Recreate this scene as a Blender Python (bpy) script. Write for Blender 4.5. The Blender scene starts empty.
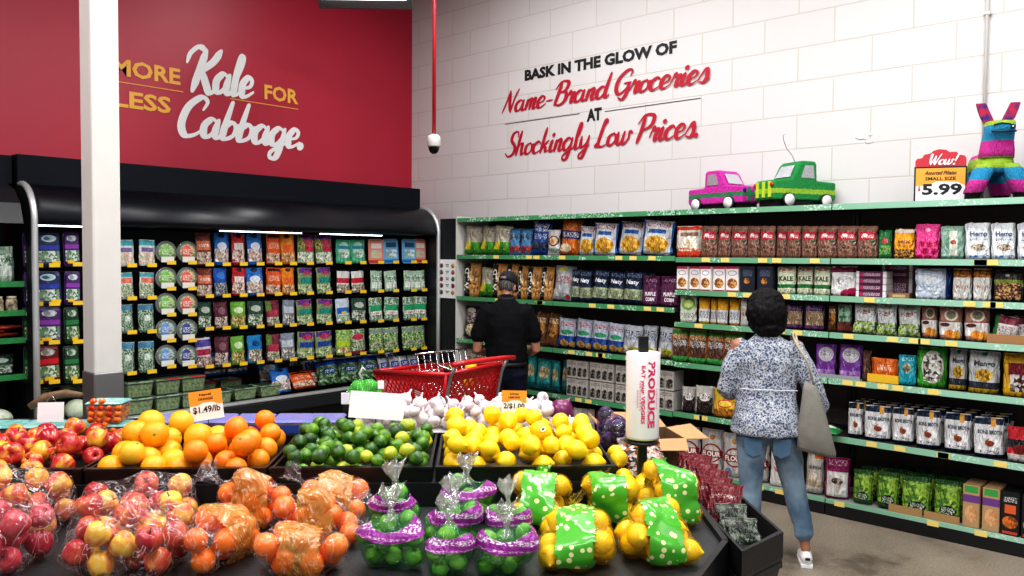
import bpy, bmesh, math, random
from mathutils import Vector, Matrix, noise
random.seed(7)
PI=math.pi; R=math.radians
COL=bpy.context.scene.collection
sin,cos=math.sin,math.cos
# ------------------------------------------------------------ object helpers
def hexc(h,a=1.0):
    h=h.lstrip('#'); c=[int(h[i:i+2],16)/255 for i in (0,2,4)]
    c=[x/12.92 if x<=.04045 else ((x+.055)/1.055)**2.4 for x in c]
    return (c[0],c[1],c[2],a)
class MB:
    def __init__(s): s.v=[]; s.f=[]; s.sm=[]
    def add(s,vs,fs,smooth=False):
        o=len(s.v); s.v+=[tuple(v) for v in vs]; s.f+=[tuple(i+o for i in f) for f in fs]; s.sm+=[smooth]*len(fs); return s
    def box(s,x0,x1,y0,y1,z0,z1,M=None):
        vs=[(x,y,z) for x in(x0,x1) for y in(y0,y1) for z in(z0,z1)]
        if M: vs=[tuple(M@Vector(v)) for v in vs]
        return s.add(vs,[(0,1,3,2),(4,6,7,5),(0,4,5,1),(2,3,7,6),(0,2,6,4),(1,5,7,3)])
    def rbox(s,x0,x1,y0,y1,z0,z1,b=.01):
        bm=bmesh.new(); r=bmesh.ops.create_cube(bm,size=1)
        for v in bm.verts: v.co=Vector(((x0+x1)/2+v.co.x*(x1-x0),(y0+y1)/2+v.co.y*(y1-y0),(z0+z1)/2+v.co.z*(z1-z0)))
        bmesh.ops.bevel(bm,geom=bm.edges[:],offset=b,segments=2,affect='EDGES')
        bm.verts.ensure_lookup_table(); s.add([v.co[:] for v in bm.verts],[[v.index for v in f.verts] for f in bm.faces],False); bm.free(); return s
    def prism(s,pts,z0,z1,axis='z'):
        n=len(pts)
        def m(a,b,c): return {'z':(a,b,c),'y':(a,c,b),'x':(c,a,b)}[axis]
        vs=[m(a,b,z0) for a,b in pts]+[m(a,b,z1) for a,b in pts]
        fs=[tuple(range(n))[::-1],tuple(range(n,2*n))]+[(i,(i+1)%n,n+(i+1)%n,n+i) for i in range(n)]
        return s.add(vs,fs)
    def tube(s,pts,r,n=8,caps=True,flat=None):
        pts=[Vector(p) for p in pts]; rs=r if isinstance(r,(list,tuple)) else [r]*len(pts)
        vs=[];up=None
        for i,p in enumerate(pts):
            t=((pts[min(i+1,len(pts)-1)]-pts[max(i-1,0)])).normalized()
            if up is None:
                up=t.orthogonal().normalized()
            up=(up-t*up.dot(t))
            if up.length<1e-6: up=t.orthogonal()
            up.normalize(); w=t.cross(up)
            for k in range(n):
                a=2*PI*k/n; vs.append(p+(up*cos(a)+w*sin(a))*rs[i])
        fs=[(i*n+k,i*n+(k+1)%n,(i+1)*n+(k+1)%n,(i+1)*n+k) for i in range(len(pts)-1) for k in range(n)]
        if caps: fs+=[tuple(range(n))[::-1],tuple(range((len(pts)-1)*n,len(pts)*n))]
        return s.add(vs,fs,True)
    def loft(s,rings,caps=True,smooth=True,close=True):
        n=len(rings[0]); vs=[v for r in rings for v in r]
        fs=[(i*n+k,i*n+(k+1)%n,(i+1)*n+(k+1)%n,(i+1)*n+k) for i in range(len(rings)-1) for k in range(n if close else n-1)]
        if caps: fs+=[tuple(range(n))[::-1],tuple(range((len(rings)-1)*n,len(rings)*n))]
        return s.add(vs,fs,smooth)
    def lathe(s,prof,n=16,c=(0,0,0),axis='z',caps=True):
        rings=[]
        for r,z in prof:
            rg=[]
            for k in range(n):
                a=2*PI*k/n; x,y=r*cos(a),r*sin(a)
                p=(x,y,z) if axis=='z' else ((x,z,y) if axis=='y' else (z,x,y))
                rg.append((p[0]+c[0],p[1]+c[1],p[2]+c[2]))
            rings.append(rg)
        return s.loft(rings,caps)
    def ell(s,c,r,nu=12,nv=8):
        return s.lathe2(c,r,nu,nv)
    def lathe2(s,c,r,nu,nv):
        if not isinstance(r,(tuple,list)): r=(r,r,r)
        rings=[]
        for j in range(1,nv):
            t=PI*j/nv
            rings.append([(c[0]+r[0]*sin(t)*cos(2*PI*k/nu),c[1]+r[1]*sin(t)*sin(2*PI*k/nu),c[2]-r[2]*cos(t)) for k in range(nu)])
        return s.loft(rings,True)
    def mesh(s,name):
        me=bpy.data.meshes.new(name); me.from_pydata(s.v,[],s.f); me.polygons.foreach_set('use_smooth',s.sm); me.update()
        return me
def recalc(me):
    bm=bmesh.new(); bm.from_mesh(me); bmesh.ops.recalc_face_normals(bm,faces=bm.faces[:]); bm.to_mesh(me); bm.free(); return me
def link(name,data,mat=None,parent=None,loc=None,rot=None,scale=None):
    o=bpy.data.objects.new(name,data); COL.objects.link(o)
    if mat is not None and data is not None and len(data.materials)==0: data.materials.append(mat)
    if parent is not None: o.parent=parent
    if loc is not None: o.location=loc
    if rot is not None: o.rotation_euler=rot if hasattr(rot,'__len__') else (0,0,rot)
    if scale is not None: o.scale=scale
    return o
def obj(name,mb,mat,parent=None,loc=None,rot=None,bevel=None,scale=None):
    me=recalc(mb.mesh(name)); o=link(name,me,mat,parent,loc,rot,scale)
    if bevel:
        m=o.modifiers.new('b','BEVEL'); m.width=bevel; m.segments=2; m.limit_method='ANGLE'; m.angle_limit=R(40)
    return o
def tag(o,label=None,cat=None,group=None,kind=None):
    if label: o['label']=label
    if cat: o['category']=cat
    if group: o['group']=group
    if kind: o['kind']=kind
    return o
def thing(name,label,cat,loc=(0,0,0),rot=0,group=None):
    o=link(name,None,loc=loc,rot=rot); return tag(o,label,cat,group)
KIDS={}
def kids(o):
    return [c for c in COL.objects if c.parent==o]
def dup(o,loc=None,rot=None,scale=None,label=None,parent=None,ch=None):
    c=o.copy(); COL.objects.link(c)
    if parent is not None: c.parent=parent
    if loc is not None: c.location=loc
    if rot is not None: c.rotation_euler=rot if hasattr(rot,'__len__') else (0,0,rot)
    if scale is not None: c.scale=scale
    if label: c['label']=label
    for k in (ch if ch is not None else kids(o)):
        dup(k,parent=c)
    return c
# ------------------------------------------------------------ materials
def newmat(name):
    m=bpy.data.materials.new(name); m.use_nodes=True; nt=m.node_tree; b=nt.nodes['Principled BSDF']; return m,nt,b
def N(nt,t,**k):
    n=nt.nodes.new(t)
    for a,v in k.items():
        if a in n.inputs.keys() if isinstance(a,str) else False: n.inputs[a].default_value=v
        else: setattr(n,a,v)
    return n
def mat(name,col,rough=.5,metal=0,bump=0,bscale=30,var=0,vscale=8,spec=None,emit=0,objrand=0,col2=None,trans=0,alpha=1,coat=0,sub=0):
    m,nt,b=newmat(name)
    b.inputs['Base Color'].default_value=hexc(col); b.inputs['Roughness'].default_value=rough; b.inputs['Metallic'].default_value=metal
    if spec is not None: b.inputs['Specular IOR Level'].default_value=spec
    if coat: b.inputs['Coat Weight'].default_value=coat; b.inputs['Coat Roughness'].default_value=.12
    if trans: b.inputs['Transmission Weight'].default_value=trans
    if alpha<1: b.inputs['Alpha'].default_value=alpha
    if sub: b.inputs['Subsurface Weight'].default_value=sub; b.inputs['Subsurface Radius'].default_value=(.01,.005,.002)
    if emit: b.inputs['Emission Color'].default_value=hexc(col); b.inputs['Emission Strength'].default_value=emit
    tc=N(nt,'ShaderNodeTexCoord')
    if var or col2:
        nz=N(nt,'ShaderNodeTexNoise'); nz.inputs['Scale'].default_value=vscale; nz.inputs['Detail'].default_value=5
        nt.links.new(tc.outputs['Object'],nz.inputs['Vector'])
        mx=N(nt,'ShaderNodeMix',data_type='RGBA')
        c1=hexc(col); c2=hexc(col2) if col2 else tuple(min(1,x*(1-var)) for x in c1[:3])+(1,)
        mx.inputs[6].default_value=c1; mx.inputs[7].default_value=c2
        rp=N(nt,'ShaderNodeMapRange'); rp.inputs[1].default_value=.35; rp.inputs[2].default_value=.65
        nt.links.new(nz.outputs[0],rp.inputs[0]); fac=rp.outputs[0]
        if objrand:
            oi=N(nt,'ShaderNodeObjectInfo'); a=N(nt,'ShaderNodeMath',operation='MULTIPLY_ADD'); a.inputs[1].default_value=objrand; a.inputs[2].default_value=-objrand/2
            nt.links.new(oi.outputs['Random'],a.inputs[0]); ad=N(nt,'ShaderNodeMath',operation='ADD'); ad.use_clamp=True
            nt.links.new(fac,ad.inputs[0]); nt.links.new(a.outputs[0],ad.inputs[1]); fac=ad.outputs[0]
        nt.links.new(fac,mx.inputs[0]); nt.links.new(mx.outputs[2],b.inputs['Base Color'])
    if bump:
        n2=N(nt,'ShaderNodeTexNoise'); n2.inputs['Scale'].default_value=bscale; n2.inputs['Detail'].default_value=3
        nt.links.new(tc.outputs['Object'],n2.inputs['Vector'])
        bp=N(nt,'ShaderNodeBump'); bp.inputs['Strength'].default_value=bump; bp.inputs['Distance'].default_value=.01
        nt.links.new(n2.outputs[0],bp.inputs['Height']); nt.links.new(bp.outputs[0],b.inputs['Normal'])
    return m
_PM={}
def printed(name,base,layers=(),rough=.32,crinkle=.35,coat=0,cs=(26,26,9)):
    """printed packaging: base colour with bands, ellipses and picture patches in Generated space (x right, z up)"""
    m,nt,b=newmat(name); b.inputs['Roughness'].default_value=rough
    if coat: b.inputs['Coat Weight'].default_value=coat
    tc=N(nt,'ShaderNodeTexCoord'); g=tc.outputs['Generated']
    base=base if isinstance(base,tuple) else (base,)
    def csrc(spec):
        if isinstance(spec,str):
            r=N(nt,'ShaderNodeRGB'); r.outputs[0].default_value=hexc(spec); return r.outputs[0]
        a,c,sc=spec[:3]; vo=N(nt,'ShaderNodeTexVoronoi'); vo.inputs['Scale'].default_value=sc
        mp=N(nt,'ShaderNodeMapping'); mp.inputs['Scale'].default_value=(1,.3,1.4) if len(spec)<5 else spec[4]
        nt.links.new(g,mp.inputs[0]); nt.links.new(mp.outputs[0],vo.inputs['Vector'])
        cr=N(nt,'ShaderNodeValToRGB'); cr.color_ramp.elements[0].color=hexc(a); cr.color_ramp.elements[1].color=hexc(c)
        cr.color_ramp.elements[0].position=.25; cr.color_ramp.elements[1].position=.7
        if len(spec)>3 and spec[3]:
            e=cr.color_ramp.elements.new(.5); e.color=hexc(spec[3])
        s=N(nt,'ShaderNodeSeparateColor'); nt.links.new(vo.outputs['Color'],s.inputs[0]); nt.links.new(s.outputs[0],cr.inputs[0])
        return cr.outputs[0]
    cur=csrc(base[0] if len(base)==1 else base)
    for L in layers:
        kind,cx,cz,rx,rz,spec=L
        s1=N(nt,'ShaderNodeVectorMath',operation='SUBTRACT'); s1.inputs[1].default_value=(cx,0,cz); nt.links.new(g,s1.inputs[0])
        s2=N(nt,'ShaderNodeVectorMath',operation='MULTIPLY'); s2.inputs[1].default_value=(1/rx,0,1/rz); nt.links.new(s1.outputs[0],s2.inputs[0])
        if kind=='e':
            ln=N(nt,'ShaderNodeVectorMath',operation='LENGTH'); nt.links.new(s2.outputs[0],ln.inputs[0]); d=ln.outputs['Value']
        else:
            ab=N(nt,'ShaderNodeVectorMath',operation='ABSOLUTE'); nt.links.new(s2.outputs[0],ab.inputs[0])
            sp=N(nt,'ShaderNodeSeparateXYZ'); nt.links.new(ab.outputs[0],sp.inputs[0])
            mxn=N(nt,'ShaderNodeMath',operation='MAXIMUM'); nt.links.new(sp.outputs[0],mxn.inputs[0]); nt.links.new(sp.outputs[2],mxn.inputs[1]); d=mxn.outputs[0]
        lt=N(nt,'ShaderNodeMath',operation='LESS_THAN'); lt.inputs[1].default_value=1; nt.links.new(d,lt.inputs[0]); fac=lt.outputs[0]
        if kind=='t':   # rows of illegible small print
            nz=N(nt,'ShaderNodeTexNoise'); nz.inputs['Scale'].default_value=22
            mp=N(nt,'ShaderNodeMapping'); mp.inputs['Scale'].default_value=(1.4,.2,1.1); nt.links.new(g,mp.inputs[0]); nt.links.new(mp.outputs[0],nz.inputs['Vector'])
            gt=N(nt,'ShaderNodeMath',operation='GREATER_THAN'); gt.inputs[1].default_value=.53; nt.links.new(nz.outputs[0],gt.inputs[0])
            mm=N(nt,'ShaderNodeMath',operation='MULTIPLY'); nt.links.new(fac,mm.inputs[0]); nt.links.new(gt.outputs[0],mm.inputs[1]); fac=mm.outputs[0]
        mx=N(nt,'ShaderNodeMix',data_type='RGBA'); nt.links.new(fac,mx.inputs[0]); nt.links.new(cur,mx.inputs[6]); nt.links.new(csrc(spec),mx.inputs[7]); cur=mx.outputs[2]
    nt.links.new(cur,b.inputs['Base Color'])
    if crinkle:
        nz=N(nt,'ShaderNodeTexNoise'); nz.inputs['Scale'].default_value=1; nz.inputs['Detail'].default_value=3; nz.inputs['Distortion'].default_value=1.2
        mp=N(nt,'ShaderNodeMapping'); mp.inputs['Scale'].default_value=cs; nt.links.new(tc.outputs['Object'],mp.inputs[0]); nt.links.new(mp.outputs[0],nz.inputs['Vector'])
        bp=N(nt,'ShaderNodeBump'); bp.inputs['Strength'].default_value=crinkle; bp.inputs['Distance'].default_value=.06
        nt.links.new(nz.outputs[0],bp.inputs['Height']); nt.links.new(bp.outputs[0],b.inputs['Normal'])
    return m
def film(name,tint='ffffff',clear=.8,white=.25,scale=14,net=None,netcol='c8a010',nth=.88,body=None):
    """thin wrinkled plastic film: mostly clear, glossy, highlights painted white along the creases, optional net lines"""
    m,nt,b=newmat(name); nt.nodes.remove(b); out=nt.nodes['Material Output']
    tc=N(nt,'ShaderNodeTexCoord')
    nz=N(nt,'ShaderNodeTexNoise'); nz.inputs['Scale'].default_value=scale; nz.inputs['Detail'].default_value=2.5; nz.inputs['Distortion'].default_value=3.0
    mp=N(nt,'ShaderNodeMapping'); mp.inputs['Scale'].default_value=(1,1.6,.8); nt.links.new(tc.outputs['Object'],mp.inputs[0]); nt.links.new(mp.outputs[0],nz.inputs['Vector'])
    bp=N(nt,'ShaderNodeBump'); bp.inputs['Strength'].default_value=.9; bp.inputs['Distance'].default_value=.03; nt.links.new(nz.outputs[0],bp.inputs['Height'])
    tr=N(nt,'ShaderNodeBsdfTransparent'); tr.inputs[0].default_value=hexc(tint)
    gl=N(nt,'ShaderNodeBsdfGlossy'); gl.inputs['Roughness'].default_value=.16; nt.links.new(bp.outputs[0],gl.inputs['Normal'])
    df=N(nt,'ShaderNodeBsdfDiffuse'); df.inputs[0].default_value=hexc('f4eef2')
    # mask of painted white highlights : thin noise ridges, faint haze between
    s=N(nt,'ShaderNodeMath',operation='SUBTRACT'); s.inputs[1].default_value=.5; nt.links.new(nz.outputs[0],s.inputs[0])
    a=N(nt,'ShaderNodeMath',operation='ABSOLUTE'); nt.links.new(s.outputs[0],a.inputs[0])
    r=N(nt,'ShaderNodeMapRange'); r.inputs[1].default_value=0; r.inputs[2].default_value=.011; r.inputs[3].default_value=min(.9,white*3.2); r.inputs[4].default_value=white*.06; nt.links.new(a.outputs[0],r.inputs[0])
    m1=N(nt,'ShaderNodeMixShader'); m1.inputs[0].default_value=1-clear; nt.links.new(tr.outputs[0],m1.inputs[1]); nt.links.new(gl.outputs[0],m1.inputs[2])
    m2=N(nt,'ShaderNodeMixShader'); nt.links.new(r.outputs[0],m2.inputs[0]); nt.links.new(m1.outputs[0],m2.inputs[1]); nt.links.new(df.outputs[0],m2.inputs[2])
    last=m2
    if body:
        d3=N(nt,'ShaderNodeBsdfPrincipled'); d3.inputs['Base Color'].default_value=hexc(body[0]); d3.inputs['Roughness'].default_value=.2; nt.links.new(bp.outputs[0],d3.inputs['Normal'])
        m4=N(nt,'ShaderNodeMixShader'); m4.inputs[0].default_value=body[1]; nt.links.new(m2.outputs[0],m4.inputs[1]); nt.links.new(d3.outputs[0],m4.inputs[2]); last=m4
    if net:
        fs=None
        for ang in (R(38),R(-38)):
            mp2=N(nt,'ShaderNodeMapping'); mp2.inputs['Rotation'].default_value=(0,ang,ang); nt.links.new(tc.outputs['Object'],mp2.inputs[0])
            w=N(nt,'ShaderNodeTexWave'); w.inputs['Scale'].default_value=net; w.inputs['Distortion'].default_value=.6; nt.links.new(mp2.outputs[0],w.inputs['Vector'])
            g=N(nt,'ShaderNodeMath',operation='GREATER_THAN'); g.inputs[1].default_value=nth; nt.links.new(w.outputs['Fac'],g.inputs[0])
            if fs is None: fs=g.outputs[0]
            else:
                mxm=N(nt,'ShaderNodeMath',operation='MAXIMUM'); nt.links.new(fs,mxm.inputs[0]); nt.links.new(g.outputs[0],mxm.inputs[1]); fs=mxm.outputs[0]
        d2=N(nt,'ShaderNodeBsdfDiffuse'); d2.inputs[0].default_value=hexc(netcol)
        m3=N(nt,'ShaderNodeMixShader'); nt.links.new(fs,m3.inputs[0]); nt.links.new(m2.outputs[0],m3.inputs[1]); nt.links.new(d2.outputs[0],m3.inputs[2]); last=m3
    nt.links.new(last.outputs[0],out.inputs[0]); return m
# ------------------------------------------------------------ lettering
_TX={}
def text_geo(s,bold=.0,shear=0.0,space=1.0):
    k=(s,bold,shear,space)
    if k in _TX: return _TX[k]
    cu=bpy.data.curves.new('t','FONT'); cu.body=s; cu.offset=bold; cu.shear=shear; cu.space_character=space; cu.size=1; cu.resolution_u=2
    cu.align_x='CENTER'
    o=bpy.data.objects.new('t',cu); COL.objects.link(o); bpy.context.view_layer.update()
    dg=bpy.context.evaluated_depsgraph_get(); me=bpy.data.meshes.new_from_object(o.evaluated_get(dg))
    vs=[(v.co.x,v.co.y) for v in me.vertices]; fs=[tuple(p.vertices) for p in me.polygons]
    bpy.data.objects.remove(o); bpy.data.curves.remove(cu); bpy.data.meshes.remove(me)
    x0=min(v[0] for v in vs); x1=max(v[0] for v in vs); y0=min(v[1] for v in vs); y1=max(v[1] for v in vs)
    vs=[((x-(x0+x1)/2)/(x1-x0),(y-y0)/(y1-y0)) for x,y in vs]   # unit width (centred), unit height
    _TX[k]=(vs,fs); return _TX[k]
def put_text(mb,s,cx,z,w,h,f,bold=.02,shear=0,rot=0):
    """flat lettering: unit text scaled to w,h; f maps (x,z)->3D point"""
    vs,fs=text_geo(s,bold,shear)
    out=[]
    for x,y in vs:
        px,pz=x*w,(y-.5)*h
        if rot: px,pz=px*cos(rot)-pz*sin(rot),px*sin(rot)+pz*cos(rot)
        out.append(f(cx+px,z+h/2*(0 if rot else 1)+pz))
    mb.add(out,fs)
G={ # brush script: strokes of control points, advance
'a':([[(.42,.40),(.25,.48),(.06,.30),(.08,.06),(.22,0),(.38,.18),(.44,.46)],[(.44,.46),(.40,.12),(.50,0),(.62,.10)]],.56),
'b':([[(.20,1.0),(.12,.5),(.08,.08),(.2,0),(.4,.12),(.42,.36),(.28,.46),(.12,.3)],[(.42,.36),(.56,.42)]],.50),
'c':([[(.40,.38),(.28,.48),(.08,.34),(.06,.1),(.2,0),(.44,.12)]],.42),
'd':([[(.42,.40),(.25,.48),(.06,.30),(.08,.06),(.22,0),(.38,.18),(.46,.5)],[(.54,1.0),(.42,.2),(.50,0),(.62,.1)]],.58),
'e':([[(.04,.2),(.3,.26),(.36,.42),(.22,.5),(.06,.3),(.1,.04),(.24,0),(.46,.14)]],.43),
'g':([[(.42,.40),(.25,.48),(.06,.30),(.08,.06),(.22,0),(.38,.18),(.44,.46)],[(.44,.46),(.40,0),(.30,-.35),(.12,-.38),(.1,-.22),(.35,-.05),(.6,.1)]],.56),
'h':([[(.20,1.0),(.12,.5),(.06,0)],[(.08,.2),(.2,.44),(.34,.46),(.33,.2),(.38,0),(.52,.1)]],.50),
'i':([[(.02,.15),(.13,.46),(.1,.1),(.16,0),(.3,.1)],[(.17,.66),(.18,.70)]],.27),
'k':([[(.20,1.0),(.12,.5),(.05,0)],[(.38,.46),(.2,.3),(.1,.22),(.26,.2),(.32,.03),(.48,.08)]],.45),
'l':([[(.02,.15),(.2,.6),(.26,.95),(.18,.98),(.1,.5),(.1,.08),(.18,0),(.32,.1)]],.29),
'm':([[(.02,.15),(.12,.46),(.07,0)],[(.08,.2),(.22,.46),(.3,.42),(.27,0)],[(.28,.2),(.42,.46),(.5,.42),(.46,.08),(.52,0),(.66,.1)]],.62),
'n':([[(.02,.15),(.12,.46),(.07,0)],[(.08,.2),(.24,.46),(.34,.42),(.3,.08),(.38,0),(.5,.1)]],.47),
'o':([[(.3,.46),(.1,.36),(.06,.1),(.2,0),(.38,.14),(.36,.38),(.24,.46)],[(.36,.38),(.50,.4)]],.45),
'r':([[(.02,.15),(.14,.52),(.18,.40),(.34,.44),(.26,.2),(.28,0),(.4,.1)]],.38),
's':([[(.02,.1),(.24,.52),(.34,.2),(.24,0),(.06,.04)],[(.24,0),(.44,.1)]],.39),
'y':([[(.06,.46),(.06,.14),(.16,.04),(.34,.2),(.42,.46)],[(.42,.46),(.36,0),(.24,-.36),(.08,-.36),(.1,-.2),(.5,.1)]],.50),
'w':([[(.04,.46),(.04,.1),(.14,0),(.28,.2),(.32,.46)],[(.32,.46),(.28,.1),(.38,0),(.54,.2),(.54,.46),(.68,.4)]],.64),
'K':([[(.24,.98),(.14,.5),(.02,-.06)],[(-.28,.62),(-.22,.86),(0,1.05),(.24,.98)],[(.70,1.04),(.5,.72),(.14,.44)],[(.20,.48),(.4,.14),(.56,-.06),(.76,.08)]],.66),
'C':([[(.56,.70),(.64,.92),(.44,1.02),(.12,.72),(.02,.25),(.18,-.03),(.46,.02),(.68,.22)]],.62),
'N':([[(-.04,.0),(.1,.45),(.22,.98)],[(.22,.98),(.30,.4),(.42,0)],[(.42,0),(.52,.6),(.68,1.02)]],.62),
'B':([[(.24,.95),(.14,.4),(.06,0)],[(-.02,.70),(.22,1.0),(.56,.94),(.5,.62),(.2,.52)],[(.2,.52),(.52,.5),(.54,.15),(.3,-.03),(.02,.06)]],.60),
'G':([[(.58,.74),(.60,.96),(.40,1.0),(.1,.7),(.04,.3),(.2,.04),(.46,.2),(.58,.46)],[(.36,.46),(.66,.48)],[(.60,.46),(.54,.02),(.40,-.2),(.2,-.1)]],.66),
'S':([[(.58,.78),(.52,1.0),(.28,.94),(.22,.66),(.46,.38),(.42,.08),(.16,-.03),(-.04,.12)]],.54),
'L':([[(.26,.72),(.42,.96),(.32,1.0),(.20,.5),(.12,.1),(.02,.0),(.06,.1),(.3,-.02),(.58,.08)]],.54),
'P':([[(.22,.95),(.14,.4),(.04,-.02)],[(-.04,.70),(.2,1.0),(.58,.95),(.54,.6),(.2,.44)]],.54),
'W':([[(.0,.80),(.12,.95),(.1,.4),(.2,0)],[(.2,0),(.36,.5),(.44,.8)],[(.44,.8),(.42,.3),(.52,0)],[(.52,0),(.7,.6),(.84,1.0)]],.78),
'-':([[(.06,.24),(.36,.26)]],.46),'.':([[(.06,.02),(.10,.05)]],.25),'!':([[(.30,1),(.16,.3)],[(.10,.0),(.12,.04)]],.3),
' ':([],.28)}
def crom(P,n=7):
    if len(P)<3: return [tuple(P[0]),((P[0][0]+P[1][0])/2,(P[0][1]+P[1][1])/2),tuple(P[1])]
    out=[];Q=[P[0]]+list(P)+[P[-1]]
    for i in range(1,len(Q)-2):
        for k in range(n):
            t=k/n; p0,p1,p2,p3=Q[i-1:i+3]
            out.append(tuple(.5*((2*p1[j])+(-p0[j]+p2[j])*t+(2*p0[j]-5*p1[j]+4*p2[j]-p3[j])*t*t+(-p0[j]+3*p1[j]-3*p2[j]+p3[j])*t**3) for j in (0,1)))
    out.append(tuple(P[-1])); return out
def put_script(mb,s,x0,z0,w,h,f,wt=.11,slant=.22,thin=.55,nv=(0,-1,0)):
    kk=0; nv=Vector(nv)
    tot=sum(G[c][1] for c in s); sx=w/tot; x=0
    for c in s:
        st,adv=G[c]
        for P in st:
            pts=crom(P); n=len(pts); L=[];Rr=[]
            dot=len(P)==2 and c in 'i.!' and abs(P[0][1]-P[1][1])<.06
            for i,(px,py) in enumerate(pts):
                a=pts[max(0,i-1)];b=pts[min(n-1,i+1)]
                dx,dy=(b[0]-a[0]),(b[1]-a[1]); l=math.hypot(dx,dy) or 1; dx/=l;dy/=l
                wd=wt*(thin+(1-thin)*max(0,-dy+abs(dx)*.15)+.25*abs(dy)*(1-thin)) *(1.0 if dot else min(1,.55+2.2*min(i,n-1-i)/n))
                if dot: wd=wt*1.15
                L.append((px-dy*wd/2,py+dx*wd/2)); Rr.append((px+dy*wd/2,py-dx*wd/2))
            if dot:
                cx,cy=pts[1]; ring=[(cx+wt*.62*cos(k*PI/6),cy+wt*.62*sin(k*PI/6)) for k in range(12)]
                vs=ring; fs=[tuple(range(12))]
            else:
                vs=L+Rr; fs=[(i,i+1,n+i+1,n+i) for i in range(n-1)]
                for e in (0,n-1):
                    cx,cy=pts[e]; rr=math.hypot(L[e][0]-Rr[e][0],L[e][1]-Rr[e][1])/2; o=len(vs)
                    vs=vs+[(cx+rr*cos(k*PI/4),cy+rr*sin(k*PI/4)) for k in range(8)]; fs.append(tuple(range(o,o+8)))
            kk+=1; nn=len(vs); o_=[Vector(f(x0+(x+px+py*slant)*sx,z0+py*h))+nv*(kk*.0003+.0006*((i%n)/n if i<2*n else .5)) for i,(px,py) in enumerate(vs)]
            mb.add(o_,fs)
        x+=adv
# ------------------------------------------------------------ camera (eye 1.8 m above the floor)
F=816.; yaw=R(47.6); pit=R(2.21); rol=R(.42)
f0=Vector((sin(yaw),cos(yaw),0)); r0=Vector((cos(yaw),-sin(yaw),0)); U=Vector((0,0,1))
fwd=f0*cos(pit)-U*sin(pit); up=U*cos(pit)+f0*sin(pit)
rr=r0*cos(rol)+up*sin(rol); uu=up*cos(rol)-r0*sin(rol)
cam=bpy.data.cameras.new('camera'); co=bpy.data.objects.new('camera',cam); COL.objects.link(co)
cam.sensor_width=36; cam.lens=36*F/1024; cam.clip_start=.05
co.matrix_world=Matrix(((rr.x,uu.x,-fwd.x,0),(rr.y,uu.y,-fwd.y,0),(rr.z,uu.z,-fwd.z,1.8),(0,0,0,1)))
bpy.context.scene.camera=co
# display island frame: a runs along its front edge, b away from it
IA=R(-44.6); IO=Vector((1.976,2.211,0)); E1=Vector((cos(IA),sin(IA),0)); E2=Vector((-sin(IA),cos(IA),0))
def I(a,b,z=0): p=IO+E1*a+E2*b; return (p.x,p.y,z)
# ------------------------------------------------------------ common materials
BLK=mat('black_plastic','16171a',.42,var=.3,bump=.1,bscale=120)
DARK=mat('dark_steel','1b1d21',.38)
DARK2=mat('case_interior','0b0f16',.5)
NAVY=mat('soffit_paint','0d121b',.6,spec=.15)
STEEL=mat('brushed_steel','d4d6d8',.42,metal=.6,bump=.05,bscale=200)
CHROME=mat('chrome_wire','c9cacc',.18,metal=1)
WHITE=mat('white_paint','dedcd8',.5,var=.04)
PAPER=mat('white_card','efeef0',.6)
INK=mat('black_ink','14161a',.6)
INKW=mat('white_ink','f2f2f2',.6)
REDI=mat('red_ink','b3122e',.6)
YTAG=mat('yellow_tag','f0c62c',.5); YTAG2=mat('pale_yellow_tag','efd67c',.5)
# ------------------------------------------------------------ setting
def struct(name,mb,m,**k):
    o=obj(name,mb,m,**k); o['kind']='structure'; return o
def floor_mat():
    m,nt,b=newmat('polished_concrete'); tc=N(nt,'ShaderNodeTexCoord')
    n1=N(nt,'ShaderNodeTexNoise'); n1.inputs['Scale'].default_value=1.6; n1.inputs['Detail'].default_value=8; n1.inputs['Roughness'].default_value=.62
    n2=N(nt,'ShaderNodeTexNoise'); n2.inputs['Scale'].default_value=75; n2.inputs['Detail'].default_value=6; n2.inputs['Roughness'].default_value=.7
    c1=N(nt,'ShaderNodeValToRGB'); e=c1.color_ramp.elements; e[0].position=.36; e[0].color=hexc('776f66'); e[1].position=.6; e[1].color=hexc('b3aa9e')
    x=e.new(.45); x.color=hexc('a39a8e')
    c2=N(nt,'ShaderNodeValToRGB'); e=c2.color_ramp.elements; e[0].position=.35; e[0].color=hexc('8f867c'); e[1].position=.65; e[1].color=hexc('e0d8ce')
    for n in (n1,n2): nt.links.new(tc.outputs['Object'],n.inputs['Vector'])
    nt.links.new(n1.outputs[0],c1.inputs[0]); nt.links.new(n2.outputs[0],c2.inputs[0])
    mx=N(nt,'ShaderNodeMix',data_type='RGBA',blend_type='MULTIPLY'); mx.inputs[0].default_value=.75
    nt.links.new(c1.outputs[0],mx.inputs[6]); nt.links.new(c2.outputs[0],mx.inputs[7])
    nt.links.new(mx.outputs[2],b.inputs['Base Color']); b.inputs['Roughness'].default_value=.38; b.inputs['Specular IOR Level'].default_value=.35
    return m
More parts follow.
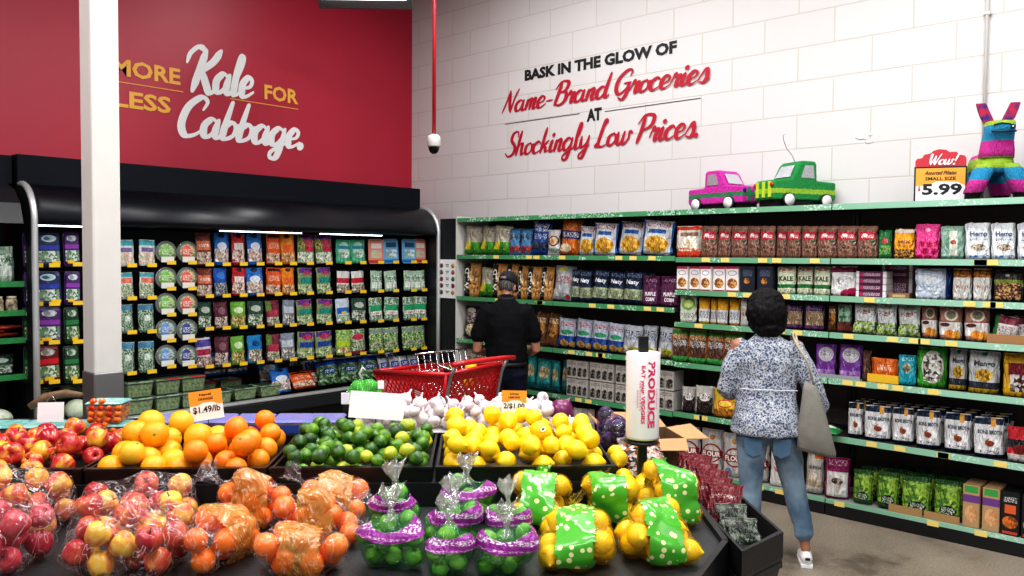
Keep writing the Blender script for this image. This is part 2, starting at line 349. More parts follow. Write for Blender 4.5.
def block_mat():
    m,nt,b=newmat('painted_block'); tc=N(nt,'ShaderNodeTexCoord'); sp=N(nt,'ShaderNodeSeparateXYZ'); nt.links.new(tc.outputs['Object'],sp.inputs[0])
    cb=N(nt,'ShaderNodeCombineXYZ'); nt.links.new(sp.outputs[1],cb.inputs[0]); nt.links.new(sp.outputs[2],cb.inputs[1])
    br=N(nt,'ShaderNodeTexBrick'); br.inputs['Scale'].default_value=1; br.inputs['Brick Width'].default_value=.56; br.inputs['Row Height'].default_value=.262
    br.inputs['Mortar Size'].default_value=.006; br.inputs['Mortar Smooth'].default_value=.3
    br.inputs['Color1'].default_value=hexc('dad8d8'); br.inputs['Color2'].default_value=hexc('d6d4d3'); br.inputs['Mortar'].default_value=hexc('cbc6c0')
    mp=N(nt,'ShaderNodeMapping'); mp.inputs['Location'].default_value=(.1,.225,0); nt.links.new(cb.outputs[0],mp.inputs[0]); nt.links.new(mp.outputs[0],br.inputs['Vector'])
    nz=N(nt,'ShaderNodeTexNoise'); nz.inputs['Scale'].default_value=9; nz.inputs['Detail'].default_value=8; nt.links.new(tc.outputs['Object'],nz.inputs['Vector'])
    mth=N(nt,'ShaderNodeMath',operation='MULTIPLY_ADD'); mth.inputs[1].default_value=-1.2; nt.links.new(br.outputs['Fac'],mth.inputs[0])
    m2=N(nt,'ShaderNodeMath',operation='MULTIPLY'); m2.inputs[1].default_value=.35; nt.links.new(nz.outputs[0],m2.inputs[0]); nt.links.new(m2.outputs[0],mth.inputs[2])
    bp=N(nt,'ShaderNodeBump'); bp.inputs['Strength'].default_value=.4; bp.inputs['Distance'].default_value=.012; nt.links.new(mth.outputs[0],bp.inputs['Height'])
    nt.links.new(bp.outputs[0],b.inputs['Normal']); nt.links.new(br.outputs['Color'],b.inputs['Base Color']); b.inputs['Roughness'].default_value=.55
    return m
struct('floor',MB().box(-7,7,-4,8,-.1,0),floor_mat())
struct('wall_right',MB().box(6.25,6.4,-4,7.45,0,5.2),block_mat())
struct('wall_back',MB().box(-7,6.25,7.3,7.45,0,5.2),mat('red_wall','b5233d',.42,var=.06,vscale=1.5))
struct('ceiling',MB().box(-7,6.4,-4,7.45,5.2,5.3),mat('ceiling_deck','8d8a88',.8))
col=struct('pillar_1',MB().box(1.72,1.87,4.62,4.78,0,5.2),mat('column_paint','d9d6d1',.45,var=.04),bevel=.012)
obj('corner_guard',MB().box(1.714,1.876,4.614,4.786,0,1.155),mat('guard_steel','8f8f8f',.4,metal=.7,bump=.1),col,bevel=.01)
# block wall blemishes and conduit
t=thing('wall_conduit','thin grey vertical conduit pipe on white block wall above the donkey piñata','conduit',(6.22,1.39,2.2))
g=mat('conduit_grey','d2d0cd',.5)
obj('pipe',MB().tube([(0,0,.0),(0,0,3.0)],.011,10),g,t)
for z in (.35,1.25,2.1): obj('clamp',MB().rbox(-.016,.03,-.022,.022,z-.012,z+.012,.004),g,t)
mb=MB()
for i in range(7):
    a=random.uniform(0,6.3); r_=random.uniform(0,.05); mb.ell((0,r_*cos(a)*1.6,r_*sin(a)),(.004,random.uniform(.012,.04),random.uniform(.008,.025)),8,6)
o=obj('trim_1',mb,mat('patch_plaster','ebe9e6',.7),loc=(6.248,2.20,2.70)); o['kind']='structure'
# painted slogans
fr=lambda s,z:(6.246,5.9-s,z)
t=thing('wall_slogan','black and red script slogan about name-brand groceries painted on white block wall','slogan',(6.246,4.7,2.8))
def rel(f,o=(6.246,4.7,2.8)): return lambda s,z:tuple(a-b for a,b in zip(f(s,z),o))
fr2=rel(fr)
mb=MB(); put_text(mb,'BASK IN THE GLOW OF',(5.9-5.55+5.9-3.785)/2,3.578,1.765,.112,fr2,bold=.05); obj('black_lettering',mb,INK,t)
mb=MB(); put_text(mb,'AT',5.9-4.67,3.085,.175,.12,fr2,bold=.05); obj('black_word',mb,INK,t)
mb=MB(); put_script(mb,'Name-Brand Groceries',.05,3.29,2.37,.215,fr2,wt=.15,nv=(-1,0,0)); obj('red_lettering',mb,REDI,t); mb=MB()
put_script(mb,'Shockingly Low Prices.',.09,2.84,2.27,.235,fr2,wt=.145,nv=(-1,0,0)); obj('red_lettering',mb,REDI,t)
mb=MB()
for a,b,z in((5.822,4.841,3.17),(4.547,3.544,3.156)):
    mb.add([fr2(5.9-a,z),fr2(5.9-b,z),fr2(5.9-b,z+.007),fr2(5.9-a,z+.007)],[(0,1,2,3)])
obj('rule_line',mb,mat('grey_ink','4a4a4e',.6),t)
O2=(3.9,7.294,2.8); fb=lambda s,z:(s-O2[0],0,z-O2[2])
t=thing('wall_slogan','yellow and white slogan about kale and cabbage on the red wall','slogan',O2)
YEL=mat('yellow_ink','f0b64c',.6)
mb=MB()
for w_,a_,z_,l_ in(('MORE',3.19,3.335,.60),('LESS',3.15,3.065,.50),('FOR',4.535,3.335,.385)):
    mb=MB(); put_text(mb,w_,a_,z_,l_,.148,fb,bold=.03); obj('yellow_word',mb,YEL,t)
mb=MB()
for a,b,z in((2.9,3.517,3.276),(3.98,4.727,3.284)): mb.add([fb(a,z),fb(b,z),fb(b,z+.008),fb(a,z+.008)],[(0,1,2,3)])
obj('rule_line',mb,YEL,t)
mb=MB(); put_script(mb,'Kale',3.60,3.33,.60,.37,fb,wt=.21,thin=.55); obj('white_lettering',mb,INKW,t); mb=MB(); put_script(mb,'Cabbage.',3.47,2.90,1.33,.35,fb,wt=.20,thin=.55)
obj('white_lettering',mb,INKW,t)
# ceiling lamp and camera dome
t=thing('security_camera','white dome security camera hanging on a red pole','camera',(5.082,5.625,2.83))
REDP=mat('red_pole','c01f2e',.35)
obj('pole',MB().tube([(0,0,.06),(0,0,2.37)],.017,12),REDP,t)
obj('housing',MB().lathe([(.0,.085),(.03,.085),(.055,.07),(.062,.05),(.062,-.02),(.056,-.028),(0,-.028)],24,caps=False),WHITE,t)
obj('dome_lens',MB().lathe([(.05,-.03),(.049,-.05),(.036,-.078),(.015,-.092),(0.001,-.094)],24,caps=False),mat('smoked_dome','08080a',.08),t)
t=thing('ceiling_fixture','grey metal lamp hood hanging near the top of the red wall corner','lamp',(4.49,5.6,3.97),R(-47))
GM=mat('grey_metal','77777a',.4,metal=.6)
obj('hood',MB().prism([(-.2,0),(-.09,.09),(.09,.09),(.2,0),(.17,0),(.08,.07),(-.08,.07),(-.17,0)],-.6,.22,'x'),GM,t)
obj('hanger',MB().tube([(-.3,0,.09),(-.3,0,1.23)],.006).tube([(.1,0,.09),(.1,0,1.23)],.006),GM,t)
obj('tube_light',MB().tube([(-.55,0,.035),(.18,0,.035)],.016),mat('tube_glow','ffffff',.5,emit=4),t)
# ------------------------------------------------------------ gondola shelving along the right wall
def rail_mat():
    m,nt,b=newmat('green_rail'); tc=N(nt,'ShaderNodeTexCoord'); b.inputs['Roughness'].default_value=.4
    mp=N(nt,'ShaderNodeMapping'); mp.inputs['Scale'].default_value=(1,70,75); nt.links.new(tc.outputs['Object'],mp.inputs[0])
    nz=N(nt,'ShaderNodeTexNoise'); nz.inputs['Scale'].default_value=1; nz.inputs['Detail'].default_value=1; nt.links.new(mp.outputs[0],nz.inputs['Vector'])
    n2=N(nt,'ShaderNodeTexNoise'); n2.inputs['Scale'].default_value=4; nt.links.new(tc.outputs['Object'],n2.inputs['Vector'])
    g1=N(nt,'ShaderNodeMath',operation='GREATER_THAN'); g1.inputs[1].default_value=.58; nt.links.new(nz.outputs[0],g1.inputs[0])
    g2=N(nt,'ShaderNodeMath',operation='GREATER_THAN'); g2.inputs[1].default_value=.53; nt.links.new(n2.outputs[0],g2.inputs[0])
    mm=N(nt,'ShaderNodeMath',operation='MULTIPLY'); nt.links.new(g1.outputs[0],mm.inputs[0]); nt.links.new(g2.outputs[0],mm.inputs[1])
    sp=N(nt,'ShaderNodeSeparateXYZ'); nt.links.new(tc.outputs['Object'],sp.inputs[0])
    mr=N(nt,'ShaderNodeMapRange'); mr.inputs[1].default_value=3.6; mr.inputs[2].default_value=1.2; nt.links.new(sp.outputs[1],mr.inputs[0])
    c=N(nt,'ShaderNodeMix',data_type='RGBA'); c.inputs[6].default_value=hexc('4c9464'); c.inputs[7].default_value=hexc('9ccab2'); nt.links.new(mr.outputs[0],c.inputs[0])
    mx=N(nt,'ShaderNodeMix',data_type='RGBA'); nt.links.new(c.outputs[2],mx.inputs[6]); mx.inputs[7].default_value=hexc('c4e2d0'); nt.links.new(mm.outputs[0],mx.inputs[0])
    nt.links.new(mx.outputs[2],b.inputs['Base Color']); return m
RAIL=rail_mat(); SHELFM=mat('shelf_metal','2c2a29',.5); BACKP=mat('back_panel','4c4642',.7,bump=.3,bscale=60)
SIDEW=mat('upright_white','d6d3cd',.5)
ZL=[1.81,1.395,.97,.555,.11]; ZRR=[1.80,1.54,1.284,.963,.563,.11]
units=[(4.70,5.955,ZL,'far left shelving bay of chips beside the black end board'),(3.44,4.695,ZL,'shelving bay behind the produce bag roll, second from the far end'),
 (2.20,3.435,ZRR,'shelving bay behind the woman, below the piñata trucks'),(.93,2.195,ZRR,'right shelving bay below the price sign and donkey piñata'),(-.35,.925,ZRR,'shelving bay at the right edge, mostly out of view')]
for (ya,yb,zs,lab) in units:
    t=thing('gondola_shelving',lab,'shelving',(5.95,(ya+yb)/2,0)); ox,oy=5.95,(ya+yb)/2
    h=(yb-ya)/2-.002
    obj('back_panel',MB().box(.22,.25,-h,h,.1,2.16),BACKP,t)
    obj('base_kick',MB().box(-.26,.24,-h,h,0,.085),BLK,t)
    obj('upright',MB().box(.2,.22,-h,-h+.025,.1,2.16),DARK,t); obj('upright',MB().box(.2,.22,h-.025,h,.1,2.16),DARK,t)
    ts=obj('top_shelf',MB().box(-.245,.28,-h,h,2.15,2.176),SHELFM,t)
    mbr=MB(); mbr.box(-.255,-.246,-h,h,2.14,2.18)
    rail=obj('price_rail',mbr,RAIL,ts)
    for v in rail.data.vertices: v.co.x+=ox; v.co.y+=oy
    rail.location=(-ox,-oy,0)
    for zi,z in enumerate(zs):
        s=obj('shelf',MB().box(-.245,.215,-h,h,z-.03,z-.003),SHELFM if zi<len(zs)-1 else mat('base_shelf','8a8f88',.5),t)
        rl=obj('price_rail',MB().box(ox-.258,ox-.247,oy-h,oy+h,z-.036,z+.004),RAIL,s,loc=(-ox,-oy,0))
        for k in range(3+random.randint(0,2)):
            yy=random.uniform(-h+.08,h-.08)
            obj('price_tag',MB().box(-.2625,-.259,yy-.035,yy+.035,z-.032,z+.001),YTAG2,s)
        if zi:
            obj('bracket',MB().prism([(-.05,z-.04),(.2,z-.04),(.2,z-.12)],-h+.004,-h+.008,'y'),DARK,s)
t=thing('shelf_divider','white end panel closing the left end of the snack shelving','panel',(5.95,5.965,0))
obj('panel',MB().box(-.25,.28,-.004,.012,0,2.2),SIDEW,t)
# black board and poster between shelving and cold case
bd=obj('end_board',MB().box(-.02,.02,-.12,.125,0,2.18),mat('black_board','14181c',.6,bump=.2,bscale=70),loc=(5.74,6.105,0))
tag(bd,'tall black ribbed board between cold case and snack shelves','board')
t=thing('info_poster','white poster with small round food pictures on the black end board','poster',(5.712,6.11,1.37))
obj('sheet',MB().box(-.002,.002,-.125,.125,0,.395),PAPER,t)
for i in range(5):
    for s in (-1,1):
        obj('picture_dot',MB().lathe([(0.001,-.001),(.024,-.001),(.024,.001),(0.001,.001)],12,(-.004,s*.085,.06+i*.068),'x'),mat('dot','%s'%random.choice(['7a2233','5a6d30','b5602a','463a2c','8a2f40','d0a44a']),.6,var=.5,vscale=60),t)
mb=MB()
for i in range(5):
    for k,w in enumerate((.05,.035)): mb.box(-.004,-.003,-w/2,w/2,.068+i*.068-k*.016,.074+i*.068-k*.016)
obj('print_lines',mb,INK,t)
# ------------------------------------------------------------ refrigerated wall case
def case_profile():
    return [(6.50,2.29),(6.46,2.289),(6.42,2.281),(6.38,2.266),(6.34,2.243),(6.305,2.213),(6.275,2.177),(6.25,2.137),(6.233,2.093),(6.225,2.05),(6.225,2.02)]
def cold_case(x0,x1,label,nlight=4,dy=0):
    t=thing('refrigerated_case',label,'fridge',((x0+x1)/2,6.75+dy,0)); ox=(x0+x1)/2; h=(x1-x0)/2; oy=6.75
    obj('base',MB().box(-h,h,-.42,.5,0,.50),mat('case_base','0d0f12',.35),t)
    obj('front_bumper',MB().box(-h,h,-.47,-.42,.42,.535),mat('bumper','24272b',.3),t,bevel=.015)
    obj('front_trim',MB().box(-h,h,-.475,-.40,.536,.556),STEEL,t,bevel=.004)
    obj('well',MB().box(-h,h,-.40,.5,.50,.53),mat('well_dark','1a2024',.5),t)
    obj('back_panel',MB().box(-h,h,.49,.53,.53,2.28),DARK2,t)
    obj('soffit',MB().box(-h-.03,h,-.25,.53,2.292,2.50),NAVY,t)
    p=[(y-oy,z) for y,z in case_profile()]; q=[(y+.03,z-.02) for y,z in p[::-1]]
    cp=obj('canopy',MB().prism(p+q,-h,h,'x'),mat('canopy_gloss','0b0f17',.33,spec=.4),t)
    for f in cp.data.polygons: f.use_smooth=abs(f.normal.x)<.5
    obj('inner_deck',MB().box(-h,h,-.50,.49,2.005,2.018),DARK2,t)
    for a,b in ((-1.83,-1.35),(-.38,.42),(.62,1.35)):
        obj('light_strip',MB().box(a,b,-.268,-.258,1.994,2.003),mat('strip_glow','e8f2ff',.5,emit=6),t)
    return t,ox,oy,h
MX0,MX1=1.95,5.68
tc_,ox,oy,h=cold_case(MX0,MX1,'long black refrigerated wall case full of bagged salads under the red wall')
for s,nm in((-1,'l'),(1,'r')):
    x=s*(h+.012)
    pr=[(y-oy,z) for y,z in case_profile()]
    poly=[(.53,0),(.53,2.29)]+pr+[(-.525,.53),(-.48,.40),(-.44,0)]
    e=obj('end_panel',MB().prism(poly,x-.012,x+.012,'x'),DARK,tc_)
    path=[(x,a,b) for a,b in [(-.25,2.30)]+pr+[(-.525,1.2),(-.525,.56)]]
    obj('end_trim',MB().tube(path,.022,8),STEEL,e)
ROWZ={1:1.705,2:1.45,3:1.16,4:.87}
for r_,z in ROWZ.items():
    rk=obj('hanging_rack',MB().box(-h+.01,h-.01,-.30,-.16,z-.045,z-.038),DARK2,tc_)
# neighbouring case on the left with green shelf strips
t=thing('refrigerated_case','cold case with green shelf strips at the left edge beyond the steel arch','fridge',(1.2,6.75,0))
obj('back_panel',MB().box(-.9,.70,.0,.04,0,2.29),DARK2,t); obj('base',MB().box(-.9,.70,-.42,.0,0,.55),BLK,t)
obj('soffit',MB().box(-.9,.70,-.20,.24,2.29,2.49),NAVY,t)
obj('canopy',MB().prism([(-.2,2.3),(-.38,2.24),(-.5,2.14),(-.56,2.0),(-.52,2.0),(-.44,2.12),(-.34,2.2),(-.2,2.27)],-.9,.66,'x'),DARK,t)
LZ=[1.60,1.40,1.21,.956]
for z in LZ:
    s=obj('shelf',MB().box(-.9,.70,-.42,.0,z-.03,z-.01),SHELFM,t)
    obj('price_rail',MB().box(-.9,.70,-.432,-.422,z-.035,z+.005),mat('green_strip','2f8a4a',.4,var=.3,vscale=40),s)
    obj('price_tag',MB().box(.43,.51,-.436,-.433,z-.033,z),YTAG,s)
SHELF=[
('R1','rice',3.353,0.207,0.256),
('R1','jerky',3.175,0.130,0.252),
('R1','jerky',3.051,0.102,0.250),
('R1','jerky',2.926,0.131,0.247),
('R1','jerky',2.804,0.096,0.245),
('R1','jerky',2.694,0.110,0.243),
('R1','jerky',2.590,0.084,0.240),
('R1','jerky',2.492,0.097,0.238),
('R1','jerky',2.381,0.109,0.236),
('R1','jerky',2.253,0.134,0.233),
('R1','jerky',2.111,0.137,0.231),
('R1','jerky',1.973,0.126,0.228),
('R1','greensnack',1.861,0.083,0.199),
('R1','trailmix',1.744,0.125,0.203),
('R1','pinkdots',1.599,0.144,0.233),
('R1','sage',1.445,0.138,0.217),
('R1','hemp',1.301,0.140,0.233),
('R1','hemp',1.161,0.129,0.229),
('R1','hemp',1.022,0.129,0.226),
('R2','cookie',3.391,0.100,0.190),
('R2','cookie',3.283,0.098,0.192),
('R2','cookie',3.178,0.095,0.193),
('R2','cookie',3.070,0.102,0.194),
('R2','cookie',2.957,0.108,0.196),
('R2','darkbox',2.827,0.121,0.198),
('R2','darkbox',2.688,0.125,0.200),
('R2','kale',2.545,0.129,0.201),
('R2','kale',2.412,0.110,0.203),
('R2','kale',2.285,0.114,0.205),
('R2','maroonwhite',2.125,0.178,0.207),
('R2','silverblue',1.559,0.209,0.202),
('R2','goldtop',1.389,0.108,0.204),
('R2','goldtop',1.274,0.100,0.206),
('R2','driedmix',1.130,0.154,0.196),
('R3','avocado',3.351,0.135,0.208),
('R3','yellowwhite',3.212,0.087,0.205),
('R3','yellowwhite',3.134,0.052,0.201),
('R3','yellowwhite',3.057,0.084,0.204),
('R3','yellowwhite',2.957,0.083,0.208),
('R3','whitebag',2.870,0.057,0.211),
('R3','chia',2.480,0.126,0.190),
('R3','chia',2.330,0.144,0.197),
('R3','brownbag',2.208,0.056,0.195),
('R3','greenbrown',2.119,0.096,0.213),
('R3','veggiecrisp',1.984,0.146,0.212),
('R3','veggiecrisp',1.837,0.122,0.212),
('R3','veggiecrisp',1.698,0.130,0.211),
('R3','apricot',1.573,0.096,0.217),
('R3','apricot',1.446,0.133,0.217),
('R3','apricot',1.292,0.139,0.217),
('R4','chocoseed',3.428,0.138,0.277),
('R4','chocoseed',3.274,0.151,0.278),
('R4','chocoseed',3.117,0.146,0.273),
('R4','chocoseed',2.956,0.158,0.276),
('R4','purplepouch',2.248,0.135,0.231),
('R4','purplepouch',2.078,0.150,0.238),
('R4','browntube',1.962,0.053,0.212),
('R4','teal',1.699,0.112,0.201),
('R4','almondgreen',1.552,0.174,0.273),
('R4','mango',1.401,0.103,0.272),
('R4','mango',1.252,0.171,0.278),
('R4','cherrychoc',1.071,0.147,0.274),
('R5','gummydark',3.337,0.117,0.202),
('R5','gummydark',3.196,0.149,0.226),
('R5','yellowgreen',3.015,0.194,0.223),
('R5','broth',2.031,0.101,0.239),
('R5','broth',1.885,0.175,0.238),
('R5','broth',1.722,0.138,0.239),
('R5','broth',1.565,0.150,0.246),
('R5','broth',1.391,0.161,0.250),
('R5','broth',1.211,0.176,0.250),
('R5','redtop',1.038,0.147,0.213),
('R6','flour',3.351,0.209,0.331),
('R6','flour',3.137,0.182,0.339),
('R6','flour',2.942,0.175,0.337),
('R6','flour',2.748,0.159,0.306),
('R6','whitebag',2.579,0.131,0.281),
('R6','quinoa',2.311,0.123,0.319),
('R6','marooncereal',2.149,0.167,0.289),
('R6','beans',1.970,0.133,0.230),
('R6','beans',1.806,0.141,0.239),
('R6','beans',1.624,0.183,0.247),
('R6','beans',1.435,0.169,0.250),
('L1','chipsgreen',5.826,0.185,0.287),
('L1','chipsgreen',5.617,0.179,0.283),
('L1','chipsgreen',5.409,0.185,0.279),
('L1','berry',5.245,0.116,0.257),
('L1','berry',5.111,0.126,0.254),
('L1','bluechip',4.939,0.196,0.334),
('L1','whiteround',4.769,0.118,0.239),
('L1','orangechip',4.591,0.195,0.334),
('L1','fries',4.393,0.155,0.259),
('L1','fries',4.194,0.223,0.281),
('L1','fries',3.944,0.233,0.283),
('L1','fries',3.673,0.269,0.285),
('L2','wild',5.825,0.185,0.343),
('L2','chipsgreen',5.614,0.178,0.286),
('L2','wild',5.431,0.159,0.337),
('L2','wild',5.274,0.130,0.339),
('L2','wild',5.139,0.114,0.322),
('L2','wild',4.995,0.148,0.314),
('L2','wild',4.843,0.132,0.316),
('L2','silverchip',4.666,0.198,0.318),
('L2','navynut',4.510,0.090,0.294),
('L2','navynut',4.393,0.122,0.287),
('L2','navynut',4.245,0.151,0.289),
('L2','navynut',4.081,0.156,0.275),
('L2','navynut',3.907,0.172,0.278),
('L2','purplecorn',3.713,0.155,0.248),
('L2','purplecorn',3.533,0.168,0.252),
('L3','popcorn',5.807,0.242,0.318),
('L3','brownbag',4.935,0.134,0.313),
('L3','brownbag',4.790,0.132,0.311),
('L3','bluewhite',4.625,0.174,0.266),
('L3','bluewhite',4.431,0.167,0.268),
('L3','bluewhite',4.245,0.162,0.261),
('L3','bluewhite',4.074,0.157,0.254),
('L3','plantain',3.900,0.172,0.248),
('L3','plantain',3.731,0.126,0.259),
('L3','plantain',3.577,0.142,0.252),
('L4','beige',5.853,0.144,0.298),
('L4','beige',5.697,0.140,0.301),
('L4','teallow',5.023,0.100,0.310),
('L4','teallow',4.875,0.170,0.286),
('L4','teallow',4.725,0.082,0.291),
('L4','teallow',4.631,0.081,0.299),
('L5','marooncereal',4.847,0.194,0.325),
('L5','marooncereal',4.622,0.209,0.336),
('L5','gummydark',4.393,0.201,0.339),
('L5','marooncereal',4.175,0.192,0.341),
('L5','gummydark',3.974,0.165,0.317),
('L5','marooncereal',3.796,0.149,0.291),
('L5','gummydark',3.625,0.135,0.282),
]
COOL=[
(1,'saladteal',2.616,1.699,0.116,0.205),
(1,'saladteal',2.768,1.700,0.127,0.207),
(1,'slawrust',3.239,1.705,0.133,0.268),
(1,'slawblue',3.389,1.706,0.129,0.271),
(1,'slawred',3.542,1.708,0.133,0.273),
(1,'slawblue',3.700,1.709,0.156,0.276),
(1,'sloworange',3.874,1.711,0.144,0.279),
(1,'slawamber',4.024,1.712,0.138,0.282),
(1,'kitpurple',4.200,1.714,0.174,0.284),
(1,'kitpurple',4.403,1.715,0.180,0.289),
(1,'tealtub',4.615,1.717,0.166,0.227),
(1,'tealtub',4.790,1.719,0.172,0.228),
(1,'coraltub',5.006,1.721,0.167,0.230),
(1,'bluetub',5.194,1.723,0.185,0.232),
(1,'bluetub',5.427,1.725,0.167,0.235),
(1,'coraltub',5.615,1.727,0.174,0.236),
(2,'saladcoral',2.614,1.448,0.115,0.205),
(2,'saladcoral',2.766,1.448,0.127,0.205),
(2,'slawrust',3.238,1.446,0.134,0.238),
(2,'slawnavy',3.386,1.445,0.129,0.239),
(2,'slawred',3.540,1.445,0.134,0.239),
(2,'slawblue',3.699,1.444,0.157,0.240),
(2,'sloworange',3.873,1.444,0.144,0.241),
(2,'slawamber',4.023,1.443,0.138,0.242),
(2,'kitteal',4.199,1.443,0.174,0.242),
(2,'kitteal',4.403,1.442,0.180,0.243),
(2,'whitered',4.615,1.441,0.166,0.206),
(2,'whitered',4.790,1.441,0.172,0.206),
(2,'mistgreen',5.006,1.440,0.167,0.206),
(2,'mistgreen',5.194,1.439,0.184,0.206),
(2,'mistgreen',5.428,1.438,0.167,0.207),
(2,'mistgreen',5.617,1.438,0.173,0.206),
(3,'cleargreen',2.611,1.189,0.115,0.221),
(3,'cleargreen',2.763,1.186,0.127,0.222),
(3,'darkleaf',3.236,1.178,0.134,0.225),
(3,'maroonleaf',3.385,1.176,0.129,0.225),
(3,'limeleaf',3.538,1.173,0.134,0.226),
(3,'darkleaf',3.697,1.170,0.156,0.228),
(3,'maroongreen',3.872,1.167,0.144,0.229),
(3,'silverleaf',4.022,1.165,0.138,0.229),
(3,'kitteal',4.198,1.162,0.175,0.230),
(3,'kitteal',4.402,1.158,0.181,0.232),
(3,'bluewhiteleaf',4.615,1.155,0.167,0.232),
(3,'darkleaf',4.790,1.152,0.172,0.233),
(3,'greenband',5.006,1.148,0.168,0.235),
(3,'greenband',5.194,1.145,0.185,0.236),
(3,'greenband',5.428,1.141,0.168,0.237),
(3,'greenband',5.618,1.138,0.173,0.238),
(4,'cleargreen',2.607,0.875,0.115,0.245),
(4,'cleargreen',2.760,0.873,0.127,0.245),
(4,'purplewhite',3.234,0.867,0.133,0.244),
(4,'maroonleaf',3.382,0.865,0.129,0.244),
(4,'limeleaf',3.536,0.863,0.134,0.243),
(4,'blueleaf',3.696,0.861,0.157,0.243),
(4,'maroongreen',3.870,0.859,0.144,0.242),
(4,'silverleaf',4.021,0.857,0.139,0.242),
(4,'kitblue',4.197,0.855,0.174,0.242),
(4,'kitblue',4.402,0.852,0.180,0.242),
(4,'limeband',4.615,0.850,0.167,0.240),
(4,'redband',4.790,0.847,0.172,0.241),
(4,'mixleaf',5.007,0.845,0.167,0.240),
(4,'mixleaf',5.196,0.842,0.185,0.240),
(4,'mixleaf',5.429,0.839,0.168,0.239),
(4,'mixleaf',5.620,0.837,0.174,0.238),
(1,'tubpurple',1.964,1.702,0.099,0.231),
(1,'tubnavy',2.074,1.702,0.164,0.234),
(1,'tubpurple',2.232,1.708,0.106,0.232),
(1,'tubnavy',2.385,1.708,0.110,0.236),
(1,'tubnavy',2.492,1.707,0.112,0.239),
(2,'tubpurple',1.960,1.430,0.099,0.230),
(2,'tubnavy',2.070,1.427,0.165,0.232),
(2,'tubpurple',2.229,1.427,0.105,0.230),
(2,'tubpurple',2.381,1.421,0.109,0.235),
(2,'tubgreen',2.488,1.417,0.113,0.238),
(3,'tubgreen',1.957,1.158,0.098,0.249),
(3,'tubpurple',2.066,1.152,0.165,0.251),
(3,'tubgreen',2.225,1.145,0.106,0.251),
(3,'tubgreen',2.378,1.134,0.110,0.255),
(3,'tubgreen',2.485,1.126,0.113,0.259),
(4,'tubgreen',1.953,0.878,0.098,0.255),
(4,'tubred',2.062,0.869,0.164,0.255),
(4,'tubgreen',2.221,0.855,0.106,0.257),
(4,'tubgreen',2.375,0.838,0.110,0.262),
(4,'tubred',2.482,0.827,0.113,0.265),
]
BOWL=[
(1,'bowlgreen',2.917,1.816),
(1,'bowlred',3.088,1.817),
(2,'bowlgreen',2.915,1.611),
(2,'bowlred',3.086,1.609),
(3,'bowlgreen',2.914,1.406),
(3,'bowlred',3.085,1.400),
(4,'bowlblue',2.912,1.201),
(4,'bowlnavy',3.083,1.190),
(5,'bowlblue',2.910,0.995),
(5,'bowlnavy',3.081,0.980),
]
# ------------------------------------------------------------ packages
def pk_pouch(w,h,d,kind='stand',n=8,m=9,seed=0):
    """front/back skins of a pouch, bottom centre at origin, front is -Y"""
    rnd=random.Random(seed); ph=[rnd.uniform(0,6.28) for _ in range(6)]
    def T(u,v):
        e=(1-abs(u)**2.6)
        if kind=='stand': p=min(1,(1-v)*2.1)**.75*(.82+.18*min(1,v*8)); e=e if v>.12 else max(e,.35+.65*e)
        elif kind=='pillow': p=max(0,sin(PI*min(1,max(0,v*1.0))))**.55
        elif kind=='gusset': p=1.0 if v<.62 else max(.08,1-(v-.62)/.34); e=1-abs(u)**6
        elif kind=='flat': p=.9*min(1,(1-v)*6)*min(1,v*6+.2)
        return d/2*e*p*(1+.10*sin(5*u+ph[0])*sin(7*v+ph[1]))
    def X(u,v):
        s=1.0
        if kind=='pillow': s=1-.10*sin(PI*v)**.8
        if kind=='gusset': s=1 if v<.62 else 1+.02*v
        if kind=='stand': s=(.97+.03*v)*(1-.05*max(0,1-v*8))
        return u*w/2*s+.014*w*sin(9*v+ph[2])+.01*w*sin(19*v+ph[4])*abs(u)
    def Z(u,v): return v*h*(1-(.03*abs(sin(2.4*u+ph[3]))+.012*sin(7*u+ph[5]))*v*v*v)
    mb=MB(); vs=[];
    for sgn in (-1,1):
        for j in range(m+1):
            for i in range(n+1):
                u=-1+2*i/n; v=j/m; vs.append((X(u,v),sgn*max(T(u,v),.0008),Z(u,v)))
    fs=[];K=(n+1)*(m+1)
    for j in range(m):
        for i in range(n):
            a=j*(n+1)+i; fs.append((a,a+1,a+n+2,a+n+1)); b=a+K; fs.append((b,b+n+1,b+n+2,b+1))
    bd=[i for i in range(n+1)]+[j*(n+1)+n for j in range(1,m+1)]+[m*(n+1)+i for i in range(n-1,-1,-1)]+[j*(n+1) for j in range(m-1,0,-1)]
    for k in range(len(bd)):
        a=bd[k];b=bd[(k+1)%len(bd)]; fs.append((a,b,b+K,a+K))
    mb.add(vs,fs,True)
    f=lambda s,z:(s,-T(max(-1,min(1,s/(w/2))),max(0,min(1,z/h)))-.0025,z)
    return mb,f
def pk_box(w,h,d):
    mb=MB(); mb.box(-w/2,w/2,-d/2,d/2,0,h); return mb,(lambda s,z:(s,-d/2-.002,z))
def pk_tub(w,h,d):
    mb=MB()
    def ring(k,y):
        r=min(w,h)*.16; pts=[]
        for cx,cz,a0 in((w/2-r,h-r,0),(-w/2+r,h-r,90),(-w/2+r,r,180),(w/2-r,r,270)):
            for q in range(4):
                a=R(a0+q*30); pts.append(((cx+r*cos(a))*k,y,h/2+((cz+r*sin(a))-h/2)*k))
        return pts
    mb.loft([ring(.86,-d/2),ring(.94,-d/2+.006),ring(.97,-.012),ring(1.06,-.010),ring(1.06,-.004),ring(.95,0),ring(.88,d/2)],smooth=False)
    return mb,(lambda s,z:(s,-d/2-.003,z))
W='f1f0ee'
FOODG=('7f9b52','d5dcb4',16,'3f5d2c')
